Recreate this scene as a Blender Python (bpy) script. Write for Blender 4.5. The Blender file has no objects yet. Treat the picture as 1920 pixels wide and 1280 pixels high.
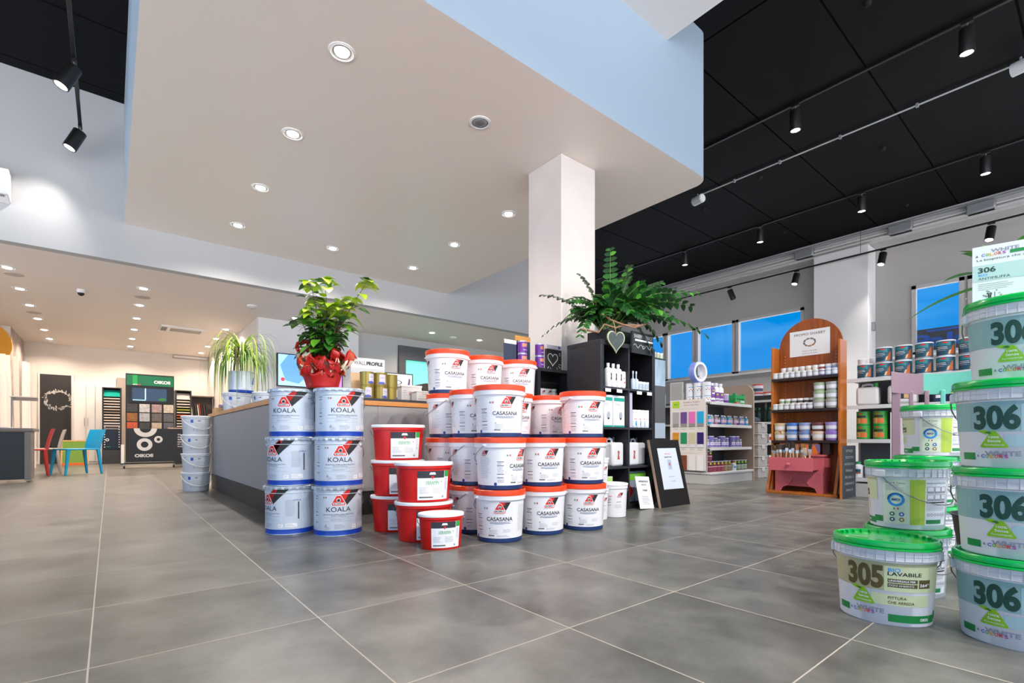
import bpy, bmesh, math, random
from math import sin, cos, pi, radians, atan2, sqrt
from mathutils import Vector, Matrix
random.seed(7)
SC = bpy.context.scene
COL = SC.collection
# ---------------------------------------------------------------- camera
H = 0.61                       # eye height in metres
FPX = 926.0; Y0 = 823.5; YAW = 0.684
cam = bpy.data.cameras.new('camera'); camo = bpy.data.objects.new('camera', cam); COL.objects.link(camo)
camo.location = (0, 0, H); camo.rotation_euler = (pi/2, 0, -YAW)
cam.sensor_width = 36; cam.lens = 36*FPX/1920; cam.shift_y = (Y0-640)/1920; cam.clip_start = 0.05; cam.clip_end = 200
SC.camera = camo
# ---------------------------------------------------------------- exposure
vs = SC.view_settings
vs.view_transform = 'Standard'; vs.look = 'None'; vs.exposure = 1.27; vs.gamma = 1.0; vs.use_curve_mapping = False

def lin(h):
    if isinstance(h, str):
        h = h.lstrip('#'); h = tuple(int(h[i:i+2], 16) for i in (0, 2, 4))
    out = []
    for c in h[:3]:
        c = c/255.0
        out.append(c/12.92 if c <= 0.04045 else ((c+0.055)/1.055)**2.4)
    return (*out, 1.0)
# ---------------------------------------------------------------- world: dusk sky, pale street level
wd = bpy.data.worlds.new('sky'); SC.world = wd; wd.use_nodes = True
nt = wd.node_tree; nt.nodes.clear()
N = nt.nodes.new; Lk = nt.links.new
out = N('ShaderNodeOutputWorld'); bg = N('ShaderNodeBackground'); bg.inputs['Strength'].default_value = 1.0
tc = N('ShaderNodeTexCoord'); sep = N('ShaderNodeSeparateXYZ'); ramp = N('ShaderNodeValToRGB')
mr = N('ShaderNodeMapRange'); mr.inputs['From Min'].default_value = -1; mr.inputs['From Max'].default_value = 1
e = ramp.color_ramp.elements
e[0].position = 0.0; e[0].color = (1.9, 1.75, 1.6, 1)
e[1].position = 1.0; e[1].color = (0.75, 1.0, 1.35, 1)
for p, c in ((0.46, (1.7, 1.7, 1.75, 1)), (0.495, (0.05, 0.16, 0.38, 1)), (0.54, (0.0, 0.145, 0.36, 1)), (0.70, (0.0, 0.15, 0.38, 1)), (0.78, (0.5, 0.8, 1.2, 1))):
    q = ramp.color_ramp.elements.new(p); q.color = c
noise = N('ShaderNodeTexNoise'); noise.inputs['Scale'].default_value = 3.5; noise.inputs['Detail'].default_value = 4
mpn = N('ShaderNodeMapping'); mpn.inputs['Scale'].default_value = (1, 1, 3.5)
r2 = N('ShaderNodeValToRGB'); r2.color_ramp.elements[0].position = 0.48; r2.color_ramp.elements[0].color = (0, 0, 0, 1)
r2.color_ramp.elements[1].position = 0.8; r2.color_ramp.elements[1].color = (0.06, 0.09, 0.08, 1)
mix = N('ShaderNodeMixRGB'); mix.blend_type = 'ADD'; mix.inputs[0].default_value = 1
Lk(tc.outputs['Generated'], sep.inputs[0]); Lk(sep.outputs['Z'], mr.inputs['Value']); Lk(mr.outputs[0], ramp.inputs[0])
Lk(tc.outputs['Generated'], mpn.inputs[0]); Lk(mpn.outputs[0], noise.inputs['Vector']); Lk(noise.outputs[0], r2.inputs[0])
# the sky is paler towards the street side (-Y), deep blue elsewhere
mr2 = N('ShaderNodeMapRange'); mr2.inputs['From Min'].default_value = 0.05; mr2.inputs['From Max'].default_value = -0.35; Lk(sep.outputs['Y'], mr2.inputs['Value'])
rp2 = N('ShaderNodeValToRGB'); rp2.color_ramp.elements[0].position = 0.47; rp2.color_ramp.elements[0].color = (3.9, 3.4, 3.1, 1); rp2.color_ramp.elements[1].position = 0.51; rp2.color_ramp.elements[1].color = (0.80, 0.90, 1.02, 1); Lk(mr.outputs[0], rp2.inputs[0])
mixw = N('ShaderNodeMixRGB'); Lk(mr2.outputs[0], mixw.inputs[0]); Lk(ramp.outputs[0], mixw.inputs[1]); Lk(rp2.outputs[0], mixw.inputs[2])
Lk(mixw.outputs[0], mix.inputs[1]); Lk(r2.outputs[0], mix.inputs[2]); Lk(mix.outputs[0], bg.inputs[0]); Lk(bg.outputs[0], out.inputs[0])
# lamp strengths used by the lamp builders further down
P_SOFFIT = 60.0; P_LOW = 42.0; P_TRACK = 170.0; P_REAR_FILL = 130.0

# ---------------------------------------------------------------- materials
_M = {}
def mat(name, hexc, rough=0.5, metal=0.0, emis=0.0, coat=0.0, noise=0.0, nscale=8.0, bump=0.0, trans=0.0, alpha=1.0):
    if name in _M: return _M[name]
    m = bpy.data.materials.new(name); m.use_nodes = True; t = m.node_tree
    b = t.nodes['Principled BSDF']; c = lin(hexc)
    b.inputs['Base Color'].default_value = c; b.inputs['Roughness'].default_value = rough; b.inputs['Metallic'].default_value = metal
    b.inputs['Coat Weight'].default_value = coat
    if trans: b.inputs['Transmission Weight'].default_value = trans
    if alpha < 1: b.inputs['Alpha'].default_value = alpha
    if emis:
        b.inputs['Emission Color'].default_value = c; b.inputs['Emission Strength'].default_value = emis
    if noise or bump:
        tc = t.nodes.new('ShaderNodeTexCoord'); n = t.nodes.new('ShaderNodeTexNoise'); n.inputs['Scale'].default_value = nscale; n.inputs['Detail'].default_value = 5
        t.links.new(tc.outputs['Object'], n.inputs['Vector'])
        if noise:
            r = t.nodes.new('ShaderNodeValToRGB')
            r.color_ramp.elements[0].position = 0.3; r.color_ramp.elements[1].position = 0.7
            r.color_ramp.elements[0].color = tuple(min(1, v*(1-noise)) for v in c[:3])+(1,)
            r.color_ramp.elements[1].color = tuple(min(1, v*(1+noise)) for v in c[:3])+(1,)
            t.links.new(n.outputs[0], r.inputs[0]); t.links.new(r.outputs[0], b.inputs['Base Color'])
        if bump:
            bp = t.nodes.new('ShaderNodeBump'); bp.inputs['Strength'].default_value = bump; bp.inputs['Distance'].default_value = 0.01
            t.links.new(n.outputs[0], bp.inputs['Height']); t.links.new(bp.outputs[0], b.inputs['Normal'])
    _M[name] = m; return m
def wood(name, hex1, hex2, scale=6.0, rough=0.4, axis=0):
    if name in _M: return _M[name]
    m = mat(name, hex1, rough); t = m.node_tree; b = t.nodes['Principled BSDF']
    tc = t.nodes.new('ShaderNodeTexCoord'); mp = t.nodes.new('ShaderNodeMapping'); s = [9, 9, 9]; s[axis] = 0.6; mp.inputs['Scale'].default_value = s
    n = t.nodes.new('ShaderNodeTexNoise'); n.inputs['Scale'].default_value = scale; n.inputs['Detail'].default_value = 6; n.inputs['Distortion'].default_value = 0.8
    r = t.nodes.new('ShaderNodeValToRGB'); r.color_ramp.elements[0].position = 0.35; r.color_ramp.elements[1].position = 0.65
    r.color_ramp.elements[0].color = lin(hex1); r.color_ramp.elements[1].color = lin(hex2)
    for a, c in ((tc.outputs['Object'], mp.inputs[0]), (mp.outputs[0], n.inputs['Vector']), (n.outputs[0], r.inputs[0]), (r.outputs[0], b.inputs['Base Color'])): t.links.new(a, c)
    return m
def glass(name, tint='#ffffff', refl=0.08):
    if name in _M: return _M[name]
    m = bpy.data.materials.new(name); m.use_nodes = True; t = m.node_tree; t.nodes.clear()
    o = t.nodes.new('ShaderNodeOutputMaterial'); mx = t.nodes.new('ShaderNodeMixShader'); tr = t.nodes.new('ShaderNodeBsdfTransparent'); gl = t.nodes.new('ShaderNodeBsdfGlossy')
    tr.inputs[0].default_value = lin(tint); gl.inputs['Roughness'].default_value = 0.02; mx.inputs[0].default_value = refl
    t.links.new(tr.outputs[0], mx.inputs[1]); t.links.new(gl.outputs[0], mx.inputs[2]); t.links.new(mx.outputs[0], o.inputs[0])
    _M[name] = m; return m
def floor_mat():
    m = mat('floor_tiles', '#82807a', 0.3); t = m.node_tree; b = t.nodes['Principled BSDF']; n_ = t.nodes.new; l_ = t.links.new
    tc = n_('ShaderNodeTexCoord'); sp = n_('ShaderNodeSeparateXYZ'); l_(tc.outputs['Object'], sp.inputs[0])
    def math_(op, a, b_=None, c=None):
        q = n_('ShaderNodeMath'); q.operation = op
        for i, v in enumerate((a, b_, c)):
            if v is None: continue
            if isinstance(v, (int, float)): q.inputs[i].default_value = v
            else: l_(v, q.inputs[i])
        return q.outputs[0]
    def gr(o, off, size, w):
        u = math_('DIVIDE', math_('SUBTRACT', o, off), size)
        f = math_('FRACT', u); d = math_('MINIMUM', f, math_('SUBTRACT', 1.0, f))
        return math_('LESS_THAN', d, w/size/2), math_('FLOOR', u)
    gx, ix = gr(sp.outputs[0], -0.044, 0.5996, 0.0042); gy, iy = gr(sp.outputs[1], 2.95, 0.609, 0.0042)
    g = math_('MAXIMUM', gx, gy)
    cmb = n_('ShaderNodeCombineXYZ'); l_(ix, cmb.inputs[0]); l_(iy, cmb.inputs[1])
    wn = n_('ShaderNodeTexWhiteNoise'); wn.noise_dimensions = '3D'; l_(cmb.outputs[0], wn.inputs['Vector'])
    off = n_('ShaderNodeVectorMath'); off.operation = 'MULTIPLY_ADD'; l_(wn.outputs['Color'], off.inputs[0]); off.inputs[1].default_value = (3.7, 3.7, 3.7); l_(tc.outputs['Object'], off.inputs[2])
    n1 = n_('ShaderNodeTexNoise'); n1.inputs['Scale'].default_value = 3.2; n1.inputs['Detail'].default_value = 9; n1.inputs['Roughness'].default_value = 0.66; n1.inputs['Distortion'].default_value = 0.0; l_(off.outputs[0], n1.inputs['Vector'])
    r = n_('ShaderNodeValToRGB'); r.color_ramp.elements[0].position = 0.3; r.color_ramp.elements[0].color = lin('#474743')
    r.color_ramp.elements[1].position = 0.7; r.color_ramp.elements[1].color = lin('#787873'); l_(n1.outputs[0], r.inputs[0])
    tv = n_('ShaderNodeMixRGB'); tv.blend_type = 'MULTIPLY'; tv.inputs[0].default_value = 1.0; l_(r.outputs[0], tv.inputs[1])
    mr = n_('ShaderNodeMapRange'); mr.inputs['To Min'].default_value = 0.9; mr.inputs['To Max'].default_value = 1.06; l_(wn.outputs['Value'], mr.inputs['Value']); l_(mr.outputs[0], tv.inputs[2])
    mx = n_('ShaderNodeMixRGB'); l_(g, mx.inputs[0]); l_(tv.outputs[0], mx.inputs[1]); mx.inputs[2].default_value = lin('#aaa193'); l_(mx.outputs[0], b.inputs['Base Color'])
    rr = n_('ShaderNodeMapRange'); rr.inputs['To Min'].default_value = 0.28; rr.inputs['To Max'].default_value = 0.40; l_(n1.outputs[0], rr.inputs['Value'])
    rg = math_('ADD', rr.outputs[0], math_('MULTIPLY', g, 0.4)); l_(rg, b.inputs['Roughness'])
    bp = n_('ShaderNodeBump'); bp.inputs['Strength'].default_value = 0.12; bp.inputs['Distance'].default_value = 0.0015
    hh = math_('SUBTRACT', 1.0, g); l_(hh, bp.inputs['Height']); l_(bp.outputs[0], b.inputs['Normal'])
    return m

# ---------------------------------------------------------------- mesh builder
class MB:
    def __init__(s): s.v = []; s.f = []; s.mi = []; s.ms = []
    def _m(s, m):
        if m not in s.ms: s.ms.append(m)
        return s.ms.index(m)
    def add(s, vs_, fs, m):
        k = len(s.v); s.v += [tuple(p) for p in vs_]; i = s._m(m)
        for f in fs: s.f.append(tuple(k+a for a in f)); s.mi.append(i)
        return s
    def bb(s, x0, x1, y0, y1, z0, z1, m, M4=None):
        vs_ = [(x, y, z) for z in (z0, z1) for y in (y0, y1) for x in (x0, x1)]
        if M4 is not None: vs_ = [M4 @ Vector(p) for p in vs_]
        return s.add(vs_, [(0, 2, 3, 1), (4, 5, 7, 6), (0, 1, 5, 4), (2, 6, 7, 3), (0, 4, 6, 2), (1, 3, 7, 5)], m)
    def box(s, c, d, m, M4=None):
        return s.bb(c[0]-d[0]/2, c[0]+d[0]/2, c[1]-d[1]/2, c[1]+d[1]/2, c[2]-d[2]/2, c[2]+d[2]/2, m, M4)
    def lathe(s, prof, m, seg=32, c=(0, 0, 0), cap0=True, cap1=True, M4=None, ell=1.0):
        """prof: list of (r, z) or (ax, ay, z); m a material or list per segment"""
        pr = [(p[0], p[0]*ell, p[1]) if len(p) == 2 else p for p in prof]
        vs_ = []
        for ax, ay, z in pr:
            for k in range(seg):
                a = 2*pi*k/seg; vs_.append((c[0]+ax*sin(a), c[1]-ay*cos(a), c[2]+z))
        if M4 is not None: vs_ = [M4 @ Vector(p) for p in vs_]
        k0 = len(s.v); s.v += [tuple(p) for p in vs_]
        for j in range(len(pr)-1):
            mi = s._m(m[j] if isinstance(m, (list, tuple)) else m)
            for k in range(seg):
                k2 = (k+1) % seg
                s.f.append((k0+j*seg+k, k0+j*seg+k2, k0+(j+1)*seg+k2, k0+(j+1)*seg+k)); s.mi.append(mi)
        if cap0 and max(pr[0][0], 0) > 1e-6:
            s.f.append(tuple(k0+k for k in reversed(range(seg)))); s.mi.append(s._m(m[0] if isinstance(m, (list, tuple)) else m))
        if cap1 and pr[-1][0] > 1e-6:
            n = (len(pr)-1)*seg; s.f.append(tuple(k0+n+k for k in range(seg))); s.mi.append(s._m(m[-1] if isinstance(m, (list, tuple)) else m))
        return s
    def cyl(s, p0, p1, r, m, seg=16, r1=None):
        p0 = Vector(p0); p1 = Vector(p1); d = p1-p0; L = d.length
        q = d.to_track_quat('Z', 'Y').to_matrix().to_4x4(); M4 = Matrix.Translation(p0) @ q
        return s.lathe([(r, 0), (r if r1 is None else r1, L)], m, seg, M4=M4)
    def tube(s, pts, r, m, seg=8, closed=False):
        pts = [Vector(p) for p in pts]; n = len(pts); vs_ = []
        nrm = None
        for i, p in enumerate(pts):
            if closed: t = (pts[(i+1) % n]-pts[i-1]).normalized()
            else: t = (pts[min(i+1, n-1)]-pts[max(i-1, 0)]).normalized()
            if nrm is None:
                nrm = t.orthogonal().normalized()
            nrm = (nrm - t*nrm.dot(t)); nrm = nrm.normalized() if nrm.length > 1e-6 else t.orthogonal().normalized()
            b = t.cross(nrm); rr = r[i] if isinstance(r, (list, tuple)) else r
            for k in range(seg):
                a = 2*pi*k/seg; vs_.append(p+nrm*cos(a)*rr+b*sin(a)*rr)
        fs = []
        for i in range(n if closed else n-1):
            j = (i+1) % n
            for k in range(seg):
                k2 = (k+1) % seg; fs.append((i*seg+k, i*seg+k2, j*seg+k2, j*seg+k))
        if not closed: fs += [tuple(reversed(range(seg))), tuple((n-1)*seg+k for k in range(seg))]
        return s.add(vs_, fs, m)
    def prism(s, poly, z0, z1, m, M4=None):
        """extrude a 2D (x,y) polygon (ccw) between z0 and z1; M4 maps to space"""
        n = len(poly); vs_ = [(x, y, z0) for x, y in poly]+[(x, y, z1) for x, y in poly]
        if M4 is not None: vs_ = [M4 @ Vector(p) for p in vs_]
        fs = [tuple(reversed(range(n))), tuple(range(n, 2*n))]+[(i, (i+1) % n, n+(i+1) % n, n+i) for i in range(n)]
        return s.add(vs_, fs, m)
    def build(s, name, parent=None, loc=None, rz=0.0, smooth=True, bevel=0.0, ang=35):
        me = bpy.data.meshes.new(name); me.from_pydata(s.v, [], s.f)
        for m in s.ms: me.materials.append(m)
        me.polygons.foreach_set('material_index', s.mi)
        if smooth:
            me.polygons.foreach_set('use_smooth', [True]*len(me.polygons)); me.set_sharp_from_angle(angle=radians(ang))
        me.update()
        o = bpy.data.objects.new(name, me); COL.objects.link(o)
        if parent is not None: o.parent = parent
        if loc is not None: o.location = loc
        if rz: o.rotation_euler = (0, 0, rz)
        if bevel:
            b = o.modifiers.new('bevel', 'BEVEL'); b.width = bevel; b.segments = 2; b.limit_method = 'ANGLE'; b.angle_limit = radians(40)
        return o
def tag(o, label, cat, group=None, kind=None):
    o['label'] = label; o['category'] = cat
    if group: o['group'] = group
    if kind: o['kind'] = kind
    return o
def thing(name, label, cat, loc=(0, 0, 0), rz=0.0, group=None):
    o = bpy.data.objects.new(name, None); o.empty_display_size = 0.05; COL.objects.link(o); o.location = loc; o.rotation_euler = (0, 0, rz)
    return tag(o, label, cat, group)
def struct(o): o['kind'] = 'structure'; return o
def dup(root, label, loc, rz=0.0, group=None):
    def rec(o, par):
        c = o.copy(); COL.objects.link(c)
        if par is not None: c.parent = par
        for ch in o.children: rec(ch, c)
        return c
    r = rec(root, None); r.location = loc; r.rotation_euler = (0, 0, rz); r['label'] = label
    if group: r['group'] = group
    return r
class Stock:
    """first call places the source itself, later calls place copies"""
    def __init__(s, maker): s.maker = maker; s.src = None
    def put(s, label, loc, rz=0.0, group=None):
        if s.src is None:
            s.src = s.maker(); s.src.location = loc; s.src.rotation_euler = (0, 0, rz); s.src['label'] = label
            if group: s.src['group'] = group
            return s.src
        return dup(s.src, label, loc, rz, group)
ORD = ['first', 'second', 'third', 'fourth', 'fifth', 'sixth', 'seventh', 'eighth', 'ninth', 'tenth', 'eleventh', 'twelfth', 'thirteenth', 'fourteenth', 'fifteenth', 'sixteenth', 'seventeenth', 'eighteenth', 'nineteenth', 'twentieth']
CAM = Vector((0, 0, 0))
def face_cam(x, y, off=0.0):
    """z rotation that turns a thing's front (-Y) towards the spot the photo is taken from"""
    return atan2(-x, y)+off
def ray(px, d):
    l = (px-960)/FPX*d; return (d*sin(YAW)+l*cos(YAW), d*cos(YAW)-l*sin(YAW))

# ---------------------------------------------------------------- flat artwork wrapped on surfaces
_TX = {}
def text_mesh(s, bold=0.0, spacing=1.0):
    if 'M' in s: bold = 0.0
    key = (s, bold, spacing)
    if key in _TX: return _TX[key]
    cu = bpy.data.curves.new('t', 'FONT'); cu.body = s; cu.size = 1; cu.offset = bold; cu.resolution_u = 3 if bold < 0.04 else 8; cu.space_character = spacing
    ob = bpy.data.objects.new('t', cu); COL.objects.link(ob); bpy.context.view_layer.update()
    me = bpy.data.meshes.new_from_object(ob.evaluated_get(bpy.context.evaluated_depsgraph_get()))
    vs_ = [(v.co.x, v.co.y) for v in me.vertices]; fs = [tuple(p.vertices) for p in me.polygons]
    COL.objects.unlink(ob); bpy.data.objects.remove(ob); bpy.data.curves.remove(cu); bpy.data.meshes.remove(me)
    x0 = min(v[0] for v in vs_); x1 = max(v[0] for v in vs_); y0 = min(v[1] for v in vs_); y1 = max(v[1] for v in vs_)
    vs_ = [((x-x0)/(x1-x0), (y-y0)/max(y1-y0, 1e-6)) for x, y in vs_]
    _TX[key] = (vs_, fs, (x1-x0)/max(y1-y0, 1e-6)); return _TX[key]
class Art:
    def __init__(s): s.items = []
    def poly(s, pts, m, L=1): s.items.append((list(pts), [tuple(range(len(pts)))], m, L)); return s
    def rect(s, x0, y0, x1, y1, m, L=1): return s.poly([(x0, y0), (x1, y0), (x1, y1), (x0, y1)], m, L)
    def disc(s, x, y, r, m, L=1, ry=None, n=20): return s.poly([(x+r*cos(2*pi*k/n), y+(ry or r)*sin(2*pi*k/n)) for k in range(n)], m, L)
    def ring(s, x, y, r0, r1, m, L=1, n=24, a0=0, a1=2*pi, ry=1.0):
        vs_ = []; fs = []
        for k in range(n+1):
            a = a0+(a1-a0)*k/n; vs_ += [(x+r0*cos(a), y+ry*r0*sin(a)), (x+r1*cos(a), y+ry*r1*sin(a))]
        for k in range(n): fs.append((2*k, 2*k+1, 2*k+3, 2*k+2))
        s.items.append((vs_, fs, m, L)); return s
    def line(s, pts, w, m, L=1):
        for a, b in zip(pts[:-1], pts[1:]):
            dx, dy = b[0]-a[0], b[1]-a[1]; l = sqrt(dx*dx+dy*dy) or 1; nx, ny = -dy/l*w/2, dx/l*w/2
            s.poly([(a[0]-nx, a[1]-ny), (b[0]-nx, b[1]-ny), (b[0]+nx, b[1]+ny), (a[0]+nx, a[1]+ny)], m, L)
        return s
    def text(s, t, x, y, w, h, m, L=2, bold=0.0, spacing=1.0, anchor='c'):
        """x,y: centre (or left-bottom if anchor 'l'); scaled to width w and height h; w None keeps proportions"""
        vs_, fs, asp = text_mesh(t, bold, spacing)
        if w is None: w = h*asp
        x0, y0 = (x-w/2, y-h/2) if anchor == 'c' else (x, y)
        s.items.append(([(x0+a*w, y0+b*h) for a, b in vs_], fs, m, L)); return s
    def lines(s, x0, x1, y0, dy, n, th, m, L=1, rnd=random):
        for k in range(n):
            e_ = x1-(x1-x0)*rnd.random()*0.35; s.rect(x0, y0-k*dy, e_, y0-k*dy+th, m, L)
        return s
    def build(s, name, fn, parent=None, du=None, step=0.0004):
        """fn(u, v, h) -> point; h is the height above the surface"""
        bm = bmesh.new(); mats = []
        for vs_, fs, m, L in s.items:
            if m not in mats: mats.append(m)
            mi = mats.index(m); bv = [bm.verts.new((x, y, L)) for x, y in vs_]
            for f in fs:
                try: q = bm.faces.new([bv[i] for i in f])
                except ValueError: continue
                q.material_index = mi
                if q.normal.z < 0 if q.normal.length else False: pass
        bm.normal_update()
        for f in bm.faces:
            if f.normal.z < 0: f.normal_flip()
        if du:
            xs = [v.co.x for v in bm.verts]; a = math.ceil(min(xs)/du)*du
            while a < max(xs):
                bmesh.ops.bisect_plane(bm, geom=bm.verts[:]+bm.edges[:]+bm.faces[:], plane_co=(a, 0, 0), plane_no=(1, 0, 0), dist=1e-6)
                a += du
        for v in bm.verts:
            v.co = Vector(fn(v.co.x, v.co.y, v.co.z*step+0.0003))
        me = bpy.data.meshes.new(name); bm.to_mesh(me); bm.free()
        for m in mats: me.materials.append(m)
        o = bpy.data.objects.new(name, me); COL.objects.link(o)
        if parent is not None: o.parent = parent
        return o
def wrap(ax0, ay0, z0, ax1, ay1, z1, a0=0.0):
    """surface map onto a tapering oval wall; u is arc length from direction a0 (0 = front, -Y)"""
    n = 720; S = [0.0]; am, bm_ = (ax0+ax1)/2, (ay0+ay1)/2
    for k in range(n):
        a = 2*pi*(k+0.5)/n; S.append(S[-1]+sqrt((am*cos(a))**2+(bm_*sin(a))**2)*2*pi/n)
    T = S[-1]; s0 = S[int(round((a0 % (2*pi))/(2*pi)*n)) % n]
    def fn(u, v, h):
        q = (s0+u) % T; lo = 0; hi = n
        while hi-lo > 1:
            mid = (lo+hi)//2
            if S[mid] <= q: lo = mid
            else: hi = mid
        a = 2*pi*(lo+(q-S[lo])/(S[hi]-S[lo]))/n; t = (v-z0)/(z1-z0)
        return ((ax0+(ax1-ax0)*t+h)*sin(a), -(ay0+(ay1-ay0)*t+h)*cos(a), v)
    return fn
def flat_front(y=0.0):
    return lambda u, v, h: (u, y-h, v)
def jar(name, cat, r, h, mbody, mlid, lidh=0.015, mlabel=None, lab=(0.15, 0.8), art=None, seg=20, ell=1.0, taper=0.0, lidr=1.04, square=False, extra=None):
    """a small pot or can: body, lid, wrapped label; returns a maker for Stock"""
    def make():
        t = thing(name, 'x', cat)
        r0 = r*(1-taper)
        if square:
            b = MB(); b.box((0, 0, (h-lidh)/2), (2*r, 2*r*ell, h-lidh), mbody); b.build('body', t, bevel=r*0.12)
        else:
            MB().lathe([(r0*0.96, 0), (r0, 0.003), (r, h-lidh)], mbody, seg, ell=ell).build('body', t)
        MB().lathe([(r*lidr, h-lidh), (r*lidr, h-0.002), (r*lidr*0.93, h)], mlid, seg, ell=ell, cap0=True).build('lid', t)
        if mlabel is not None:
            if square:
                b = MB(); b.box((0, -r*ell-0.0006, h*(lab[0]+lab[1])/2), (2*r*0.8, 0.001, h*(lab[1]-lab[0])), mlabel); lb = b.build('label', t)
            else:
                z0, z1 = h*lab[0], h*lab[1]; f = lambda z: r0+(r-r0)*z/h+0.0008
                MB().lathe([(f(z0), z0), (f(z1), z1)], mlabel, seg, ell=ell, cap0=False, cap1=False).build('label', t)
                if art is not None:
                    a_ = Art(); art(a_); a_.build('label_print', wrap(f(0)+.0006, (f(0)+.0006)*ell, 0, f(h)+.0006, (f(h)+.0006)*ell, h), t, du=r*0.3, step=0.0003)
        if extra: extra(t)
        return t
    return Stock(make)
# ================================================================ THE ROOM
ZL, ZS, ZU, ZB = 3.0, 3.51, 4.67, 5.12
W_white = mat('white_wall_paint', '#dcdcdc', 0.75, bump=0.04, nscale=60)
W_warm = mat('warm_white_paint', '#dcd6cf', 0.7, bump=0.03, nscale=60)
W_grey = mat('grey_wall_paint', '#b4b6b5', 0.7, bump=0.03, nscale=60)
C_soffit = mat('soffit_paint', '#ece2d9', 0.38, bump=0.02, nscale=3)
C_low = mat('low_ceiling_paint', '#ebe1d8', 0.6)
C_black = mat('black_ceiling_panel', '#0c0d0f', 0.8, noise=0.08, nscale=2); C_black.node_tree.nodes['Principled BSDF'].inputs['Specular IOR Level'].default_value = 0.15
C_void = mat('black_joint', '#0c0c0d', 0.9)
K_black = mat('black_metal', '#121212', 0.35)
M_white = mat('white_plastic', '#e4e4e4', 0.35)
M_steel = mat('brushed_steel', '#b5b5b5', 0.3, metal=0.9)
M_grey = mat('grey_plastic', '#8d8f92', 0.45)

f = MB(); f.bb(-5, 13.4, -5.2, 17.2, -0.12, 0, floor_mat()); struct(f.build('floor', smooth=False))
# walls
b = MB(); b.bb(-5, 2.9, 16.85, 17.0, 0, ZB, W_warm); struct(b.build('wall_back', smooth=False))
b = MB(); b.bb(-5.0, -1.62, 14.8, 16.85, 0, ZL, W_warm); b.bb(-1.62, -1.615, 14.8, 16.85, 0, ZL, mat('taupe_plaster', '#a59a93', 0.8, noise=0.15, nscale=4)); struct(b.build('wall_stub', smooth=False))
b = MB(); b.bb(-5.15, -5.0, 8.6, 17.0, 0, ZB, W_warm); struct(b.build('wall_left', smooth=False))
# fascia: the drop between the tall hall and the low back room
b = MB(); b.bb(-5, 9.6, 8.45, 8.6, ZL, ZB, mat('fascia_paint', '#b4b5b6', 0.7)); struct(b.build('wall_fascia', smooth=False))
b = MB(); b.bb(9.45, 9.6, 8.6, 10.68, 0, ZB, W_white); b.bb(9.45, 13.05, 10.68, 10.8, 0, ZB, W_white); struct(b.build('wall_side', smooth=False))
# partition with the screen, then the grey wall with the office door
b = MB(); b.bb(2.25, 4.27, 10.6, 10.72, 0, ZL, W_white); b.bb(2.25, 2.37, 10.72, 16.85, 0, ZL, W_warm); struct(b.build('wall_partition', smooth=False))
b = MB(); b.bb(4.27, 5.25, 10.68, 10.78, 0, ZL, W_grey); b.bb(6.55, 9.45, 10.68, 10.78, 0, ZL, W_grey); b.bb(5.25, 6.55, 10.68, 10.78, 2.82, ZL, W_grey)
struct(b.build('wall_office', smooth=False))
D_frame = mat('dark_grey_frame', '#4c4f52', 0.45)
b = MB(); b.bb(5.25, 5.43, 10.62, 10.8, 0, 2.82, D_frame); b.bb(6.38, 6.55, 10.62, 10.8, 0, 2.82, D_frame); b.bb(5.43, 6.38, 10.62, 10.8, 2.5, 2.82, D_frame); b.bb(5.43, 6.38, 10.64, 10.78, 0, 0.35, D_frame)
d_ = struct(b.build('door_1', smooth=False, bevel=0.006))
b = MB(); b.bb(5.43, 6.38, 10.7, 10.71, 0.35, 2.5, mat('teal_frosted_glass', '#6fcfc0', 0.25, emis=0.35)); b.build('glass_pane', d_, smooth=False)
b = MB(); b.tube([(6.3, 10.62, 1.0), (6.3, 10.58, 1.0), (6.18, 10.58, 1.0)], 0.01, M_steel); b.build('door_handle', d_)
# right wall with clerestory windows
def wall_x(name, X0, X1, ya, yb, z1, holes, m):
    b = MB(); ys = sorted(holes); y = ya
    for (a, c, zb, zt) in ys:
        b.bb(X0, X1, y, a, 0, z1, m); b.bb(X0, X1, a, c, 0, zb, m); b.bb(X0, X1, a, c, zt, z1, m); y = c
    b.bb(X0, X1, y, yb, 0, z1, m); return struct(b.build(name, smooth=False))
WZ0, WZ1 = 2.36, 3.80
WIN = [(-4.2, -1.2), (-0.9, 1.85), (1.9, 2.72), (4.78, 6.45), (6.48, 7.62), (7.65, 8.6), (8.63, 10.4)]
wall_x('wall_right', 13.0, 13.25, -5.2, 10.8, ZB, [(a, c, WZ0, WZ1) for a, c in WIN], mat('right_wall_paint', '#aeaaa6', 0.75))
F_alu = mat('aluminium_frame', '#bdb9b5', 0.45); G_win = glass('window_glass', '#eef6ff', 0.06)
for i, (a, c) in enumerate(WIN):
    b = MB(); fw = 0.075
    for y0_, y1_, z0_, z1_ in ((a, a+fw, WZ0, WZ1), (c-fw, c, WZ0, WZ1), (a, c, WZ0, WZ0+0.06), (a, c, WZ1-0.07, WZ1)): b.bb(12.97, 13.06, y0_, y1_, z0_, z1_, F_alu)
    w = struct(b.build('window_%d' % (i+1), smooth=False))
    b = MB(); b.bb(13.01, 13.02, a+fw, c-fw, WZ0+0.06, WZ1-0.07, G_win); b.build('window_pane', w, smooth=False)
b = MB(); b.bb(12.9, 13.0, 4.4, 10.6, 2.31, 2.36, mat('window_sill_white', '#dedcd9', 0.4)); b.bb(12.9, 13.0, -4.3, 3.2, 2.31, 2.36, mat('window_sill_white', '#dedcd9')); struct(b.build('trim_1', smooth=False, bevel=0.004))
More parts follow.
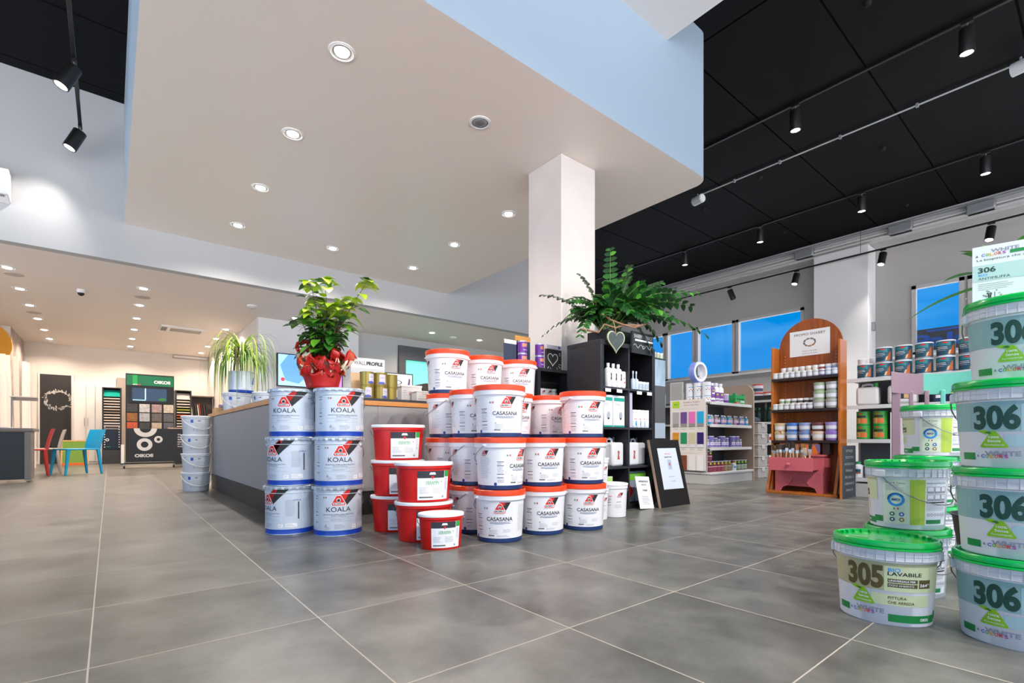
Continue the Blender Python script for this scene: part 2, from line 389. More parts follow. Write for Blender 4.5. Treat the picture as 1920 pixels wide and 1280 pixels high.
# pilaster
b = MB(); b.bb(12.5, 13.0, 3.35, 4.4, 0, ZB-0.35, mat('pilaster_paint', '#e2e0df', 0.7)); struct(b.build('wall_pilaster', smooth=False, bevel=0.01))
b = MB(); b.bb(12.62, 13.0, -5, 10.68, ZB-0.34, ZB, mat('beam_paint', '#bdbbb9', 0.7)); struct(b.build('trim_2', smooth=False))
# rear and left storefront glazing behind the photographer
def front_glazing(name, horiz, c0, a0, a1, n):
    b = MB()
    def bx(u0, u1, z0, z1, t=0.05):
        if horiz: b.bb(u0, u1, c0-t, c0+t, z0, z1, D_frame)
        else: b.bb(c0-t, c0+t, u0, u1, z0, z1, D_frame)
    st = (a1-a0)/n
    for k in range(n+1): bx(a0+k*st-0.04, a0+k*st+0.04, 0, 4.2)
    bx(a0, a1, 0, 0.12); bx(a0, a1, 2.5, 2.6); bx(a0, a1, 4.1, 4.2)
    o = struct(b.build(name, smooth=False))
    g = MB()
    if horiz: g.bb(a0, a1, c0-0.006, c0+0.006, 0.1, 4.12, G_win)
    else: g.bb(c0-0.006, c0+0.006, a0, a1, 0.1, 4.12, G_win)
    g.build('window_pane', o, smooth=False)
front_glazing('window_7', True, -5.1, -4.9, 13.0, 10)
front_glazing('window_8', False, -5.0, -5.0, 8.4, 7)
b = MB(); b.bb(-5.1, 13.25, -5.2, -5.0, 4.2, ZB, W_white); struct(b.build('wall_front', smooth=False))
b = MB(); b.bb(-5.15, -4.95, -5.1, 8.6, 4.2, ZB, W_white); struct(b.build('wall_left_upper', smooth=False))
# soffit block with its rounded corner
SX0, SX1, SY0, SY1 = 0.155, 5.22, 2.9, 8.45
R = 0.16; pts = [(SX0, SY0)]
for k in range(9): a = -pi/2+(pi/2)*k/8; pts.append((SX1-R+R*cos(a), SY0+R+R*sin(a)))
pts += [(SX1, SY1), (SX0, SY1)]
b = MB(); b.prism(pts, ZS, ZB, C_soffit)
# side faces: bluish cast of the daylight put into the colour
iw = b._m(mat('soffit_side_daylight_tint', '#94a6b6', 0.6))
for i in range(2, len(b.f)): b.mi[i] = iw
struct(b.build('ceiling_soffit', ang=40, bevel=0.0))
b = MB(); b.bb(SX0, 4.40, -5.0, SY0, ZU, ZB, mat('upper_ceiling_paint', '#dad8d6', 0.6)); struct(b.build('ceiling_upper', smooth=False))
b = MB(); b.bb(-5, 9.45, 8.6, 16.85, ZL, ZL+0.1, C_low); struct(b.build('ceiling_low', smooth=False))
# black panel ceiling with joints
b = MB(); b.bb(-5.15, 13.25, -5.2, 10.8, ZB+0.03, ZB+0.1, C_void)
xs = [-5.1, -1.65, 1.76, 4.0, 5.23, 7.13, 8.83, 10.6, 12.3, 13.2]
ys = [-5.1+1.2]+[0.66+1.27*k for k in range(-3, 7)]+[8.45]
ys = [-5.15, -4.42, -3.15, -1.88, -0.61, 0.66, 1.93, 3.20, 4.47, 5.73, 6.99, 8.25, 9.52, 10.7]
xs = [-5.1, -1.65, 1.76, 5.23, 7.13, 10.6, 13.2]
for x0, x1 in zip(xs[:-1], xs[1:]):
    for y0_, y1_ in zip(ys[:-1], ys[1:]):
        g = 0.012; b.bb(x0+g, x1-g, y0_+g, y1_-g, ZB, ZB+0.03, C_black)
struct(b.build('ceiling', smooth=False))
# column
mc = mat('column_plaster', '#d3cbc5', 0.5, noise=0.05, nscale=2.5, bump=0.05)
b = MB(); b.bb(3.55, 4.06, 3.56, 4.07, 0, ZS, mc); struct(b.build('wall_column', smooth=False, bevel=0.008))
# baseboards
b = MB(); b.bb(-1.6, 2.25, 16.83, 16.85, 0, 0.08, M_white); struct(b.build('baseboard_back', smooth=False))
b = MB(); b.bb(12.98, 13.0, -5, 10.6, 0, 0.08, M_white); struct(b.build('baseboard_right', smooth=False))

# ================================================================ LAMPS
def spot(parent, loc, direction, power, angle, blend, col, rad=0.04):
    l = bpy.data.lights.new('lamp_light', 'SPOT'); l.energy = power; l.spot_size = radians(angle); l.spot_blend = blend; l.color = col; l.shadow_soft_size = rad
    o = bpy.data.objects.new('lamp_light', l); COL.objects.link(o); o.parent = parent; o.location = loc
    o.rotation_euler = Vector(direction).to_track_quat('-Z', 'Y').to_euler(); return o
E_led = mat('led_glow', '#fff6ea', 0.5, emis=9.0)
def mk_down(power, col):
    def make():
        t = thing('recessed_downlight', 'x', 'downlight')
        MB().lathe([(0.098, 0.0), (0.098, -0.006), (0.086, -0.010), (0.076, -0.006), (0.072, 0.0)], M_white, 28, cap0=False, cap1=False).build('trim_ring', t)
        MB().lathe([(0.070, -0.001), (0.064, -0.007), (0.052, -0.004)], M_steel, 28, cap0=False, cap1=False).build('reflector', t)
        MB().lathe([(0.055, -0.001), (0.050, -0.010), (0.03, -0.014)], E_led, 28).build('led_lens', t)
        spot(t, (0, 0, -0.03), (0, 0, -1), power, 150, 0.6, col)
        return t
    return Stock(make)
DN = mk_down(P_SOFFIT, (1.0, 0.90, 0.82))
rows = [3.67, 4.95, 6.24, 7.53]
for i, y in enumerate(rows):
    DN.put('recessed downlight in the beige soffit, %s of the left row counted from the camera' % ORD[i], (1.35, y, ZS), 0, 'downlights in the beige soffit')
DN.put('recessed downlight alone between the two rows near the far edge of the beige soffit', (2.63, 7.53, ZS), 0, 'downlights in the beige soffit')
for i, y in enumerate(rows[1:]):
    DN.put('recessed downlight in the beige soffit, %s of the right row counted from the column' % ORD[i], (3.98, y, ZS), 0, 'downlights in the beige soffit')
t = thing('ceiling_speaker', 'small unlit round fitting with grey grille in the soffit, near the column', 'speaker', (2.63, 3.69, ZS))
MB().lathe([(0.098, 0.0), (0.098, -0.007), (0.078, -0.010), (0.074, -0.002)], M_white, 28, cap1=False).build('trim_ring', t)
b = MB().lathe([(0.07, -0.002), (0.055, -0.011), (0.03, -0.008)], M_grey, 24)
for k in range(4): b.box((0, -0.03+0.02*k, -0.011), (0.07, 0.006, 0.004), M_steel)
b.build('grille', t)
DL = mk_down(P_LOW, (1.0, 0.80, 0.64))
for nm, x in (('left', -1.10), ('middle', 0.42), ('right', 1.96)):
    for i, y in enumerate([9.75, 11.0, 12.23, 13.5, 14.78, 16.0]):
        if nm == 'right' and i in (0, 1): continue
        DL.put('recessed downlight in the low back ceiling, %s row, %s from the front' % (nm, ORD[i-2 if nm == 'right' else i]), (x, y, ZL), 0, 'downlights in the low back ceiling')
for i, (x, y) in enumerate(((5.6, 9.7), (6.9, 9.7))):
    DL.put('recessed downlight over the office door passage, %s one' % ('left', 'right')[i], (x, y, ZL), 0, 'downlights over the office passage')
def detector(x, y, z, r, label, cat='smoke detector', name='smoke_detector'):
    t = thing(name, label, cat, (x, y, z))
    MB().lathe([(r, 0), (r, -0.018), (r*0.8, -0.03)], M_white, 24).build('base', t)
    MB().lathe([(r*0.55, -0.028), (r*0.5, -0.05), (r*0.3, -0.056)], mat('detector_grey', '#bdb8b3', 0.5), 20).build('sensor', t)
detector(1.98, 9.78, ZL, 0.085, 'white smoke detector on the low ceiling above the trailing plant')
detector(-1.1, 16.2, ZL, 0.09, 'grey-white smoke detector on the low ceiling near the chalkboard')
detector(0.44, 16.3, ZL, 0.09, 'grey-white smoke detector on the low ceiling above the sample tower')
detector(6.24, 9.83, ZL, 0.08, 'flat smoke detector on the shaded low ceiling over the office door')
for x, y, l in ((-1.07, 10.1, 'round flush ceiling vent beside the leftmost low downlights'), (0.43, 10.35, 'round flush ceiling vent in the middle row of low downlights'), (-1.1, 12.9, 'round flush ceiling vent farther back in the left row')):
    t = thing('round_ceiling_vent', l, 'vent', (x, y, ZL)); MB().lathe([(0.11, 0), (0.105, -0.008), (0.07, -0.01)], mat('vent_beige', '#b9aea5', 0.5), 24).build('grille', t)
t = thing('dome_camera', 'white dome security camera with black lens on the low ceiling', 'camera', (-0.35, 10.46, ZL))
MB().lathe([(0.055, 0), (0.055, -0.05), (0.045, -0.055)], M_white, 20).build('base', t)
MB().lathe([(0.045, -0.05), (0.042, -0.075), (0.025, -0.095), (0.001, -0.102)], K_black, 20).build('lens_dome', t)
t = thing('ceiling_air_conditioner', 'square ceiling cassette air conditioner with slotted grille near the bookcase', 'air conditioner', (1.25, 12.85, ZL))
MB().bb(-0.42, 0.42, -0.3, 0.3, -0.03, 0, M_white).build('panel', t, bevel=0.01)
b = MB()
for k in range(7): b.box((0.04, -0.15+0.05*k, -0.034), (0.56, 0.02, 0.008), mat('vent_slot', '#a59d94', 0.5))
b.build('grille', t)
b = MB(); b.bb(-0.4, -0.3, -0.2, 0.2, -0.036, -0.03, mat('vent_dark', '#6d655e', 0.5)); b.build('air_flap', t)
t = thing('wall_light_bar', 'long pale strip light high on the back wall above the bookcase', 'light', (1.98, 16.85, 2.95))
MB().bb(-0.6, 0.27, -0.09, 0, -0.05, 0.05, mat('bar_grey', '#b9b2ab', 0.4)).build('housing', t, bevel=0.01)
MB().bb(-0.57, 0.24, -0.095, -0.085, -0.02, 0.02, M_white).build('diffuser', t)

# tracks
def track(name_label, X, ya, yb, z, hang):
    t = thing('lighting_track', name_label, 'lighting track', (X, ya, z))
    MB().bb(-0.018, 0.018, 0, yb-ya, -0.03, 0, K_black).build('rail', t, smooth=False, bevel=0.003)
    if hang > 0:
        for q in (0.3, (yb-ya)/2, yb-ya-0.3): MB().cyl((0, q, 0), (0, q, hang), 0.004, K_black, 6).build('suspension_rod', t)
    return t
track('black lighting track nearest the soffit on the black ceiling, two spotlights', 7.13, -3.5, 8.3, ZB, 0)
track('black lighting track across the middle of the black ceiling, four spotlights', 10.6, -3.5, 10.4, ZB, 0)
track('black lighting track hung in front of the window wall beam', 12.35, -3.5, 10.4, 4.55, 0.56)
track('black lighting track at upper left beside the soffit', -0.28, 1.5, 8.2, 4.52, 0.6)
def mk_spot(tilt, lit, power=P_TRACK):
    def make():
        t = thing('track_spotlight', 'x', 'spotlight')
        MB().bb(-0.02, 0.02, -0.05, 0.05, -0.022, 0, K_black).cyl((0, 0, -0.02), (0, 0, -0.075), 0.008, M_steel, 8).build('adapter', t)
        d = Vector(tilt).normalized(); p = Vector((0, 0, -0.075)); q = Vector((0, 0, 1)).rotation_difference(-d).to_matrix().to_4x4()
        M4 = Matrix.Translation(p+d*0.0) @ q
        MB().lathe([(0.055, -0.26), (0.066, -0.26), (0.069, -0.25), (0.069, -0.005), (0.06, 0.0)], K_black, 28, cap0=False, M4=M4).build('lamp_head', t)
        MB().lathe([(0.056, -0.255), (0.03, -0.250)], E_led if lit else K_black, 24, M4=M4).build('led_lens', t)
        if lit: spot(t, p+d*0.285, d, power, 95, 0.8, (1.0, 0.93, 0.86))
        return t
    return Stock(make)
TS = mk_spot((0.05, 0.02, -1), True)
for i, y in enumerate((4.87-0.005, 2.73, 1.02, -1.2, -3.0)[1:]):
    TS.put('black cylinder spotlight on the track nearest the soffit, %s' % ('far one of the two seen', 'near one of the two seen', 'third from the far end', 'fourth from the far end')[i], (7.13, y, ZB-0.03), 0, 'spotlights on the near black ceiling track')
for i, y in enumerate((6.5, 4.75, 2.94, 1.30, -0.5, -2.3)):
    TS.put('black cylinder spotlight on the middle track, %s counted from the plant' % ORD[i], (10.6, y, ZB-0.03), 0, 'spotlights on the middle track')
TW = mk_spot((-0.30, 0.1, -1), True, 55.0)
for i, y in enumerate((4.70, 3.05, 1.44, -0.6)):
    TW.put('black spotlight on the window wall track, %s lit one counted from the plant' % ORD[i], (12.35, y, 4.52), 0, 'spotlights on the window wall track')
mk_spot((0.1, -0.35, -1), False).put('black spotlight aimed away and unlit on the window wall track', (12.35, 6.30, 4.52), 0)
TL = mk_spot((-0.42, -0.05, -1), True, 34.0)
TL.put('nearer of the two tilted black spotlights on the upper left track', (-0.28, 6.75, 4.49)); TL.put('farther of the two tilted black spotlights on the upper left track', (-0.28, 8.12, 4.49))
TR = mk_spot((0.10, 0.75, -1), True, P_REAR_FILL)  # added unseen track and fill spots, to brighten the bucket fronts
tt = thing('lighting_track', 'added unseen lighting track across the white upper ceiling behind the photographer', 'lighting track', (0.3, -1.6, ZU))
MB().bb(0, 4.0, -0.018, 0.018, -0.03, 0, K_black).build('rail', tt, smooth=False)
for i, x in enumerate((0.6, 1.5, 2.4, 3.3, 4.1)): TR.put('added unseen fill spotlight aimed at the bucket piles, %s from left' % ORD[i], (x, -1.6, ZU-0.03), 0, 'added fill spotlights on the upper ceiling track')
# conduit, sensors, pipes
t = thing('ceiling_conduit', 'thin white conduit running across the black ceiling between the tracks', 'conduit', (8.4, -3.5, ZB-0.03))
MB().cyl((0, 0, 0), (0, 8.35, 0), 0.011, mat('conduit_white', '#b8b8b8', 0.4), 8).build('pipe', t)
for q in (1.2, 2.7, 4.25, 5.2, 6.1, 6.95, 7.7): MB().box((0, q, 0.0), (0.035, 0.03, 0.05), M_grey).build('bracket', t)
def flood(x, y, z, label):
    t = thing('ceiling_sensor', label, 'sensor', (x, y, z))
    MB().cyl((0, 0, 0), (0, 0, 0.10), 0.012, M_grey, 8).build('bracket', t)
    MB().cyl((0, 0.07, -0.02), (-0.05, -0.12, -0.03), 0.075, mat('sensor_grey', '#c9cccf', 0.4), 20).build('body', t)
    MB().cyl((-0.05, -0.12, -0.03), (-0.053, -0.13, -0.03), 0.06, M_white, 20).build('lens', t)
flood(8.35, 4.86, ZB-0.12, 'grey cylindrical sensor at the soffit end of the white conduit')
flood(8.3, 0.72, ZB-0.12, 'grey cylindrical sensor at the near end of the conduit, upper right edge')
t = thing('beam_pipework', 'bundle of grey pipes and ducts fixed along the window wall beam', 'pipes', (12.6, -3, ZB))
b = MB(); b.cyl((-0.04, 0, -0.08), (-0.04, 13.5, -0.08), 0.03, M_grey, 10); b.build('pipe', t)
b = MB(); b.cyl((-0.05, 0, -0.2), (-0.05, 13.5, -0.2), 0.022, mat('pipe_pale', '#cfcdca', 0.4), 10); b.build('pipe', t)
b = MB(); b.bb(-0.1, 0.0, 0.0, 13.5, -0.3, -0.27, mat('pipe_pale', '#cfcdca')); b.build('cable_tray', t)
for y in (5.8, 7.6, 4.6):
    MB().bb(-0.16, 0.0, y-0.2, y+0.2, -0.30, -0.12, mat('clamp_grey', '#9a9c9f', 0.4, metal=0.5)).build('clamp', t, bevel=0.02)
for i, (x, y) in enumerate(((6.06, 1.63), (8.66, 3.88), (9.27, 2.29), (9.0, 5.1), (11.86, 2.56), (11.36, 4.57), (10.95, 8.27))):
    t = thing('ceiling_fixing', 'small black fixing stud on the black ceiling, %s counted from the camera outwards' % ORD[i], 'fixing', (x, y, ZB), 0, 'fixing studs on the black ceiling'); MB().lathe([(0.035, 0), (0.035, -0.02), (0.02, -0.045)], C_void, 12).build('stud', t)
t = thing('wall_sensor', 'small grey motion sensor on the side of the window wall pilaster', 'sensor', (12.75, 3.35, 2.95)); MB().prism([(-0.05, 0), (0.05, 0), (0.05, 0.12), (0.02, 0.18), (-0.05, 0.18)], 0, 0.06, M_grey, Matrix.Rotation(pi/2, 4, 'X')).build('body', t)
t = thing('wall_air_conditioner', 'white wall air conditioner cut by the left edge of the photo', 'air conditioner', (-1.42, 8.45, 3.44))
b = MB(); b.prism([(0, 0), (0.19, 0.05), (0.21, 0.12), (0.21, 0.33), (0.17, 0.36), (0, 0.36)], -0.5, 0.5, M_white, Matrix(((0, 0, 1, 0), (-1, 0, 0, 0), (0, 1, 0, 0), (0, 0, 0, 1)))); b.build('housing', t, bevel=0.012)
b = MB(); b.bb(-0.46, 0.46, -0.2, -0.08, 0.035, 0.045, M_grey); b.build('air_flap', t, bevel=0.004)
# brown sign seen outside through the window
t = thing('roadside_sign', 'brown sign with blue lettering outside the right window', 'sign', (13.9, 2.55, 1.9))
MB().bb(0, 0.06, -1.4, 1.2, 0, 1.13, mat('sign_brown', '#4a4038', 0.6)).build('board', t, smooth=False)
MB().cyl((0.1, -0.9, -1.9), (0.1, -0.9, 0.2), 0.04, M_grey).cyl((0.1, 0.8, -1.9), (0.1, 0.8, 0.2), 0.04, M_grey).build('post', t)
a_ = Art(); a_.text('Palag', 0.28, 0.83, 1.25, 0.36, mat('sign_blue', '#1d4f9a', 0.6, emis=0.1), bold=0.03); a_.rect(-0.1, 1.06, 0.7, 1.10, mat('sign_blue', '#1d4f9a'))
a_.build('lettering', lambda u, v, h: (-h, -u, v), t)
b = MB(); b.bb(13.3, 18, -8, 12, -0.1, -0.02, mat('outdoor_paving', '#77756f', 0.8)); struct(b.build('ground_outside', smooth=False))
# ================================================================ PAINT BUCKETS
P_wh = mat('bucket_white', '#ecebee', 0.32); P_or = mat('lid_orange', '#ee4a1d', 0.3); P_navy = mat('navy_band', '#1c3769', 0.35)
P_red = mat('bucket_red', '#cf120a', 0.3); P_ink = mat('ink_black', '#262628', 0.6); P_gink = mat('ink_grey', '#a2a4aa', 0.6); P_lred = mat('logo_red', '#dc2a1c', 0.5)
P_blue = mat('band_blue', '#0f3fa6', 0.35); P_lb = mat('ink_blue', '#3a4a86', 0.6); P_lab = mat('label_white', '#f0f0f2', 0.45); P_bd = mat('dot_blue', '#1f4fae', 0.4)
P_green = mat('ink_green', '#2fa54a', 0.5); P_wire = mat('wire_metal', '#9b9c9e', 0.3, metal=0.8); P_char = mat('label_charcoal', '#33353b', 0.5)
def logo(a, x, y, s, L=2):
    """triangular emblem with a name bar, black and red slanted stripes rising to the right"""
    a.poly([(x-0.02*s, y+0.50*s), (x+0.38*s, y+0.5*s+0.0*s), (x+0.52*s, y+0.5*s), (x+0.16*s, y-0.08*s), (x-0.1*s, y-0.0*s)], P_lred, L)
    a.poly([(x+0.42*s, y+0.5*s), (x+0.9*s, y+0.5*s), (x+0.42*s, y-0.32*s), (x+0.2*s, y+0.08*s)], P_ink, L)
    def tri(k, m, l): a.poly([(x-0.10*s*k, y+0.36*s*k), (x+0.10*s*k, y+0.36*s*k), (x+0.46*s*k, y-0.22*s*k), (x+0.46*s*k, y-0.36*s*k), (x+0.38*s*k, y-0.42*s*k), (x-0.38*s*k, y-0.42*s*k), (x-0.46*s*k, y-0.36*s*k), (x-0.46*s*k, y-0.22*s*k)], m, l)
    tri(1.12, P_lab, L+1); tri(1.0, P_lred, L+2)
    a.disc(x, y+0.08*s, 0.13*s, P_lab, L+3); a.disc(x, y+0.07*s, 0.1*s, P_ink, L+4); a.disc(x-0.04*s, y+0.09*s, 0.025*s, P_lab, L+5); a.disc(x+0.04*s, y+0.09*s, 0.025*s, P_lab, L+5)
    a.rect(x-0.4*s, y-0.36*s, x+0.4*s, y-0.12*s, P_lab, L+3); a.text('BOERO', x, y-0.24*s, 0.7*s, 0.15*s, P_ink, L+4, bold=0.03)
def flag(a, x, y, s):
    a.rect(x-s, y-s/2, x-s*0.5, y+s/2, P_green, 1); a.ring(x, y, s*0.25, s*0.4, P_gink, 1, 12); a.rect(x+s*0.5, y-s/2, x+s, y+s/2, P_lred, 1)
def bail(t, R, z, side=0.0, drop=0.11, name='handle', ax=None, ay=None):
    """wire handle hanging down round the back from two ears"""
    ax = ax or R; ay = ay or R
    b = MB(); pts = []
    for k in range(17):
        a = -pi/2+pi*k/16; pts.append((ax*1.0*sin(a), -ay*1.0*cos(a), z-drop*cos(a)))
    M4 = Matrix.Rotation(side, 4, 'Z'); b.tube([M4 @ Vector(p) for p in pts], 0.0022, P_wire, 6)
    return b.build(name, t)
def mk_casasana(handle_side):
    def make():
        t = thing('paint_bucket', 'x', 'paint bucket')
        MB().lathe([(0.132, 0), (0.1365, 0.004), (0.1375, 0.027), (0.1375, 0.0271), (0.148, 0.246), (0.1482, 0.248), (0.157, 0.252), (0.1585, 0.292), (0.156, 0.293)],
                   [P_navy, P_navy, P_navy, P_wh, P_wh, P_wh, P_wh, P_wh], 48).build('body', t)
        MB().lathe([(0.156, 0.277), (0.1600, 0.278), (0.161, 0.304), (0.160, 0.3085), (0.157, 0.3108), (0.150, 0.3108), (0.147, 0.304)], P_or, 48, cap0=False).build('lid', t)
        a = Art()
        a.text('CASASANA', 0, 0.142, 0.158, 0.023, P_ink, 2, bold=0.012)
        logo(a, 0.0, 0.205, 0.072)
        a.lines(-0.06, 0.075, 0.122, 0.007, 2, 0.0025, P_lb, 1); a.lines(-0.035, 0.04, 0.112, 0.006, 1, 0.002, P_gink, 1)
        a.lines(-0.065, -0.01, 0.075, 0.007, 4, 0.0016, P_gink, 1); a.lines(0.02, 0.07, 0.078, 0.007, 3, 0.0016, P_gink, 1)
        a.disc(-0.062, 0.085, 0.003, P_ink, 1); flag(a, -0.085, 0.205, 0.012)
        for k, z in enumerate((0.165, 0.143, 0.093, 0.072)): a.rect(-0.155, z, -0.115, z+0.0035, P_ink, 1)
        a.lines(-0.152, -0.125, 0.158, 0.006, 2, 0.0014, P_lb, 1); a.lines(-0.152, -0.11, 0.134, 0.006, 6, 0.0014, P_gink, 1); a.lines(-0.152, -0.11, 0.06, 0.005, 4, 0.0014, P_gink, 1)
        for k in range(12): a.rect(-0.07+0.0032*k, 0.040, -0.068+0.0032*k, 0.048, P_ink, 1)
        a.lines(-0.02, 0.07, 0.043, 0.006, 2, 0.002, P_gink, 1)
        a.disc(-0.165, 0.036, 0.0095, P_bd, 2); a.disc(-0.165, 0.036, 0.006, P_lb, 3)
        F_ = a; a = Art()
        a.lines(0.12, 0.20, 0.22, 0.008, 20, 0.0016, P_gink, 1); a.lines(-0.27, -0.19, 0.19, 0.008, 16, 0.0016, P_gink, 1)
        logo(a, -0.24, 0.215, 0.038)
        for nm_, ar in (('label_print', F_), ('side_print', a)): ar.build(nm_, wrap(0.1375, 0.1375, 0.027, 0.148, 0.148, 0.246), t, du=0.02)
        bail(t, 0.158, 0.268, side=handle_side)
        b = MB()
        for s in (-1, 1):
            p = Matrix.Rotation(handle_side, 4, 'Z') @ Vector((0.160*s, 0, 0.268)); b.cyl(p*0.98, (p.x*1.005, p.y*1.005, 0.268), 0.010, P_wh, 10)
        b.build('handle_ear', t)
        return t
    return Stock(make)
CA = [mk_casasana(pi/2+1.2), mk_casasana(-pi/2-1.0), mk_casasana(0.0+pi)]
PC = 0.311
g_c = 'white paint buckets with orange lids in the centre pile'
# columns: pixel, depth, number of levels, label turn per level, words
cols = [
 ('A', 937, 3.04, [(0.0, 1), (0.95, 2), (0.28, 0)], 'the front column of the orange-lidded pile'),
 ('B', 1016, 3.27, [(0.32, 0), (0.40, 0)], 'the two-high column right of the front one'),
 ('C', 1093, 3.43, [(0.28, 0), (0.42, 0), (0.50, 1)], 'the rightmost column of the orange-lidded pile'),
 ('D', 887, 3.32, [(0.75, 1), (0.72, 1), (0.42, 0)], 'the column behind and left of the front one'),
 ('E', 840, 3.60, [(0.7, 0), (0.55, 0), (0.95, 1), (0.42, 0)], 'the leftmost column of the orange-lidded pile'),
 ('F', 957, 3.56, [(0.2, 0), (0.3, 0), (0.6, 0)], 'the column directly behind the front one'),
 ('G', 905, 3.86, [(0.2, 0), (0.3, 0), (0.1, 0), (0.42, 0)], 'the back column second from the left'),
 ('H', 970, 4.07, [(0.2, 0), (0.3, 0), (0.1, 0), (0.30, 0)], 'the back column third from the left'),
 ('I', 1028, 3.76, [(0.2, 0), (0.3, 0), (0.72, 0)], 'the rear column between the two right columns'),
]
LV = {2: ['bottom', 'top'], 3: ['bottom', 'middle', 'top'], 4: ['bottom', 'second', 'third', 'top']}
for nm, px, d, lv, words in cols:
    x, y = ray(px, d); n = len(lv)
    if nm == 'B': LVn = ['bottom', 'top']
    else: LVn = LV[n]
    for k, (tw, hs) in enumerate(lv):
        jx = 0.004*((k*7+px) % 3-1)
        CA[hs].put('orange-lidded white bucket, %s one in %s' % (LVn[k], words), (x+jx, y, PC*k), face_cam(x, y, tw), g_c)
# small white buckets right of the pile
def mk_white(r, h, two=False):
    def make():
        t = thing('small_bucket', 'x', 'paint bucket')
        MB().lathe([(r*0.84, 0), (r*0.87, 0.003), (r*0.95, h*0.84), (r, h*0.85), (r, h*0.94)], P_wh, 40).build('body', t)
        MB().lathe([(r*1.0, h*0.93), (r*1.03, h*0.94), (r*1.03, h*0.985), (r*0.98, h), (r*0.93, h), (r*0.91, h*0.97)], mat('lid_white', '#f2f2f3', 0.3), 40, cap0=False).build('lid', t)
        a = Art(); s = r/0.105
        logo(a, 0.035*s, h*0.66, 0.036*s); a.rect(-0.065*s, h*0.62, -0.02*s, h*0.635, P_lred, 1)
        for z in (0.52, 0.44, 0.36): a.rect(-0.065*s, h*z, -0.025*s, h*z+0.0025, P_ink, 1)
        a.text('Lux', 0.03*s, h*0.47, 0.03*s, 0.01*s, P_ink, 2) if False else a.rect(0.012*s, h*0.45, 0.05*s, h*0.47, P_gink, 1)
        a.lines(-0.065*s, -0.02*s, h*0.58, 0.005, 9, 0.0014, P_gink, 1); a.lines(0.0, 0.055*s, h*0.38, 0.006, 5, 0.0014, P_gink, 1); a.disc(-0.075*s, h*0.1, 0.007*s, P_bd, 2)
        a.build('label_print', wrap(r*0.87, r*0.87, 0, r*0.95, r*0.95, h*0.84), t, du=0.02)
        bail(t, r*1.02, h*0.82, side=pi/2+1.4, drop=0.07)
        return t
    return Stock(make)
x, y = ray(1150, 3.95); mk_white(0.112, 0.265).put('small all-white bucket on the floor between the orange-lidded pile and the black shelf', (x, y, 0), face_cam(x, y, 0.1))
S2 = mk_white(0.085, 0.235)
x, y = ray(1120, 3.80)
for k, w in enumerate(('bottom', 'top')): S2.put('narrow white bucket, %s of the two stacked behind the rightmost orange-lidded column' % w, (x, y, 0.235*k), face_cam(x, y, 0.45), 'narrow white buckets by the shelf')

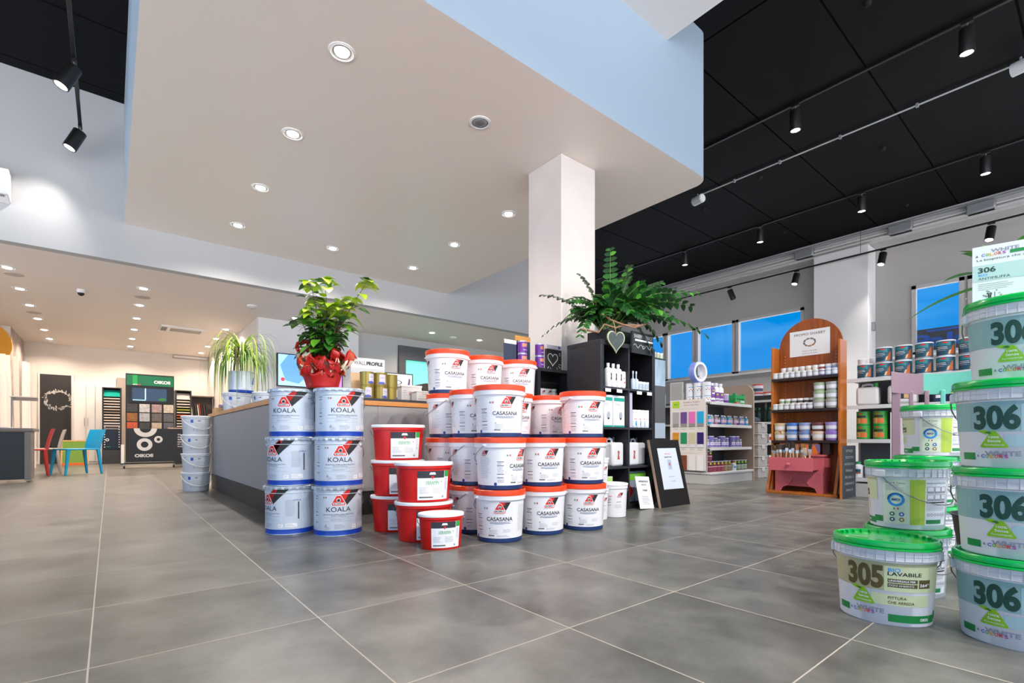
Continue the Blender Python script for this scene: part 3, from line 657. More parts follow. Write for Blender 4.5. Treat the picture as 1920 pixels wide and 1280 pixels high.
# ---------------------------------------------------------------- steel tins with blue base band
P_tin = mat('tin_pale_blue', '#ccd4de', 0.3, metal=0.15); P_tinr = mat('tin_rim', '#c9d0d8', 0.28, metal=0.6)
def mk_koala(hs):
    def make():
        t = thing('paint_tin', 'x', 'paint tin')
        MB().lathe([(0.148, 0), (0.151, 0.002), (0.151, 0.006), (0.1495, 0.009), (0.1495, 0.036), (0.1496, 0.0361), (0.1496, 0.262), (0.1525, 0.266), (0.1496, 0.270), (0.1496, 0.300)],
                   [P_tinr, P_tinr, P_blue, P_blue, P_blue, P_tin, P_tin, P_tin, P_tin], 56).build('body', t)
        b = MB(); b.lathe([(0.1496, 0.290), (0.158, 0.292), (0.160, 0.298), (0.160, 0.309), (0.157, 0.3122), (0.149, 0.3122), (0.147, 0.304)], P_tinr, 56, cap0=False)
        for k in range(24):
            a = 2*pi*k/24; b.box((0, 0, 0), (0.018, 0.004, 0.016), P_tinr, Matrix.Translation((0.1605*sin(a), -0.1605*cos(a), 0.3)) @ Matrix.Rotation(a, 4, 'Z'))
        b.build('lid', t)
        a = Art()
        a.text('KOALA', 0.0, 0.170, 0.150, 0.029, P_ink, 2)
        a.poly([(-0.01, 0.236), (0.065, 0.296), (0.12, 0.296), (0.06, 0.21), (0.02, 0.205)], P_lred, 1)
        a.poly([(0.058, 0.296), (0.095, 0.296), (0.02, 0.20), (-0.02, 0.232)], P_lred, 1)
        a.poly([(0.085, 0.296), (0.155, 0.296), (0.05, 0.196), (0.035, 0.222)], P_ink, 2)
        def tri(k, m, l): a.poly([(-0.012*k, 0.222+0.034*k), (0.012*k, 0.222+0.034*k), (0.042*k, 0.222-0.018*k), (0.036*k, 0.222-0.028*k), (-0.036*k, 0.222-0.028*k), (-0.042*k, 0.222-0.018*k)], m, l)
        tri(1.12, P_lab, 3); tri(1, P_lred, 4); a.disc(0, 0.228, 0.0125, P_lab, 5); a.disc(0, 0.227, 0.0095, P_ink, 6)
        a.rect(-0.033, 0.199, 0.033, 0.212, P_lab, 5); a.text('BOERO', 0, 0.2055, 0.058, 0.009, P_ink, 6, bold=0.03)
        a.text('IDROPITTURA SUPERLAVABILE VELLUTATA', 0, 0.138, 0.19, 0.0065, P_ink, 2); a.text('AD ALTA COPERTURA', 0, 0.128, 0.09, 0.0055, P_ink, 2)
        a.rect(-0.105, 0.118, 0.095, 0.1195, P_gink, 1); a.rect(-0.105, 0.095, 0.095, 0.096, P_gink, 1)
        a.lines(-0.05, 0.05, 0.108, 0.006, 2, 0.0018, P_gink, 1)
        a.poly([(-0.09, 0.06), (-0.07, 0.06), (-0.078, 0.08)], P_gink, 2); a.lines(-0.085, -0.045, 0.06, 0.006, 4, 0.0018, P_gink, 1); a.lines(-0.025, 0.04, 0.072, 0.006, 5, 0.0018, P_gink, 1)
        a.rect(0.085, 0.048, 0.115, 0.07, P_lab, 1); a.lines(0.088, 0.113, 0.062, 0.006, 2, 0.002, P_gink, 2); flag(a, -0.085, 0.245, 0.011)
        for z in (0.25, 0.235, 0.15, 0.128, 0.085): a.rect(-0.165, z, -0.14, z+0.0035, P_ink, 1)
        a.lines(-0.163, -0.135, 0.215, 0.0065, 9, 0.0016, P_gink, 1)
        F_ = a; a = Art()
        a.ring(0.11, 0.255, 0.008, 0.0095, P_gink, 1, 16, ry=0.6); a.lines(0.13, 0.20, 0.22, 0.007, 15, 0.0018, P_gink, 1)
        a.rect(0.205, 0.10, 0.212, 0.21, P_ink, 1); a.text('KOALA', 0.20, 0.222, 0.045, 0.010, P_bd, 2); a.rect(0.13, 0.05, 0.2, 0.075, P_lab, 1); a.lines(0.133, 0.19, 0.068, 0.006, 3, 0.0018, P_gink, 2)
        for nm_, ar in (('label_print', F_), ('side_print', a)): ar.build(nm_, wrap(0.1502, 0.1502, 0, 0.1502, 0.1502, 0.3), t, du=0.02, step=0.0003)
        pts = []
        R_ = 0.156
        for k in range(15):
            q = -pi/2+pi*k/14; pts.append(Matrix.Rotation(hs, 4, 'Z') @ Vector((R_*sin(q), -R_*1.03*cos(q)-0.003, 0.262-0.125*cos(q))))
        b = MB(); b.tube(pts, 0.0024, P_wire, 6); b.build('handle', t)
        b = MB()
        for s in (-1, 1):
            p = Matrix.Rotation(hs, 4, 'Z') @ Vector((0.150*s, 0, 0.262)); b.cyl(p, p*1.0+Vector((p.x*0.06, p.y*0.06, 0)), 0.013, P_tinr, 12, 0.009)
        b.build('handle_ear', t); return t
    return Stock(make)
KA, KB = mk_koala(pi/2+1.05), mk_koala(pi/2+2.3)
x, y = ray(634, 3.245)
for k, (tw, st, w) in enumerate(((0.02, KA, 'bottom'), (0.06, KA, 'middle'), (0.16, KB, 'top'))):
    KA.put('pale blue steel paint tin, %s of the right stack by the counter' % w, (x+0.005*k, y, 0.3125*k), face_cam(x, y, tw), 'steel paint tins by the counter')
x, y = ray(544, 3.29)
for k, (tw, w) in enumerate(((-1.05, 'bottom'), (-0.90, 'middle'), (-0.42, 'top'))):
    (KB if k < 2 else KA).put('pale blue steel paint tin, %s of the left stack by the counter' % w, (x+0.012*k, y, 0.3125*k), face_cam(x, y, tw), 'steel paint tins by the counter')

# ---------------------------------------------------------------- red oval buckets
def mk_veramin(ax, ay, h, lx=0.045):
    def make():
        t = thing('oval_bucket', 'x', 'paint bucket'); e = ay/ax
        kx, ky = ax*0.86, ay*0.86
        MB().lathe([(kx*0.98, ky*0.98, 0), (kx, ky, 0.003), (ax*0.94, ay*0.93, h*0.84), (ax*0.98, ay*0.98, h*0.85), (ax*0.98, ay*0.98, h*0.92)], P_red, 56).build('body', t)
        lw = mat('lid_white', '#f2f2f3')
        MB().lathe([(ax*0.97, ay*0.97, h*0.915), (ax, ay, h*0.92), (ax*1.01, ay*1.01, h*0.965), (ax*0.99, ay*0.99, h), (ax*0.93, ay*0.92, h), (ax*0.91, ay*0.9, h*0.975)], lw, 56, cap0=False).build('lid', t)
        s = h/0.235; a = Art(); x0, x1, z0, z1 = lx-0.095*s, lx+0.105*s, h*0.06, h*0.79
        a.poly([(x0, z0), (x1, z0), (x1, z1), (x0+0.02*s, z1), (x0+0.003*s, z1-0.03*s)], P_lab, 1)
        a.rect(x0+0.003*s, z1-0.042*s, x1-0.035*s, z1, P_char, 2); a.rect(x1-0.032*s, z1-0.036*s, x1, z1, P_green, 2)
        xm = lx-0.005
        a.text('VERAMIN', xm, h*0.50, 0.082*s, 0.017*s, P_green, 3, bold=0.02); a.rect(xm-0.042*s, h*0.45, xm+0.042*s, h*0.457, P_green, 3)
        a.poly([(xm-0.009*s, z1-0.03*s), (xm+0.009*s, z1-0.03*s), (xm, z1-0.052*s)], P_lred, 4); a.poly([(xm-0.02*s, z1-0.022*s), (xm+0.02*s, z1-0.022*s), (xm+0.014*s, z1-0.008*s), (xm-0.014*s, z1-0.008*s)], P_lab, 4)
        a.rect(xm+0.055*s, h*0.5, xm+0.06*s, h*0.53, P_lred, 3)
        a.lines(x0+0.012*s, x0+0.075*s, h*0.36, 0.008*s, 5, 0.0015, P_gink, 3); a.lines(x0+0.09*s, x1-0.045*s, h*0.36, 0.008*s, 5, 0.0015, P_gink, 3); a.lines(x1-0.03*s, x1-0.006*s, h*0.58, 0.007*s, 10, 0.0015, P_gink, 3)
        for k in range(16): a.rect(x0+0.012*s+0.0052*s*k, h*0.11, x0+0.016*s+0.0052*s*k, h*0.145, P_char, 3)
        a.disc(x1-0.04*s, h*0.13, 0.008*s, P_gink, 3, n=6)
        a.build('label_print', wrap(kx, ky, 0, ax*0.94, ay*0.93, h*0.84), t, du=0.02)
        b = MB(); pts = []
        for k in range(13):
            q = -pi/2+pi*k/12; pts.append((ax*1.03*sin(q), ay*1.06*cos(q)+0.003, h*0.83-0.09*s*abs(cos(q))))
        b.tube(pts, 0.002, P_wire, 6); b.build('handle', t)
        return t
    return Stock(make)
V = mk_veramin(0.178, 0.132, 0.236, 0.045)
d_ = 3.36; x, y = ray(745, d_)
for k, w in enumerate(('bottom', 'middle', 'top')):
    V.put('red oval bucket with white lid, %s of the three-high stack against the counter' % w, (x+0.004*k, y, 0.2362*k), YAW*-1+0.12+0.05*k, 'large red oval buckets')
x, y = ray(795, 3.04)
for k, w in enumerate(('bottom', 'top')):
    V.put('red oval bucket, %s of the two-high stack before the orange-lidded pile' % w, (x, y, 0.2362*k), -YAW+0.22+0.04*k, 'large red oval buckets')
x, y = ray(827, 2.80); mk_veramin(0.130, 0.092, 0.197, 0.012).put('smaller red oval bucket with white lid alone at the front of the red ones', (x, y, 0), -YAW+0.30)

# ---------------------------------------------------------------- green-lidded oval buckets
P_gl = mat('lid_green', '#06b04a', 0.22, coat=0.4); P_mb = mat('milky_plastic', '#dedfe2', 0.35)
def mk_oikos(num, c_bg, c_light, c_ink, word, l1, l2):
    P_bg = mat('print_bg_'+num, c_bg, 0.4); P_li = mat('print_light_'+num, c_light, 0.4); P_nu = mat('print_number_'+num, c_ink, 0.45)
    P_bi = mat('print_sky_blue', '#2d9be6', 0.4); P_gb = mat('print_green_bar', '#168a40', 0.4); P_leaf = mat('print_leaf', '#8cc51c', 0.4); P_lf2 = mat('print_leaf_dark', '#3f7d1d', 0.4)
    P_gw = mat('print_grey', '#9193a4', 0.4)
    def make():
        t = thing('oval_paint_bucket', 'x', 'paint bucket'); t.scale = (1, 1, 0.965); ax, ay, h = 0.149, 0.132, 0.272
        bx_, by_ = ax*0.86, ay*0.86; tx, ty, tz = ax*0.94, ay*0.93, 0.208
        MB().lathe([(bx_*0.98, by_*0.98, 0), (bx_, by_, 0.003), (tx, ty, tz), (tx+0.001, ty+0.001, tz+.001)], P_mb, 64).build('body', t)
        b = MB(); b.lathe([(tx, ty, tz), (ax*0.975, ay*0.97, tz+0.002), (ax*0.985, ay*0.98, 0.245), (ax*0.96, ay*0.96, 0.247)], P_mb, 64, cap0=False, cap1=False)
        for z in (0.212, 0.228): b.lathe([(ax*0.98, ay*0.977, z-0.0012), (ax*0.995, ay*0.993, z), (ax*0.98, ay*0.977, z+0.0012)], P_mb, 64, cap0=False, cap1=False)
        for k in range(36):
            a = 2*pi*k/36; b.box((0, 0, 0), (0.0016, 0.004, 0.030), P_mb, Matrix.Translation((ax*0.983*sin(a), -ay*0.98*cos(a), 0.225)) @ Matrix.Rotation(a, 4, 'Z'))
        b.build('collar', t)
        b = MB(); b.lathe([(ax*0.975, ay*0.97, 0.243), (ax*1.03, ay*1.035, 0.244), (ax*1.03, ay*1.035, 0.248), (ax*1.0, ay*1.0, 0.251), (ax*1.015, ay*1.02, 0.254), (ax*1.015, ay*1.02, 0.266), (ax*0.99, ay*0.99, 0.272), (ax*0.95, ay*0.94, 0.272), (ax*0.92, ay*0.90, 0.262), (ax*0.86, ay*0.82, 0.2605)], P_gl, 64, cap0=False)
        for k in range(30):
            a = 2*pi*(k+0.5)/30; b.box((0, 0, 0), (0.003, 0.012, 0.008), P_gl, Matrix.Translation((ax*0.905*sin(a), -ay*0.885*cos(a), 0.2655)) @ Matrix.Rotation(a, 4, 'Z'))
        b.build('lid', t)
        a = Art(); W2 = 0.178
        a.rect(-0.235, 0.112, W2, 0.203, P_bg, 1); a.rect(-0.005, 0.112, W2, 0.193, P_li, 2); a.rect(-0.10, 0.203, 0.185, 0.2035, P_bg, 1)
        a.text(num, -0.058, 0.155, 0.104, 0.076, P_nu, 3, bold=0.045)
        a.text('BIO', 0.021, 0.181, 0.032, 0.012, P_bi, 3, bold=0.02); a.text(word, 0.004, 0.163, min(0.095, 0.0115*len(word)), 0.012, P_ink, 3, bold=0.02, anchor='l')
        a.rect(0.004, 0.141, 0.085, 0.153, P_nu, 3); a.rect(0.004, 0.126, 0.085, 0.138, P_nu, 3)
        a.text(l1, 0.007, 0.144, 0.072, 0.006, P_lab, 4, bold=0.03, anchor='l'); a.text(l2, 0.007, 0.129, 0.068, 0.006, P_lab, 4, bold=0.03, anchor='l')
        a.rect(0.089, 0.126, 0.128, 0.153, P_nu, 3); a.text('264', 0.104, 0.136, 0.025, 0.010, P_lab, 4, bold=0.03); a.text('MQ', 0.121, 0.139, 0.009, 0.005, P_lab, 4)
        a.rect(-0.04, 0.066, 0.125, 0.102, P_li, 1); a.text('PITTURA', 0.005, 0.087, 0.050, 0.009, P_nu, 3, anchor='l', bold=0.01); a.text('CHE ARREDA', 0.005, 0.072, 0.073, 0.009, P_nu, 3, anchor='l', bold=0.01)
        a.poly([(-0.068, 0.113), (-0.058, 0.113), (-0.030, 0.066), (-0.034, 0.062), (-0.092, 0.062), (-0.096, 0.066)], P_leaf, 3)
        a.poly([(-0.100, 0.112), (-0.086, 0.117), (-0.072, 0.112), (-0.080, 0.103)], P_leaf, 4); a.poly([(-0.084, 0.110), (-0.072, 0.112), (-0.066, 0.106), (-0.074, 0.104)], P_lf2, 5)
        a.text('100%', -0.062, 0.094, 0.024, 0.007, P_lab, 5, bold=0.02); a.text('Senza', -0.062, 0.083, 0.030, 0.008, P_lab, 5, bold=0.02); a.text('Formaldeide', -0.062, 0.071, 0.045, 0.006, P_lab, 5)
        a.text('WHITE', -0.045, 0.044, 0.080, 0.015, P_gw, 2, bold=0.03)
        a.text('&', -0.103, 0.037, 0.006, 0.007, P_ink, 3)
        for k, (ch, hx) in enumerate(zip('COLORS', ('#1f5fc0', '#5fae1e', '#e8a21a', '#e0632a', '#c93048', '#b04aa8'))): a.text(ch, -0.090+0.0108*k, 0.036, 0.009, 0.011, mat('letter_'+hx, hx, 0.4), 4, bold=0.03)
        a.rect(-0.155, 0.024, -0.112, 0.046, P_gb, 2); a.rect(0.006, 0.014, 0.132, 0.038, P_gb, 2); a.rect(0.134, 0.014, 0.165, 0.038, P_gb, 2); a.text('OIKOS', 0.114, 0.025, 0.030, 0.009, P_lab, 3, bold=0.04)
        # reverse side: instruction panel, round badge and pictograms
        P_yg = mat('print_yellow_green', '#b6cf4a' if num == '305' else '#5fb6a0', 0.4); P_pg = mat('print_pale', '#dfe9cf' if num == '305' else '#cfe6e2', 0.4)
        o = 0.315; F_ = a; a = Art()
        a.rect(o-0.115, 0.02, o-0.03, 0.200, P_pg, 1); a.rect(o-0.03, 0.02, o+0.02, 0.200, P_yg, 1); a.rect(o+0.02, 0.02, o+0.12, 0.200, P_lab, 1)
        a.text('White & Colors', o-0.105, 0.182, 0.06, 0.007, P_ink, 3, anchor='l'); a.lines(o-0.105, o-0.045, 0.176, 0.005, 5, 0.0016, P_gink, 3)
        a.ring(o-0.072, 0.118, 0.018, 0.027, P_bi, 3); a.ring(o-0.072, 0.118, 0.022, 0.0275, mat('badge_blue', '#155a9e', 0.4), 4, a0=0.5, a1=3.2); a.text('BIO', o-0.072, 0.118, 0.026, 0.009, mat('badge_blue', '#155a9e'), 4, bold=0.04)
        a.rect(o-0.080, 0.078, o-0.076, 0.086, P_gb, 3); a.rect(o-0.068, 0.078, o-0.064, 0.086, P_lred, 3)
        for (dx, dz, c) in ((-0.085, 0.060, '#2c7d3a'), (-0.055, 0.060, '#1f6fae'), (-0.085, 0.038, '#34495e'), (-0.055, 0.038, '#a8861e')): a.disc(o+dx, dz, 0.0085, mat('pictogram_'+c, c, 0.4), 3); a.disc(o+dx, dz, 0.004, P_lab, 4)
        a.text('MODALIT\u00c0 DI APPLICAZIONE', o+0.024, 0.184, 0.085, 0.0065, P_ink, 3, anchor='l')
        for k in range(3):
            for j in range(2): a.line([(o+0.026+0.03*k, 0.148-0.03*j), (o+0.052+0.03*k, 0.148-0.03*j), (o+0.052+0.03*k, 0.172-0.03*j), (o+0.026+0.03*k, 0.172-0.03*j), (o+0.026+0.03*k, 0.148-0.03*j)], 0.0012, P_ink, 3); a.rect(o+0.028+0.03*k, 0.149-0.03*j, o+0.050+0.03*k, 0.155-0.03*j, P_gink, 3)
        a.rect(o+0.024, 0.108, o+0.11, 0.113, P_ink, 3); a.lines(o+0.024, o+0.11, 0.098, 0.006, 4, 0.0015, P_gink, 3)
        for k in range(6): a.ring(o+0.032+0.014*k, 0.062, 0.004, 0.0052, P_ink, 3, 10)
        a.rect(o+0.024, 0.026, o+0.09, 0.042, P_gb, 3); a.rect(o-0.155, 0.024, o-0.118, 0.048, P_gb, 2)
        for nm_, ar in (('label_print', F_), ('side_print', a)): ar.build(nm_, wrap(bx_, by_, 0, tx, ty, tz), t, du=0.015, step=0.00025)
        b = MB(); pts = []
        for k in range(15):
            q = -pi/2+pi*k/14; pts.append((ax*1.03*sin(q), ay*1.04*cos(q), 0.222-0.12*abs(cos(q))**0.8))
        b.tube(pts, 0.0022, P_wire, 6); b.build('handle', t)
        b = MB()
        for s in (-1, 1): b.box((s*ax*1.0, 0, 0.222), (0.012, 0.04, 0.03), P_mb)
        b.build('handle_ear', t, bevel=0.004)
        return t
    return Stock(make)
O5 = mk_oikos('305', '#b9b48c', '#d3dbae', '#5d5227', 'LAVABILE', 'UNIVERSALE PER', 'OGNI AMBIENTE')
O6 = mk_oikos('306', '#8fb5b4', '#a9c9cf', '#1f4a3e', 'ANTIMUFFA', 'LAVABILE', 'ALTISSIMA')
PO = 0.2628
O5.put('single green-lidded oval bucket numbered 305 in front of the green-lidded stacks', (2.088, 0.512, 0), -1.36+0.06).scale = (1, 1, 1.02)
for k, (w, tw) in enumerate((('bottom', 0.0), ('second from bottom', 0.14), ('third from bottom', 0.0))):
    O6.put('teal green-lidded oval bucket numbered 306, %s of the four-high stack' % w, (2.14, 0.192, PO*k), -1.36-0.02+tw, 'teal numbered buckets at the right edge')
O6.put('teal green-lidded oval bucket numbered 306, topmost under the paint poster', (2.245, 0.18, PO*3), -1.36+0.12, 'teal numbered buckets at the right edge')
for k, w in enumerate(('bottom', 'top')):
    O5.put('yellow-green oval bucket turned sideways with wire handle, %s of the two behind the 305 bucket' % w, (2.50, 0.54, PO*k), -1.36-2.15, 'yellow-green buckets behind the numbered ones').scale = (1, 1, 0.965)
for k, w in enumerate(('bottom', 'middle', 'top')):
    O5.put('yellow-green oval bucket, %s of the three-high stack in front of the two-tone chair' % w, (3.38, 0.62+0.03*(k < 2), PO*k), -1.36-2.0, 'yellow-green buckets behind the numbered ones').scale = (1, 1, 0.965)
# ================================================================ COUNTER AND WHAT STANDS ON IT
K_pan = mat('counter_panel', '#a09f9f', 0.45, noise=0.03, nscale=3); K_wood = wood('counter_edge_wood', '#d08a4a', '#dc9c5c', 5, 0.35, axis=0); K_woody = wood('counter_edge_wood_side', '#c98a56', '#d9a06c', 5, 0.35, axis=1)
K_top = mat('counter_top_dark', '#3a3b3e', 0.35); K_kick = mat('kick_dark', '#3c3a39', 0.5)
t = thing('shop_counter', 'long L-shaped grey shop counter with wooden edge and dark top', 'counter', (0.975, 3.85, 0))
MB().bb(0.02, 0.72, 0.02, 3.35, 0.0, 0.19, K_kick).bb(0.72, 2.54, 0.02, 0.72, 0, 0.19, K_kick).build('plinth', t, smooth=False)
MB().bb(0, 0.74, 0, 3.37, 0.19, 0.885, K_pan).bb(0.74, 2.55, 0, 0.74, 0.19, 0.885, K_pan).build('front_panel', t, smooth=False, bevel=0.003)
MB().bb(-0.012, 0.0, -0.012, 3.39, 0.887, 0.925, K_woody).bb(0.0, 2.55, -0.012, 0.0, 0.887, 0.925, K_wood).bb(0, 0.75, 3.37, 3.39, 0.887, 0.925, K_wood).build('wooden_edge', t, smooth=False, bevel=0.002)
MB().bb(0.0, 0.76, 0.0, 3.37, 0.887, 0.925, K_top).bb(0.76, 2.55, 0.0, 0.76, 0.887, 0.925, K_top).bb(0.06, 2.55, 0.06, 0.73, 0.925, 0.953, K_top).bb(0.06, 0.73, 0.73, 2.0, 0.925, 0.953, K_top).build('worktop', t, smooth=False, bevel=0.002)
# gold tins two high, seen over the steel tins
P_gold = mat('tin_gold', '#a8954a', 0.32, metal=0.5); P_gl2 = mat('tin_gold_label', '#d8d3e2', 0.4)
def gold_art(a): a.rect(-0.02, 0.02, 0.035, 0.10, P_gl2, 1); a.disc(0.0, 0.025, 0.03, mat('gold_label_blue', '#5a66b8', 0.4), 2, ry=0.012); a.text('Oro', 0.005, 0.072, 0.03, 0.010, P_lb, 3)
GT = jar('gold_tin', 'tin', 0.058, 0.118, P_gold, P_gold, 0.008, P_gold, (0.05, 0.9), gold_art, 28)
for i, x in enumerate((1.72, 1.845)):
    for k in range(2): GT.put('gold tin on the counter, %s of the %s pair' % (('lower', 'upper')[k], ('left', 'right')[i]), (x, 4.09, 0.954+0.118*k), -0.25+0.5*((i+k) % 2), 'gold tins on the counter')
GT.put('gold tin on the counter turned label away, lower of the rear pair', (1.97, 4.15, 0.954), 0.9, 'gold tins on the counter'); GT.put('gold tin on the counter turned label away, upper of the rear pair', (1.97, 4.15, 1.072), 1.2, 'gold tins on the counter')
# upright leaflet display
t = thing('display_card', 'white upright display card reading wall profile behind the gold tins', 'display card', (1.80, 4.24, 0.954), -0.05)
MB().bb(-0.16, 0.15, 0, 0.006, 0, 0.38, mat('card_white', '#e6e6e6', 0.5)).bb(-0.16, 0.15, 0.006, 0.10, 0, 0.008, mat('card_white', '#e6e6e6')).build('card', t, smooth=False)
a = Art(); a.text('WALL', -0.08, 0.335, 0.11, 0.034, mat('wp_grey', '#6f6b6a', 0.5), 2, bold=0.02); a.text('PROFILE', 0.055, 0.335, 0.15, 0.034, P_ink, 2, bold=0.05)
a.rect(-0.15, 0.375, -0.05, 0.378, P_gink, 2); a.rect(-0.16, 0.10, 0.15, 0.26, mat('wp_beige', '#d9b48c', 0.5), 1); a.rect(-0.16, 0.245, 0.15, 0.29, mat('wp_pale', '#c9cbd0', 0.5), 2)
a.poly([(0.0, 0.19), (0.03, 0.225), (0.07, 0.245), (0.10, 0.235), (0.11, 0.2), (0.06, 0.17)], mat('wp_skin', '#c98a62', 0.5), 3); a.rect(0.085, 0.17, 0.125, 0.25, mat('wp_blue', '#3f3f7c', 0.5), 2)
a.build('card_print', flat_front(), t)
t = thing('small_monitor', 'small bright card with purple tower drawing beside the display card', 'sign', (2.20, 4.42, 0.954), -0.1)
MB().bb(-0.15, 0.13, 0, 0.012, 0, 0.30, mat('dark_backing', '#33363c', 0.4)).build('stand', t, smooth=False)
a = Art(); a.rect(-0.145, 0.02, 0.12, 0.29, P_lab, 1); a.ring(-0.03, 0.21, 0.035, 0.045, P_ink, 2, ry=0.5); a.poly([(0.045, 0.04), (0.085, 0.04), (0.10, 0.25), (0.085, 0.25)], mat('tower_purple', '#6b4a78', 0.5), 2); a.disc(0.02, 0.05, 0.03, P_ink, 2, ry=0.012); a.rect(0.09, 0.05, 0.11, 0.075, P_lred, 3)
a.build('sign_print', flat_front(), t)
# clear boxes
def box_thing(name, label, cat, loc, dims, m, rz=0, lid=None, art=None, group=None, bev=0.004):
    t = thing(name, label, cat, loc, rz, group); w, d, h = dims
    MB().bb(-w/2, w/2, -d/2, d/2, 0, h*(0.9 if lid else 1), m).build('body', t, bevel=bev)
    if lid: MB().bb(-w/2-0.004, w/2+0.004, -d/2-0.004, d/2+0.004, h*0.88, h, lid).build('lid', t, bevel=bev)
    if art:
        a = Art(); art(a); a.build('print', lambda u, v, q: (u, -d/2-0.001-q, v), t)
    return t
P_frost = mat('frosted_box', '#cfcac8', 0.3); P_fr2 = mat('frosted_lid', '#d9d2cc', 0.3)
box_thing('plastic_box', 'larger frosted plastic box on the counter right of the gold tins', 'box', (2.17, 4.20, 0.954), (0.20, 0.16, 0.155), P_frost, -0.05, P_fr2, lambda a: (a.rect(-0.03, 0.07, 0.08, 0.10, mat('box_skin', '#c9a394', 0.5), 1), a.lines(-0.09, -0.04, 0.1, 0.02, 5, 0.006, P_gink, 1)))
box_thing('plastic_box', 'smaller frosted plastic box with printed card on the counter, in front of the larger', 'box', (2.24, 4.04, 0.954), (0.19, 0.11, 0.095), P_frost, -0.02, P_fr2, lambda a: (a.text('Velature', 0.0, 0.068, 0.09, 0.010, mat('box_red', '#b0604e', 0.5), 2), a.lines(-0.08, 0.08, 0.05, 0.01, 2, 0.002, P_gink, 1), a.rect(-0.08, 0.012, 0.08, 0.03, mat('box_taupe', '#b5a49b', 0.5), 1)))
box_thing('dark_box', 'low dark box on the counter behind the frosted boxes', 'box', (2.62, 4.38, 0.954), (0.5, 0.3, 0.20), mat('dark_brown_box', '#3b3330', 0.5))
# TV screen on the partition
t = thing('wall_screen', 'wall-mounted screen showing blue and violet shapes behind the red-wrapped plant', 'screen', (3.23, 10.58, 1.69))
MB().bb(-0.66, 0.66, -0.06, 0, -0.02, 0.64, K_black).build('bezel', t, bevel=0.008)
t_em = lambda n, c, e=1.0: mat(n, c, 0.4, emis=e)
a = Art(); a.rect(-0.635, 0.0, 0.635, 0.62, t_em('scr_blue', '#7fa8e6', 0.9), 1); a.poly([(-0.5, 0.1), (-0.25, 0.05), (0.02, 0.3), (-0.1, 0.6), (-0.45, 0.62), (-0.6, 0.4)], t_em('scr_deep', '#4f7fd6', 0.8), 2)
a.poly([(0.1, 0), (0.635, 0), (0.635, 0.35), (0.4, 0.3)], t_em('scr_violet', '#b765d8', 0.9), 2); a.poly([(0.15, 0.4), (0.635, 0.45), (0.635, 0.62), (0.2, 0.62)], t_em('scr_pale', '#d9e2f6', 0.9), 2); a.disc(0.45, 0.35, 0.1, t_em('scr_green', '#6fcf3a', 0.9), 3); a.disc(-0.55, 0.12, 0.04, t_em('scr_red', '#c8343c', 0.8), 3)
a.build('picture', lambda u, v, h: (u, -0.061-h, v), t)
# left end of the counter: tubs, bucket with plant, wooden box
P_tub = mat('tub_translucent', '#ccd0d6', 0.35); P_tubr = mat('tub_rim', '#dfe1e6', 0.3)
def mk_tub(r, h, e=1.0, mb=P_tub):
    def make():
        t = thing('plastic_tub', 'x', 'tub')
        MB().lathe([(r*0.86, 0), (r*0.88, 0.004), (r*0.96, h*0.82), (r, h*0.84), (r, h*0.95)], mb, 40, ell=e).build('body', t)
        b = MB().lathe([(r*1.02, h*0.92), (r*1.04, h*0.93), (r*1.04, h*0.985), (r*1.0, h), (r*0.94, h), (r*0.92, h*0.98)], P_tubr, 40, ell=e, cap0=False); b.build('lid', t)
        a = Art(); s = r/0.17; a.rect(-0.13*s, h*0.62, -0.10*s, h*0.78, P_bd, 1); a.rect(-0.05*s, h*0.70, -0.02*s, h*0.74, P_lb, 1); a.lines(-0.08*s, 0.05*s, h*0.55, 0.016, 6, 0.003, P_gink, 1); a.rect(-0.10*s, h*0.2, -0.095*s, h*0.3, P_bd, 1)
        a.build('label_print', wrap(r*0.88, r*0.88*e, 0, r*0.96, r*0.96*e, h*0.82), t, du=0.03)
        b = MB(); pts = [(r*1.05*sin(q), -e*r*1.06*cos(q)-0.003, h*0.84-0.14*s*abs(cos(q))) for q in [(-pi/2+pi*k/14) for k in range(15)]]
        b.tube(pts, 0.004, mat('handle_plastic', '#e2e2e0', 0.4), 6); b.build('handle', t); return t
    return Stock(make)
TB = mk_tub(0.150, 0.222)
for k, (w, ch) in enumerate((('bottom', 0), ('second', 1), ('third', 0), ('topmost', 1))):
    TB.put('grey-white plastic tub, %s of the stack beside the far end of the counter' % w, (0.805, 6.98, 0.2225*k), face_cam(0.8, 6.98, 0.25+0.2*ch), 'plastic tubs stacked by the counter')
T2 = mk_tub(0.18, 0.24, 0.8)
T2.put('wide translucent tub on the counter end, left one under the trailing plant', (1.21, 6.70, 0.9255), face_cam(1.27, 6.12, 0.3), 'translucent tubs on the counter end'); T2.put('wide translucent tub on the counter end, right one behind the trailing plant', (1.47, 6.38, 0.9255), face_cam(1.5, 5.8, -0.4), 'translucent tubs on the counter end')
def mk_planter():
    t = thing('planter_tin', 'x', 'tin')
    MB().lathe([(0.132, 0), (0.134, 0.003), (0.134, 0.03), (0.1342, 0.0301), (0.134, 0.24), (0.138, 0.244), (0.138, 0.252), (0.13, 0.252), (0.128, 0.22)], [P_blue, P_blue, P_blue, P_tin, P_tin, P_tinr, P_tinr, P_tinr], 40, cap1=False).lathe([(0.128, 0.215), (0.01, 0.222)], mat('soil', '#3a2d22', 0.9), 40, cap0=False).build('body', t)
    a = Art(); a.rect(-0.1, 0.05, -0.04, 0.2, mat('tin_pale_print', '#dbe3ec', 0.4), 1); a.poly([(0.02, 0.1), (0.06, 0.1), (0.09, 0.19), (0.05, 0.19)], mat('tin_blue_print', '#3c6bb8', 0.4), 1)
    a.build('label_print', wrap(0.134, 0.134, 0, 0.134, 0.134, 0.25), t, du=0.02); return t
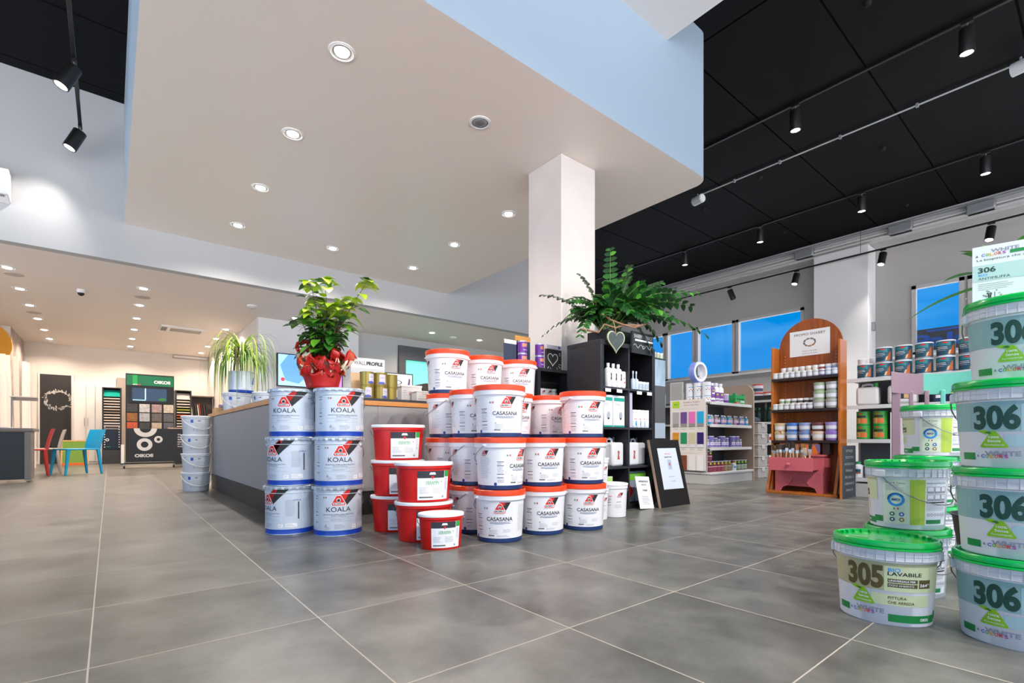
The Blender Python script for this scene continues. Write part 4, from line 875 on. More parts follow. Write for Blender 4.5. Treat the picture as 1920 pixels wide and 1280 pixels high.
tp = mk_planter(); tp.location = (1.23, 6.66, 1.166); tp.rotation_euler = (0, 0, 0.6); tp['label'] = 'pale blue tin used as planter standing on the tubs at the counter end'
t = thing('wooden_tray', 'pale wooden box on the far end of the counter', 'box', (1.19, 7.05, 0.926))
w_ = wood('pale_pine', '#c79a66', '#d8b07c', 6, 0.5, axis=0)
MB().bb(-0.19, 0.15, -0.13, -0.118, 0, 0.07, w_).bb(-0.19, 0.15, 0.118, 0.13, 0, 0.07, w_).bb(-0.19, -0.178, -0.118, 0.118, 0, 0.07, w_).bb(0.138, 0.15, -0.118, 0.118, 0, 0.07, w_).bb(-0.178, 0.138, -0.118, 0.118, 0, 0.008, w_).build('tray', t, smooth=False)
t = thing('rolled_magazine', 'rolled lilac magazine lying across the wooden box', 'magazine', (1.17, 7.06, 0.996)); MB().cyl((-0.12, -0.1, 0.022), (0.13, 0.08, 0.022), 0.022, mat('lilac_paper', '#9a8aa8', 0.5), 14).build('roll', t)

# ================================================================ BLACK CUBE SHELVES BY THE COLUMN
K_sh = mat('shelf_black', '#1f1e21', 0.4); K_shf = mat('shelf_edge_black', '#2c2d33', 0.4)
t = thing('cube_shelf', 'tall black two-by-four cube shelf in front of the pale column', 'shelf', (3.16, 2.71, 0))
W_, D_, H_ = 0.76, 0.39, 1.445
MB().bb(0, 0.04, 0, D_, 0, H_-0.04, K_sh).build('side_panel', t, bevel=0.002); MB().bb(W_-0.04, W_, 0, D_, 0, H_-0.04, K_sh).build('side_panel', t, bevel=0.002)
MB().bb(0, W_, 0, D_, H_-0.04, H_, K_sh).build('top_panel', t, bevel=0.002); MB().bb(0.04, W_-0.04, 0, D_, 0, 0.04, K_sh).build('bottom_panel', t, bevel=0.002)
MB().bb(W_/2-0.009, W_/2+0.009, 0.004, D_-0.01, 0.04, H_-0.04, K_shf).build('divider', t, smooth=False)
ZSH = [0.375, 0.716, 1.057]
for z in ZSH:
    for x0, x1 in ((0.04, W_/2-0.009), (W_/2+0.009, W_-0.04)): MB().bb(x0, x1, 0.004, D_-0.01, z-0.018, z, K_shf).build('shelf_board', t, smooth=False)
MB().bb(0.04, W_-0.04, D_-0.012, D_-0.002, 0.04, H_-0.04, K_sh).build('back_panel', t, smooth=False)
SXo, SYo = 3.16, 2.71
def sp(x, y, z): return (SXo+x, SYo+y, z)
# bottles
P_bot = mat('bottle_white', '#dfe0e4', 0.3); P_cap = mat('bottle_cap', '#e9e9ec', 0.3)
def bottle(name, cat, r, h, mb, mc, art=None, neck=0.35, sh=0.72, ell=1.0, seg=18, mlab=None):
    def make():
        t = thing(name, 'x', cat)
        MB().lathe([(r*0.95, 0), (r, 0.004), (r, h*sh), (r*0.8, h*(sh+0.06)), (r*neck, h*(sh+0.11)), (r*neck, h*0.88)], mb, seg, ell=ell).build('body', t)
        MB().lathe([(r*neck*1.25, h*0.86), (r*neck*1.25, h*0.99), (r*neck*1.0, h)], mc, seg).build('cap', t)
        if mlab: MB().lathe([(r+0.0008, h*0.12), (r+0.0008, h*0.66)], mlab, seg, ell=ell, cap0=False, cap1=False).build('label', t)
        if art: a = Art(); art(a); a.build('label_print', wrap(r+0.001, (r+0.001)*ell, 0, r+0.001, (r+0.001)*ell, h), t, du=r*0.3)
        return t
    return Stock(make)
P_rib = mat('ribbon_brown', '#5a3a36', 0.5); P_rr = mat('ribbon_orange', '#b8552e', 0.5)
def ribbon(m, s=1.0, z=0.09): return lambda a: (a.poly([(-0.012*s, z-0.03*s), (-0.002*s, z-0.03*s), (0.012*s, z+0.02*s), (0.004*s, z+0.03*s), (-0.004*s, z+0.012*s)], m, 2), a.poly([(0.002*s, z-0.03*s), (0.012*s, z-0.03*s), (-0.002*s, z+0.03*s), (-0.01*s, z+0.026*s)], m, 3))
BW = bottle('white_bottle', 'bottle', 0.033, 0.205, P_bot, P_cap, ribbon(P_rib))
for i, x in enumerate((0.145, 0.212, 0.279)): BW.put('white bottle with brown ribbon mark, %s from left on top shelf of the cube shelf' % ORD[i], sp(x, 0.045, 1.058), 0.15, 'white bottles in the cube shelf')
P_tubeb = mat('tube_white', '#e6e2e4', 0.4)
t = thing('white_tube', 'white tube with red dots beside the ribbon bottles in the cube shelf', 'tube', sp(0.338, 0.04, 1.058)); MB().lathe([(0.032, 0.012), (0.034, 0.02), (0.033, 0.13), (0.030, 0.145)], P_tubeb, 16, ell=0.6).build('body', t)
MB().lathe([(0.022, 0), (0.022, 0.014)], P_cap, 14).build('cap', t); a = Art(); a.disc(0, 0.05, 0.008, P_lred, 1); a.disc(-0.005, 0.085, 0.006, P_lred, 1); a.build('label_print', flat_front(-0.021), t)
PB_ = bottle('pale_bottle', 'bottle', 0.022, 0.165, mat('bottle_pale_blue', '#b9c6d8', 0.25), mat('cap_grey', '#c9ccd4', 0.3), None, 0.3, 0.5)
for i, x in enumerate((0.475, 0.522)): PB_.put('slim pale blue bottle, %s one in the upper right cube' % ('left', 'right')[i], sp(x, 0.035, 1.058), 0, 'slim pale bottles')
JW = jar('small_white_jar', 'jar', 0.024, 0.075, mat('jar_pale', '#c6cfd6', 0.3), P_cap, 0.018, mat('jar_label_grey', '#a9b6bf', 0.4))
for i, x in enumerate((0.572, 0.6225, 0.673)): JW.put('small pale jar, %s from left in the upper right cube of the cube shelf' % ORD[i], sp(x, 0.035, 1.058), 0.2*i, 'small pale jars')
for i, x in enumerate((0.09, 0.24, 0.52, 0.67)):
    t = thing('price_tag', 'small white price tag clipped under the top shelf, %s from left' % ORD[i], 'price tag', sp(x, -0.004, 1.012)); MB().bb(-0.035, 0.035, 0, 0.003, 0, 0.028, P_lab).build('tag', t, smooth=False)
    a = Art(); a.text('9,90', 0, 0.014, 0.04, 0.011, P_gink, 1); a.build('tag_print', flat_front(), t)
P_teal = mat('carton_teal', '#1f9b8b', 0.45); P_cart = mat('carton_white', '#e3e4e8', 0.45)
def carton_art(a): a.rect(-0.07, 0.225, 0.07, 0.255, P_teal, 1); a.rect(-0.075, 0.0, 0.075, 0.015, P_teal, 1); a.lines(-0.055, 0.02, 0.20, 0.01, 2, 0.003, P_gink, 1); a.disc(0.02, 0.10, 0.022, mat('tennis_grey', '#a8acb8', 0.5), 1, ry=0.033); a.rect(0.01, 0.065, 0.03, 0.08, mat('tennis_grey', '#a8acb8'), 1)
for i, x in enumerate((0.125, 0.288)): box_thing('carton', 'white carton with teal header, %s of two in the second row cube' % ('left', 'right')[i], 'carton', sp(x, 0.14, 0.7165), (0.155, 0.20, 0.275), P_cart, 0, None, carton_art, 'white and teal cartons')
t = thing('leaning_leaflet', 'tall lilac-white leaflet standing at the divider in the second row', 'leaflet', sp(0.435, 0.09, 0.7165)); MB().bb(-0.02, 0.025, -0.06, -0.05, 0, 0.31, mat('leaflet_lilac', '#bcb9cc', 0.5)).build('sheet', t, smooth=False)
SPB = jar('spray_can', 'can', 0.029, 0.16, mat('can_pale_blue', '#cfd9e6', 0.3), P_cap, 0.018, mat('can_label_white', '#e4e8f0', 0.35), (0.1, 0.85), lambda a: (a.poly([(-0.01, 0.02), (0.012, 0.02), (0.006, 0.06), (-0.004, 0.06)], mat('drop_blue', '#2c8fd0', 0.4), 1), a.poly([(0.02, 0.02), (0.04, 0.02), (0.034, 0.06), (0.026, 0.06)], mat('drop_blue', '#2c8fd0'), 1), a.rect(-0.02, 0.075, 0.03, 0.08, P_lred, 1)))
for i, x in enumerate((0.502, 0.563, 0.624, 0.685)): SPB.put('pale can with blue drops, %s from left in the second row right cube' % ORD[i], sp(x, 0.05, 0.7165), 0.2*i, 'pale cans with blue drops')
def mk_jerry(w, d, h, mb, mc, art=None, name='jerrycan'):
    def make():
        t = thing(name, 'x', 'jerrycan')
        MB().bb(-w/2, w/2, -d/2, d/2, 0, h*0.82, mb).build('body', t, bevel=w*0.12)
        MB().tube([(-w*0.28, 0, h*0.80), (-w*0.24, 0, h*0.92), (0, 0, h*0.95), (w*0.18, 0, h*0.92), (w*0.22, 0, h*0.8)], w*0.07, mb, 8).build('grip', t)
        MB().cyl((w*0.32, 0, h*0.80), (w*0.32, 0, h), w*0.12, mc, 14).build('cap', t)
        if art: a = Art(); art(a); a.build('label_print', lambda u, v, q: (u, -d/2-0.001-q, v), t)
        return t
    return Stock(make)
JC = mk_jerry(0.165, 0.20, 0.255, P_bot, K_black, ribbon(P_rr, 1.3, 0.10))
for x, y, w in ((0.128, 0.2, 'behind, left bottom-but-one cube'), (0.262, 0.13, 'in front, left cube of the third row'), (0.484, 0.13, 'left one in the right cube of the third row')):
    JC.put('white jerrycan with orange ribbon mark %s' % w, sp(x, y, 0.3755), 0.05, 'white jerrycans in the cube shelf')
mk_jerry(0.14, 0.18, 0.25, mat('jerry_grey', '#c0c2c8', 0.35), K_black).put('greyer jerrycan without ribbon at the right of the third row', sp(0.643, 0.16, 0.3755), 0.0)
P_lime = mat('carton_lime', '#6fb52e', 0.45)
def lime(a): a.rect(-0.08, 0.16, 0.08, 0.245, P_lime, 1); a.poly([(-0.08, 0.22), (0.08, 0.2), (0.08, 0.245), (-0.08, 0.245)], mat('carton_lime_pale', '#b5dc7e', 0.45), 2)
box_thing('carton', 'lime-topped white carton at the bottom left of the cube shelf', 'carton', sp(0.13, 0.15, 0.0405), (0.17, 0.2, 0.25), P_cart, 0, None, lime)
def mk_limetin():
    t = thing('lime_tin', 'x', 'tin'); MB().bb(-0.075, 0.075, -0.05, 0.05, 0, 0.27, mat('tin_grey_blue', '#9fb0c4', 0.3, metal=0.3)).build('body', t, bevel=0.01); MB().bb(-0.073, 0.073, -0.048, 0.048, 0.272, 0.278, P_tinr).build('lid', t)
    a = Art(); a.rect(-0.072, 0.20, 0.072, 0.265, P_lime, 1); a.poly([(0, 0.04), (0.05, 0.10), (0, 0.16), (-0.05, 0.10)], P_lred, 2); a.build('label_print', lambda u, v, q: (u, -0.051-q, v), t); return t
S_ = Stock(mk_limetin); S_.put('lime-topped metal tin with red diamond, left one at bottom right of the cube shelf', sp(0.48, 0.12, 0.0405), 0, 'lime-topped tins'); S_.put('lime-topped metal tin with red diamond, right one at bottom right of the cube shelf', sp(0.64, 0.12, 0.0405), 0, 'lime-topped tins')
# small black shelf
t = thing('cube_shelf', 'lower black cube shelf behind the orange-lidded pile, left of the column', 'shelf', (2.66, 3.42, 0)); Wb, Hb_ = 0.875, 1.285
for x0, x1 in ((0, 0.03), (0.435, 0.475), (Wb-0.03, Wb)): MB().bb(x0, x1, 0, 0.13 if x1 > 0.85 else 0.38, 0, Hb_-0.03, K_shf).build('side_panel', t, smooth=False)
MB().bb(0, Wb, 0, 0.13, Hb_-0.03, Hb_, K_shf).build('top_panel', t, smooth=False)
for z in (0.3, 0.62, 0.93): MB().bb(0.03, 0.435, 0, 0.13, z-0.02, z, K_shf).build('shelf_board', t, smooth=False); MB().bb(0.475, Wb-0.03, 0, 0.13, z-0.02, z, K_shf).build('shelf_board', t, smooth=False)
MB().bb(0.0, Wb, 0.125, 0.135, 0, Hb_-0.03, K_sh).build('back_panel', t, smooth=False)
P_pur = mat('can_purple', '#6a2f96', 0.35); P_pur2 = mat('can_peach', '#d98a6c', 0.4)
PU = jar('purple_can', 'can', 0.042, 0.115, P_tinr, P_tinr, 0.01, P_pur, (0.06, 0.92), lambda a: (a.rect(-0.04, 0.06, 0.012, 0.09, P_pur2, 1), a.rect(0.016, 0.06, 0.04, 0.09, mat('can_silver_print', '#c5bcd6', 0.4), 1), a.disc(0.02, 0.095, 0.012, P_or, 2, ry=0.006), a.rect(-0.03, 0.03, 0.03, 0.034, P_lab, 2)), 24)
for i, x in enumerate((0.30, 0.515)):
    for k in range(2): PU.put('purple paint can on the lower black shelf, %s of the %s pair' % (('lower', 'upper')[k], ('left', 'right')[i]), (2.66+x, 3.48, 1.2855+0.115*k), 0.1+0.2*i+0.1*k, 'purple cans on the lower black shelf')
t = thing('heart_sign', 'square chalkboard picture with white heart on the lower black shelf', 'sign', (3.36, 3.47, 1.2855), 0.0)
MB().bb(-0.10, 0.10, 0, 0.03, 0, 0.20, mat('chalk_black', '#2a2a2a', 0.7)).bb(-0.10, 0.10, 0, 0.035, 0.20, 0.24, mat('sign_pale_band', '#c9c6cc', 0.5)).build('board', t, smooth=False)
def heart_pts(cx, cz, s, n=40): return [(cx+s*16*sin(q)**3/17, cz+s*(13*cos(q)-5*cos(2*q)-2*cos(3*q)-cos(4*q))/17) for q in [2*pi*k/n for k in range(n+1)]]
a = Art(); a.line(heart_pts(-0.02, 0.105, 0.07), 0.006, P_lab, 1); a.rect(0.055, 0.21, 0.08, 0.235, P_pur, 1)
for (x0, z0, x1, z1) in ((0.06, 0.06, 0.09, 0.055), (0.055, 0.045, 0.085, 0.02), (0.035, 0.03, 0.045, 0.005), (-0.07, 0.03, -0.09, 0.01), (-0.05, 0.02, -0.055, 0.003), (0.065, 0.16, 0.08, 0.17), (0.068, 0.145, 0.085, 0.15)): a.line([(x0, z0), (x1, z1)], 0.005, P_lab, 1)
a.build('board_print', flat_front(), t)
t = thing('leaflet_stand', 'dark upright leaflet with wooden top standing at the back of the lower black shelf', 'leaflet', (3.05, 3.53, 1.2855)); MB().bb(-0.13, 0.05, 0, 0.01, 0, 0.245, mat('dark_navy_board', '#2e3850', 0.5)).bb(-0.13, 0.05, -0.003, 0.012, 0.245, 0.29, wood('tan_wood', '#b5803f', '#c9944e')).build('board', t, smooth=False)
t = thing('leaflet_stand', 'small dark blue leaflet at the left end of the lower black shelf', 'leaflet', (2.80, 3.47, 1.2855)); MB().bb(-0.06, 0.08, 0, 0.01, 0, 0.22, mat('dark_navy_board', '#2e3850')).bb(-0.06, 0.08, -0.001, 0.011, 0.19, 0.225, P_lab).build('board', t, smooth=False)
SB2 = box_thing
for i, x in enumerate((0.53, 0.61)): box_thing('carton', 'small white carton with red and black logo, %s of two in the lower black shelf' % ('left', 'right')[i], 'carton', (2.66+x, 3.48, 0.9305), (0.075, 0.06, 0.165), P_cart, 0, None, lambda a: (logo(a, 0.0, 0.13, 0.035), a.lines(-0.03, 0.03, 0.08, 0.01, 4, 0.003, P_gink, 1)), 'small logo cartons')
bottle('white_bottle', 'bottle', 0.035, 0.17, P_bot, P_cap, lambda a: a.rect(0.01, 0.07, 0.03, 0.09, P_lred, 1), 0.7, 0.75).put('stout white bottle right of the small logo cartons', (2.66+0.705, 3.485, 0.9305), 0)
jar('white_pot', 'pot', 0.05, 0.05, P_bot, P_cap, 0.015).put('white pot at the left side of the lower black shelf', (2.66+0.36, 3.48, 0.9305), 0)
# framed notice, price card, tall grey boards
def slab_frame(): pass
t = thing('notice_board', 'large black leaning frame holding a white notice beside the cube shelf', 'notice board', (4.035, 2.555, 0), 0.0)
M4 = Matrix.Rotation(radians(-12), 4, 'X')
o = MB().bb(-0.245, 0.225, 0, 0.02, 0.0, 0.62, mat('frame_black', '#171515', 0.4), M4).build('frame', t, bevel=0.003)
MB().bb(-0.25, -0.245, 0, 0.022, 0.0, 0.62, mat('frame_edge_tan', '#a88d78', 0.5), M4).build('frame_edge', t, smooth=False)
a = Art(); a.poly([(-0.155, 0.16), (0.165, 0.155), (0.150, 0.54), (-0.15, 0.54)], mat('notice_paper', '#cfd8e8', 0.5), 1)
a.text('PROMO', 0, 0.485, 0.09, 0.014, P_lred, 2, bold=0.03); a.text('IDROPITTURA', 0.0, 0.455, 0.12, 0.012, P_ink, 2, bold=0.03); a.rect(-0.025, 0.34, 0.035, 0.43, mat('notice_bluegrey', '#a9b7cf', 0.5), 2); a.rect(-0.005, 0.375, 0.012, 0.40, P_lred, 3); a.lines(-0.05, 0.05, 0.27, 0.02, 1, 0.005, P_gink, 2); a.text('€ 39,90', 0.01, 0.228, 0.075, 0.013, P_green, 2)
a.build('notice', lambda u, v, h: tuple(M4 @ Vector((u, -h-0.001, v))), t)
t = thing('price_card', 'white price card leaning against the foot of the cube shelf', 'price card', (3.655, 2.60, 0), 0.05); M5 = Matrix.Rotation(radians(-14), 4, 'X') @ Matrix.Rotation(radians(4), 4, 'Y')
MB().bb(-0.11, 0.10, 0, 0.004, 0.005, 0.29, P_lab, M5).build('card', t, smooth=False)
a = Art(); a.text('NATURE STUCCO', 0, 0.245, 0.14, 0.016, P_ink, 2, bold=0.02); a.text('FINITURA', 0, 0.215, 0.08, 0.012, P_ink, 2); a.text('€ 35,00', 0.0, 0.165, 0.07, 0.018, P_ink, 2, bold=0.03); a.lines(-0.06, 0.06, 0.11, 0.013, 6, 0.003, P_gink, 2)
a.build('card_print', lambda u, v, h: tuple(M5 @ Vector((u, -h-0.001, v))), t)
t = thing('sample_stand', 'tall stand of grey and pale blue sample boards right of the cube shelf', 'sample display', (4.0, 2.82, 0))
for z0, z1, c in ((0, 0.62, 'frame_black'), (0.62, 0.77, 'pan_pale'), (0.77, 1.13, 'pan_dark'), (1.13, 1.385, 'pan_cloud')):
    m = {'frame_black': mat('frame_black', '#171515'), 'pan_pale': mat('pan_pale', '#a4b2bf', 0.4), 'pan_dark': mat('pan_dark', '#57585a', 0.5), 'pan_cloud': mat('pan_cloud', '#9fb4c4', 0.35, noise=0.25, nscale=3)}[c]
    MB().bb(0.0, 0.25, 0, 0.03, z0+0.001, z1, m).build('sample_board', t, smooth=False)
MB().bb(0.0, 0.25, 0.0, 0.05, 1.385, 1.40, mat('shelf_glass_black', '#242a2c', 0.3)).build('top_rail', t, smooth=False)
JT = jar('small_pale_jar', 'jar', 0.022, 0.055, mat('jar_cream_green', '#c9d3b8', 0.35), P_cap, 0.014)
for i in range(4): JT.put('tiny pale jar on top of the grey sample boards, %s from left' % ORD[i], (4.03+0.06*i, 2.845, 1.4005), 0, 'tiny jars on the sample boards')
# ================================================================ GONDOLA WITH COLOUR CARD PANEL
G_met = mat('gondola_grey', '#b3b2b0', 0.4); G_dk = mat('gondola_back_dark', '#4b4a4c', 0.55); G_br = mat('gondola_taupe_panel', '#a08c7c', 0.6); G_lt = mat('shelf_front_pale', '#cbcac8', 0.4)
GX, GY = 6.24, 3.44
t = thing('gondola_shelf', 'grey metal gondola with taupe side panel standing in mid floor', 'shop shelving', (GX, GY, 0))
MB().bb(0, 1.19, 0.0, 0.50, 0.0, 0.135, G_met).build('base', t, bevel=0.004)
MB().bb(-0.01, 1.19, -0.015, 0.50, 0.137, 0.165, G_lt).build('shelf_board', t, bevel=0.003)
for z in (0.502, 0.816, 1.122):
    MB().bb(0.005, 1.17, 0.02, 0.44, z-0.025, z-0.003, G_met).bb(0.005, 1.17, 0.0, 0.02, z-0.04, z, G_lt).build('shelf_board', t, smooth=False, bevel=0.002)
MB().bb(0.0, 1.19, 0.44, 0.47, 0.165, 1.10, G_dk).build('back_panel', t, smooth=False)
MB().bb(0.0, 0.02, 0.06, 0.62, 0.17, 1.08, G_met).bb(0.0, 0.02, 0.42, 0.62, 1.08, 1.42, G_met).bb(-0.004, 0.0, 0.44, 0.60, 1.12, 1.40, mat('peg_panel', '#9c9b9a', 0.5)).build('peg_panel', t, smooth=False)
pp = [(-0.01, 0.0), (0.50, 0.0), (0.50, 1.43)]+[(0.13-0.14*sin(q), 1.29+0.14*cos(q)) for q in [pi/2*k/8 for k in range(9)]]
MB().prism(pp, 1.19, 1.23, G_br, Matrix(((0, 0, 1, 0), (1, 0, 0, 0), (0, 1, 0, 0), (0, 0, 0, 1)))).build('side_panel', t, ang=30)
# colour card panel on the end facing the entrance
t = thing('colour_card_board', 'white board of twelve colour samples on the end of the gondola', 'sample board', (GX-0.02, 3.50, 0))
MB().bb(-0.012, 0.0, 0.0, 0.54, 0.185, 1.16, mat('card_panel', '#ddd6d0', 0.5)).build('board', t, smooth=False, bevel=0.002)
def cards(fnc):
    a = Art()
    cc = [['#a9a6a4', '#6a4a8a', '#e070b8', '#1fa5d8'], ['#c98a2c', '#1f8a5c', '#c9c0a0', '#2c1f66'], ['#575250', '#7a4028', '#e4dfdc', '#e6e4e4']]
    for r_, row in enumerate(cc):
        for c_, h_ in enumerate(row):
            u = 0.045+0.125*c_; zt = (0.985, 0.70, 0.385)[r_]
            t2 = thing('colour_sample', '%s sample tile, %s column of the %s row on the colour board' % ({'#a9a6a4': 'mid grey', '#6a4a8a': 'violet', '#e070b8': 'pink', '#1fa5d8': 'bright blue', '#c98a2c': 'ochre marbled', '#1f8a5c': 'green', '#c9c0a0': 'sand', '#2c1f66': 'dark indigo', '#575250': 'dark grey', '#7a4028': 'brown', '#e4dfdc': 'off-white', '#e6e4e4': 'plain white'}[h_], ORD[c_], ('top', 'middle', 'bottom')[r_]), 'colour sample', (GX-0.0325, 3.50+0.54-u-0.0475, zt-0.20), 0, 'colour samples on the gondola end')
            hh = 0.205
            MB().bb(-0.008, 0.0, -0.046, 0.046, 0.045 if r_ < 2 and h_ != '#c98a2c' else 0.0, hh, mat('sample_'+h_, h_, 0.35, noise=0.25 if h_ == '#c98a2c' else 0.0, nscale=25)).build('tile', t2, smooth=False)
            if r_ < 2 and h_ != '#c98a2c': MB().bb(-0.0078, 0.0, -0.046, 0.046, 0.0, 0.045, mat('sample_foot_%d' % r_, ('#8f8c8a', '#d9d8dc')[r_], 0.4)).build('tile_foot', t2, smooth=False)
            a.rect(u+0.01, zt-0.235, u+0.08, zt-0.228, P_gink, 1)
    a.rect(0.04, 1.05, 0.15, 1.145, mat('lime_square', '#a8cf1e', 0.5), 1); a.text('BIO', 0.095, 1.10, 0.06, 0.02, P_green, 2, bold=0.04)
    a.text('Smalti e Colori', 0.33, 1.125, 0.24, 0.022, mat('card_mauve', '#a05a86', 0.5), 1); a.text('finiture decorative', 0.33, 1.085, 0.22, 0.018, mat('card_mauve', '#a05a86'), 1)
    a.text('campioni colore', 0.27, 1.03, 0.30, 0.012, P_gink, 1); a.text('campioni finitura', 0.27, 0.42, 0.36, 0.012, mat('card_mauve', '#a05a86'), 1)
    a.build('board_print', fnc, t)
cards(lambda u, v, h: (-0.0125-h, 0.54-u, v))
# goods
def goods(stock, xs, y, z, label, group, rz=lambda i: 0.0, words=ORD, base=(0, 0), dz=0):
    for i, x in enumerate(xs): stock.put(label % words[i], (base[0]+x, base[1]+y, z), rz(i), group)
mw = lambda n, c, r=0.35, **k: mat(n, c, r, **k)
def dots(cols):
    def f(a):
        for k, c in enumerate(cols): a.disc(-0.035+0.018*k, 0.03+0.02*(k % 2), 0.008, mat('dot_'+c, c, 0.4), 2)
        a.rect(-0.05, 0.075, 0.05, 0.083, mat('stripe_sky', '#2f8fc8', 0.4), 1)
    return f
JA = jar('white_can', 'can', 0.055, 0.135, P_wh, P_cap, 0.012, mw('can_white_label', '#e6e6ea'), (0.05, 0.95), dots(('#2f8fc8', '#c9712a', '#c93038', '#6fa52a', '#2f8fc8')), 24)
for i, x in enumerate((0.36, 0.235, 0.11)):
    for k in range(2): JA.put('white can with coloured dots on top of the gondola, %s of the %s pair' % (('lower', 'upper')[k], ORD[i]), (GX+0.085, GY+x, 1.1225+0.136*k), -0.7+0.2*k, 'dotted white cans on the gondola top')
TP = bottle('tall_bottle', 'bottle', 0.04, 0.265, mw('bottle_violet', '#7a4596'), P_cap, lambda a: (a.rect(-0.035, 0.03, 0.035, 0.06, P_lab, 1), a.rect(-0.02, 0.11, 0.03, 0.13, P_lab, 1), a.disc(0, 0.16, 0.012, mat('lime_square', '#a8cf1e'), 1)), 0.55, 0.7, mlab=None)
TW2 = bottle('tall_bottle', 'bottle', 0.045, 0.27, P_bot, P_cap, lambda a: (a.rect(-0.05, 0.06, 0.05, 0.14, mat('band_violet', '#7b3f9a', 0.4), 1), a.disc(0.0, 0.11, 0.014, mat('lime_square', '#a8cf1e'), 2), a.rect(-0.03, 0.02, 0.03, 0.035, mat('band_violet', '#7b3f9a'), 1)), 0.5, 0.72)
TP.put('slim violet bottle beside the dotted cans on the gondola top', (GX+0.20, GY+0.10, 1.1225), -0.4); TW2.put('white bottle with violet band, left one on the gondola top', (GX+0.31, GY+0.10, 1.1225), -0.5, 'white bottles with violet band'); TW2.put('white bottle with violet band, right one on the gondola top', (GX+0.43, GY+0.10, 1.1225), -0.5, 'white bottles with violet band')
jar('violet_can', 'can', 0.042, 0.13, P_pur, P_cap, 0.012, mw('can_lilac', '#b9a3cf'), (0.3, 0.9)).put('short violet can next to the green crate on the gondola top', (GX+0.56, GY+0.09, 1.1225), 0)
TQ = bottle('tall_bottle', 'bottle', 0.045, 0.33, mw('bottle_pale_teal', '#a9c6cf'), mw('cap_navy', '#26407e'), lambda a: a.rect(-0.05, 0.1, 0.05, 0.16, mat('band_teal', '#2f9aa8', 0.4), 1), 0.6, 0.75)
TQ.put('tall teal banded bottle behind the violet ones on the gondola top', (GX+0.62, GY+0.33, 1.1225), 0)
for i, x in enumerate((0.34, 0.48)): bottle('tall_bottle', 'bottle', 0.04, 0.29, mw('bottle_navy', '#30336e'), mw('cap_navy', '#26407e'), None, 0.6, 0.75).put('dark navy bottle behind the violet banded ones, %s' % ('left', 'right')[i], (GX+x, GY+0.33, 1.1225), 0)
# green crate
t = thing('green_crate', 'green slatted wooden crate on the right end of the gondola top', 'crate', (GX+0.84, GY+0.13, 1.1225), 0.05); gc = mat('crate_green', '#12934a', 0.5)
b = MB()
for s in (-1, 1):
    b.bb(-0.165, 0.165, s*0.105-0.006, s*0.105+0.006, 0.006, 0.062, gc).bb(-0.165, 0.165, s*0.105-0.006, s*0.105+0.006, 0.075, 0.125, gc)
    b.bb(s*0.165-0.006, s*0.165+0.006, -0.105, 0.105, 0.006, 0.062, gc).bb(s*0.165-0.006, s*0.165+0.006, -0.105, 0.105, 0.075, 0.125, gc)
for sx in (-1, 1):
    for sy in (-1, 1): b.bb(sx*0.15-0.015, sx*0.15+0.015, sy*0.09-0.015, sy*0.09+0.015, 0, 0.15, gc)
b.bb(-0.16, 0.16, -0.10, 0.10, 0.0, 0.01, gc); b.build('crate_body', t, smooth=False)
a = Art()
for k in range(3): a.rect(0.02+0.045*k, 0.02, 0.045+0.045*k, 0.05, P_lab, 1)
a.build('crate_labels', flat_front(-0.112), t)
for i, (dx, dy) in enumerate(((-0.08, -0.03), (0.05, 0.0))): jar('small_tub', 'tub', 0.04, 0.12, P_wh, P_cap, 0.015, mw('tub_pink', '#c98aa0'), (0.6, 0.85)).put('small white tub inside the green crate, %s one' % ('left', 'right')[i], (GX+0.84+dx, GY+0.13+dy, 1.134), 0)
t = thing('orange_marker', 'orange and pink marker lying before the green crate', 'marker', (GX+0.74, GY+0.012, 1.1335), 0); MB().cyl((-0.06, -0.01, 0), (0.02, 0, 0), 0.011, mw('marker_orange', '#f05a22')).build('barrel', t); MB().cyl((0.02, 0, 0), (0.07, 0.0, 0), 0.010, mw('marker_pink', '#b45aa8')).build('cap', t)
# blue tape ring standing on the cans
t = thing('blue_roll', 'large blue and white roll standing on the dotted cans', 'roll', (GX+0.085, GY+0.24, 1.1235+0.272), 1.42)
M4 = Matrix.Translation((0, 0, 0.145)) @ Matrix.Rotation(pi/2, 4, 'Y')
MB().lathe([(0.135, -0.05), (0.145, -0.04), (0.145, 0.04), (0.135, 0.05), (0.105, 0.05), (0.105, -0.05), (0.135, -0.05)], [mw('roll_blue', '#7f92dc')]*3+[mw('roll_white', '#e6e8f2')]*3, 40, cap0=False, cap1=False, M4=M4).build('roll', t)
MB().prism([(-0.02, 0), (0.02, 0), (0.012, 0.09), (0.05, 0.12), (-0.035, 0.12), (-0.01, 0.08)], -0.052, -0.047, mw('roll_white', '#e6e8f2'), Matrix.Translation((0.0, -0.13, -0.02)) @ Matrix.Rotation(pi/2, 4, 'X') @ Matrix.Rotation(0.3, 4, 'Y')).build('tape_end', t)
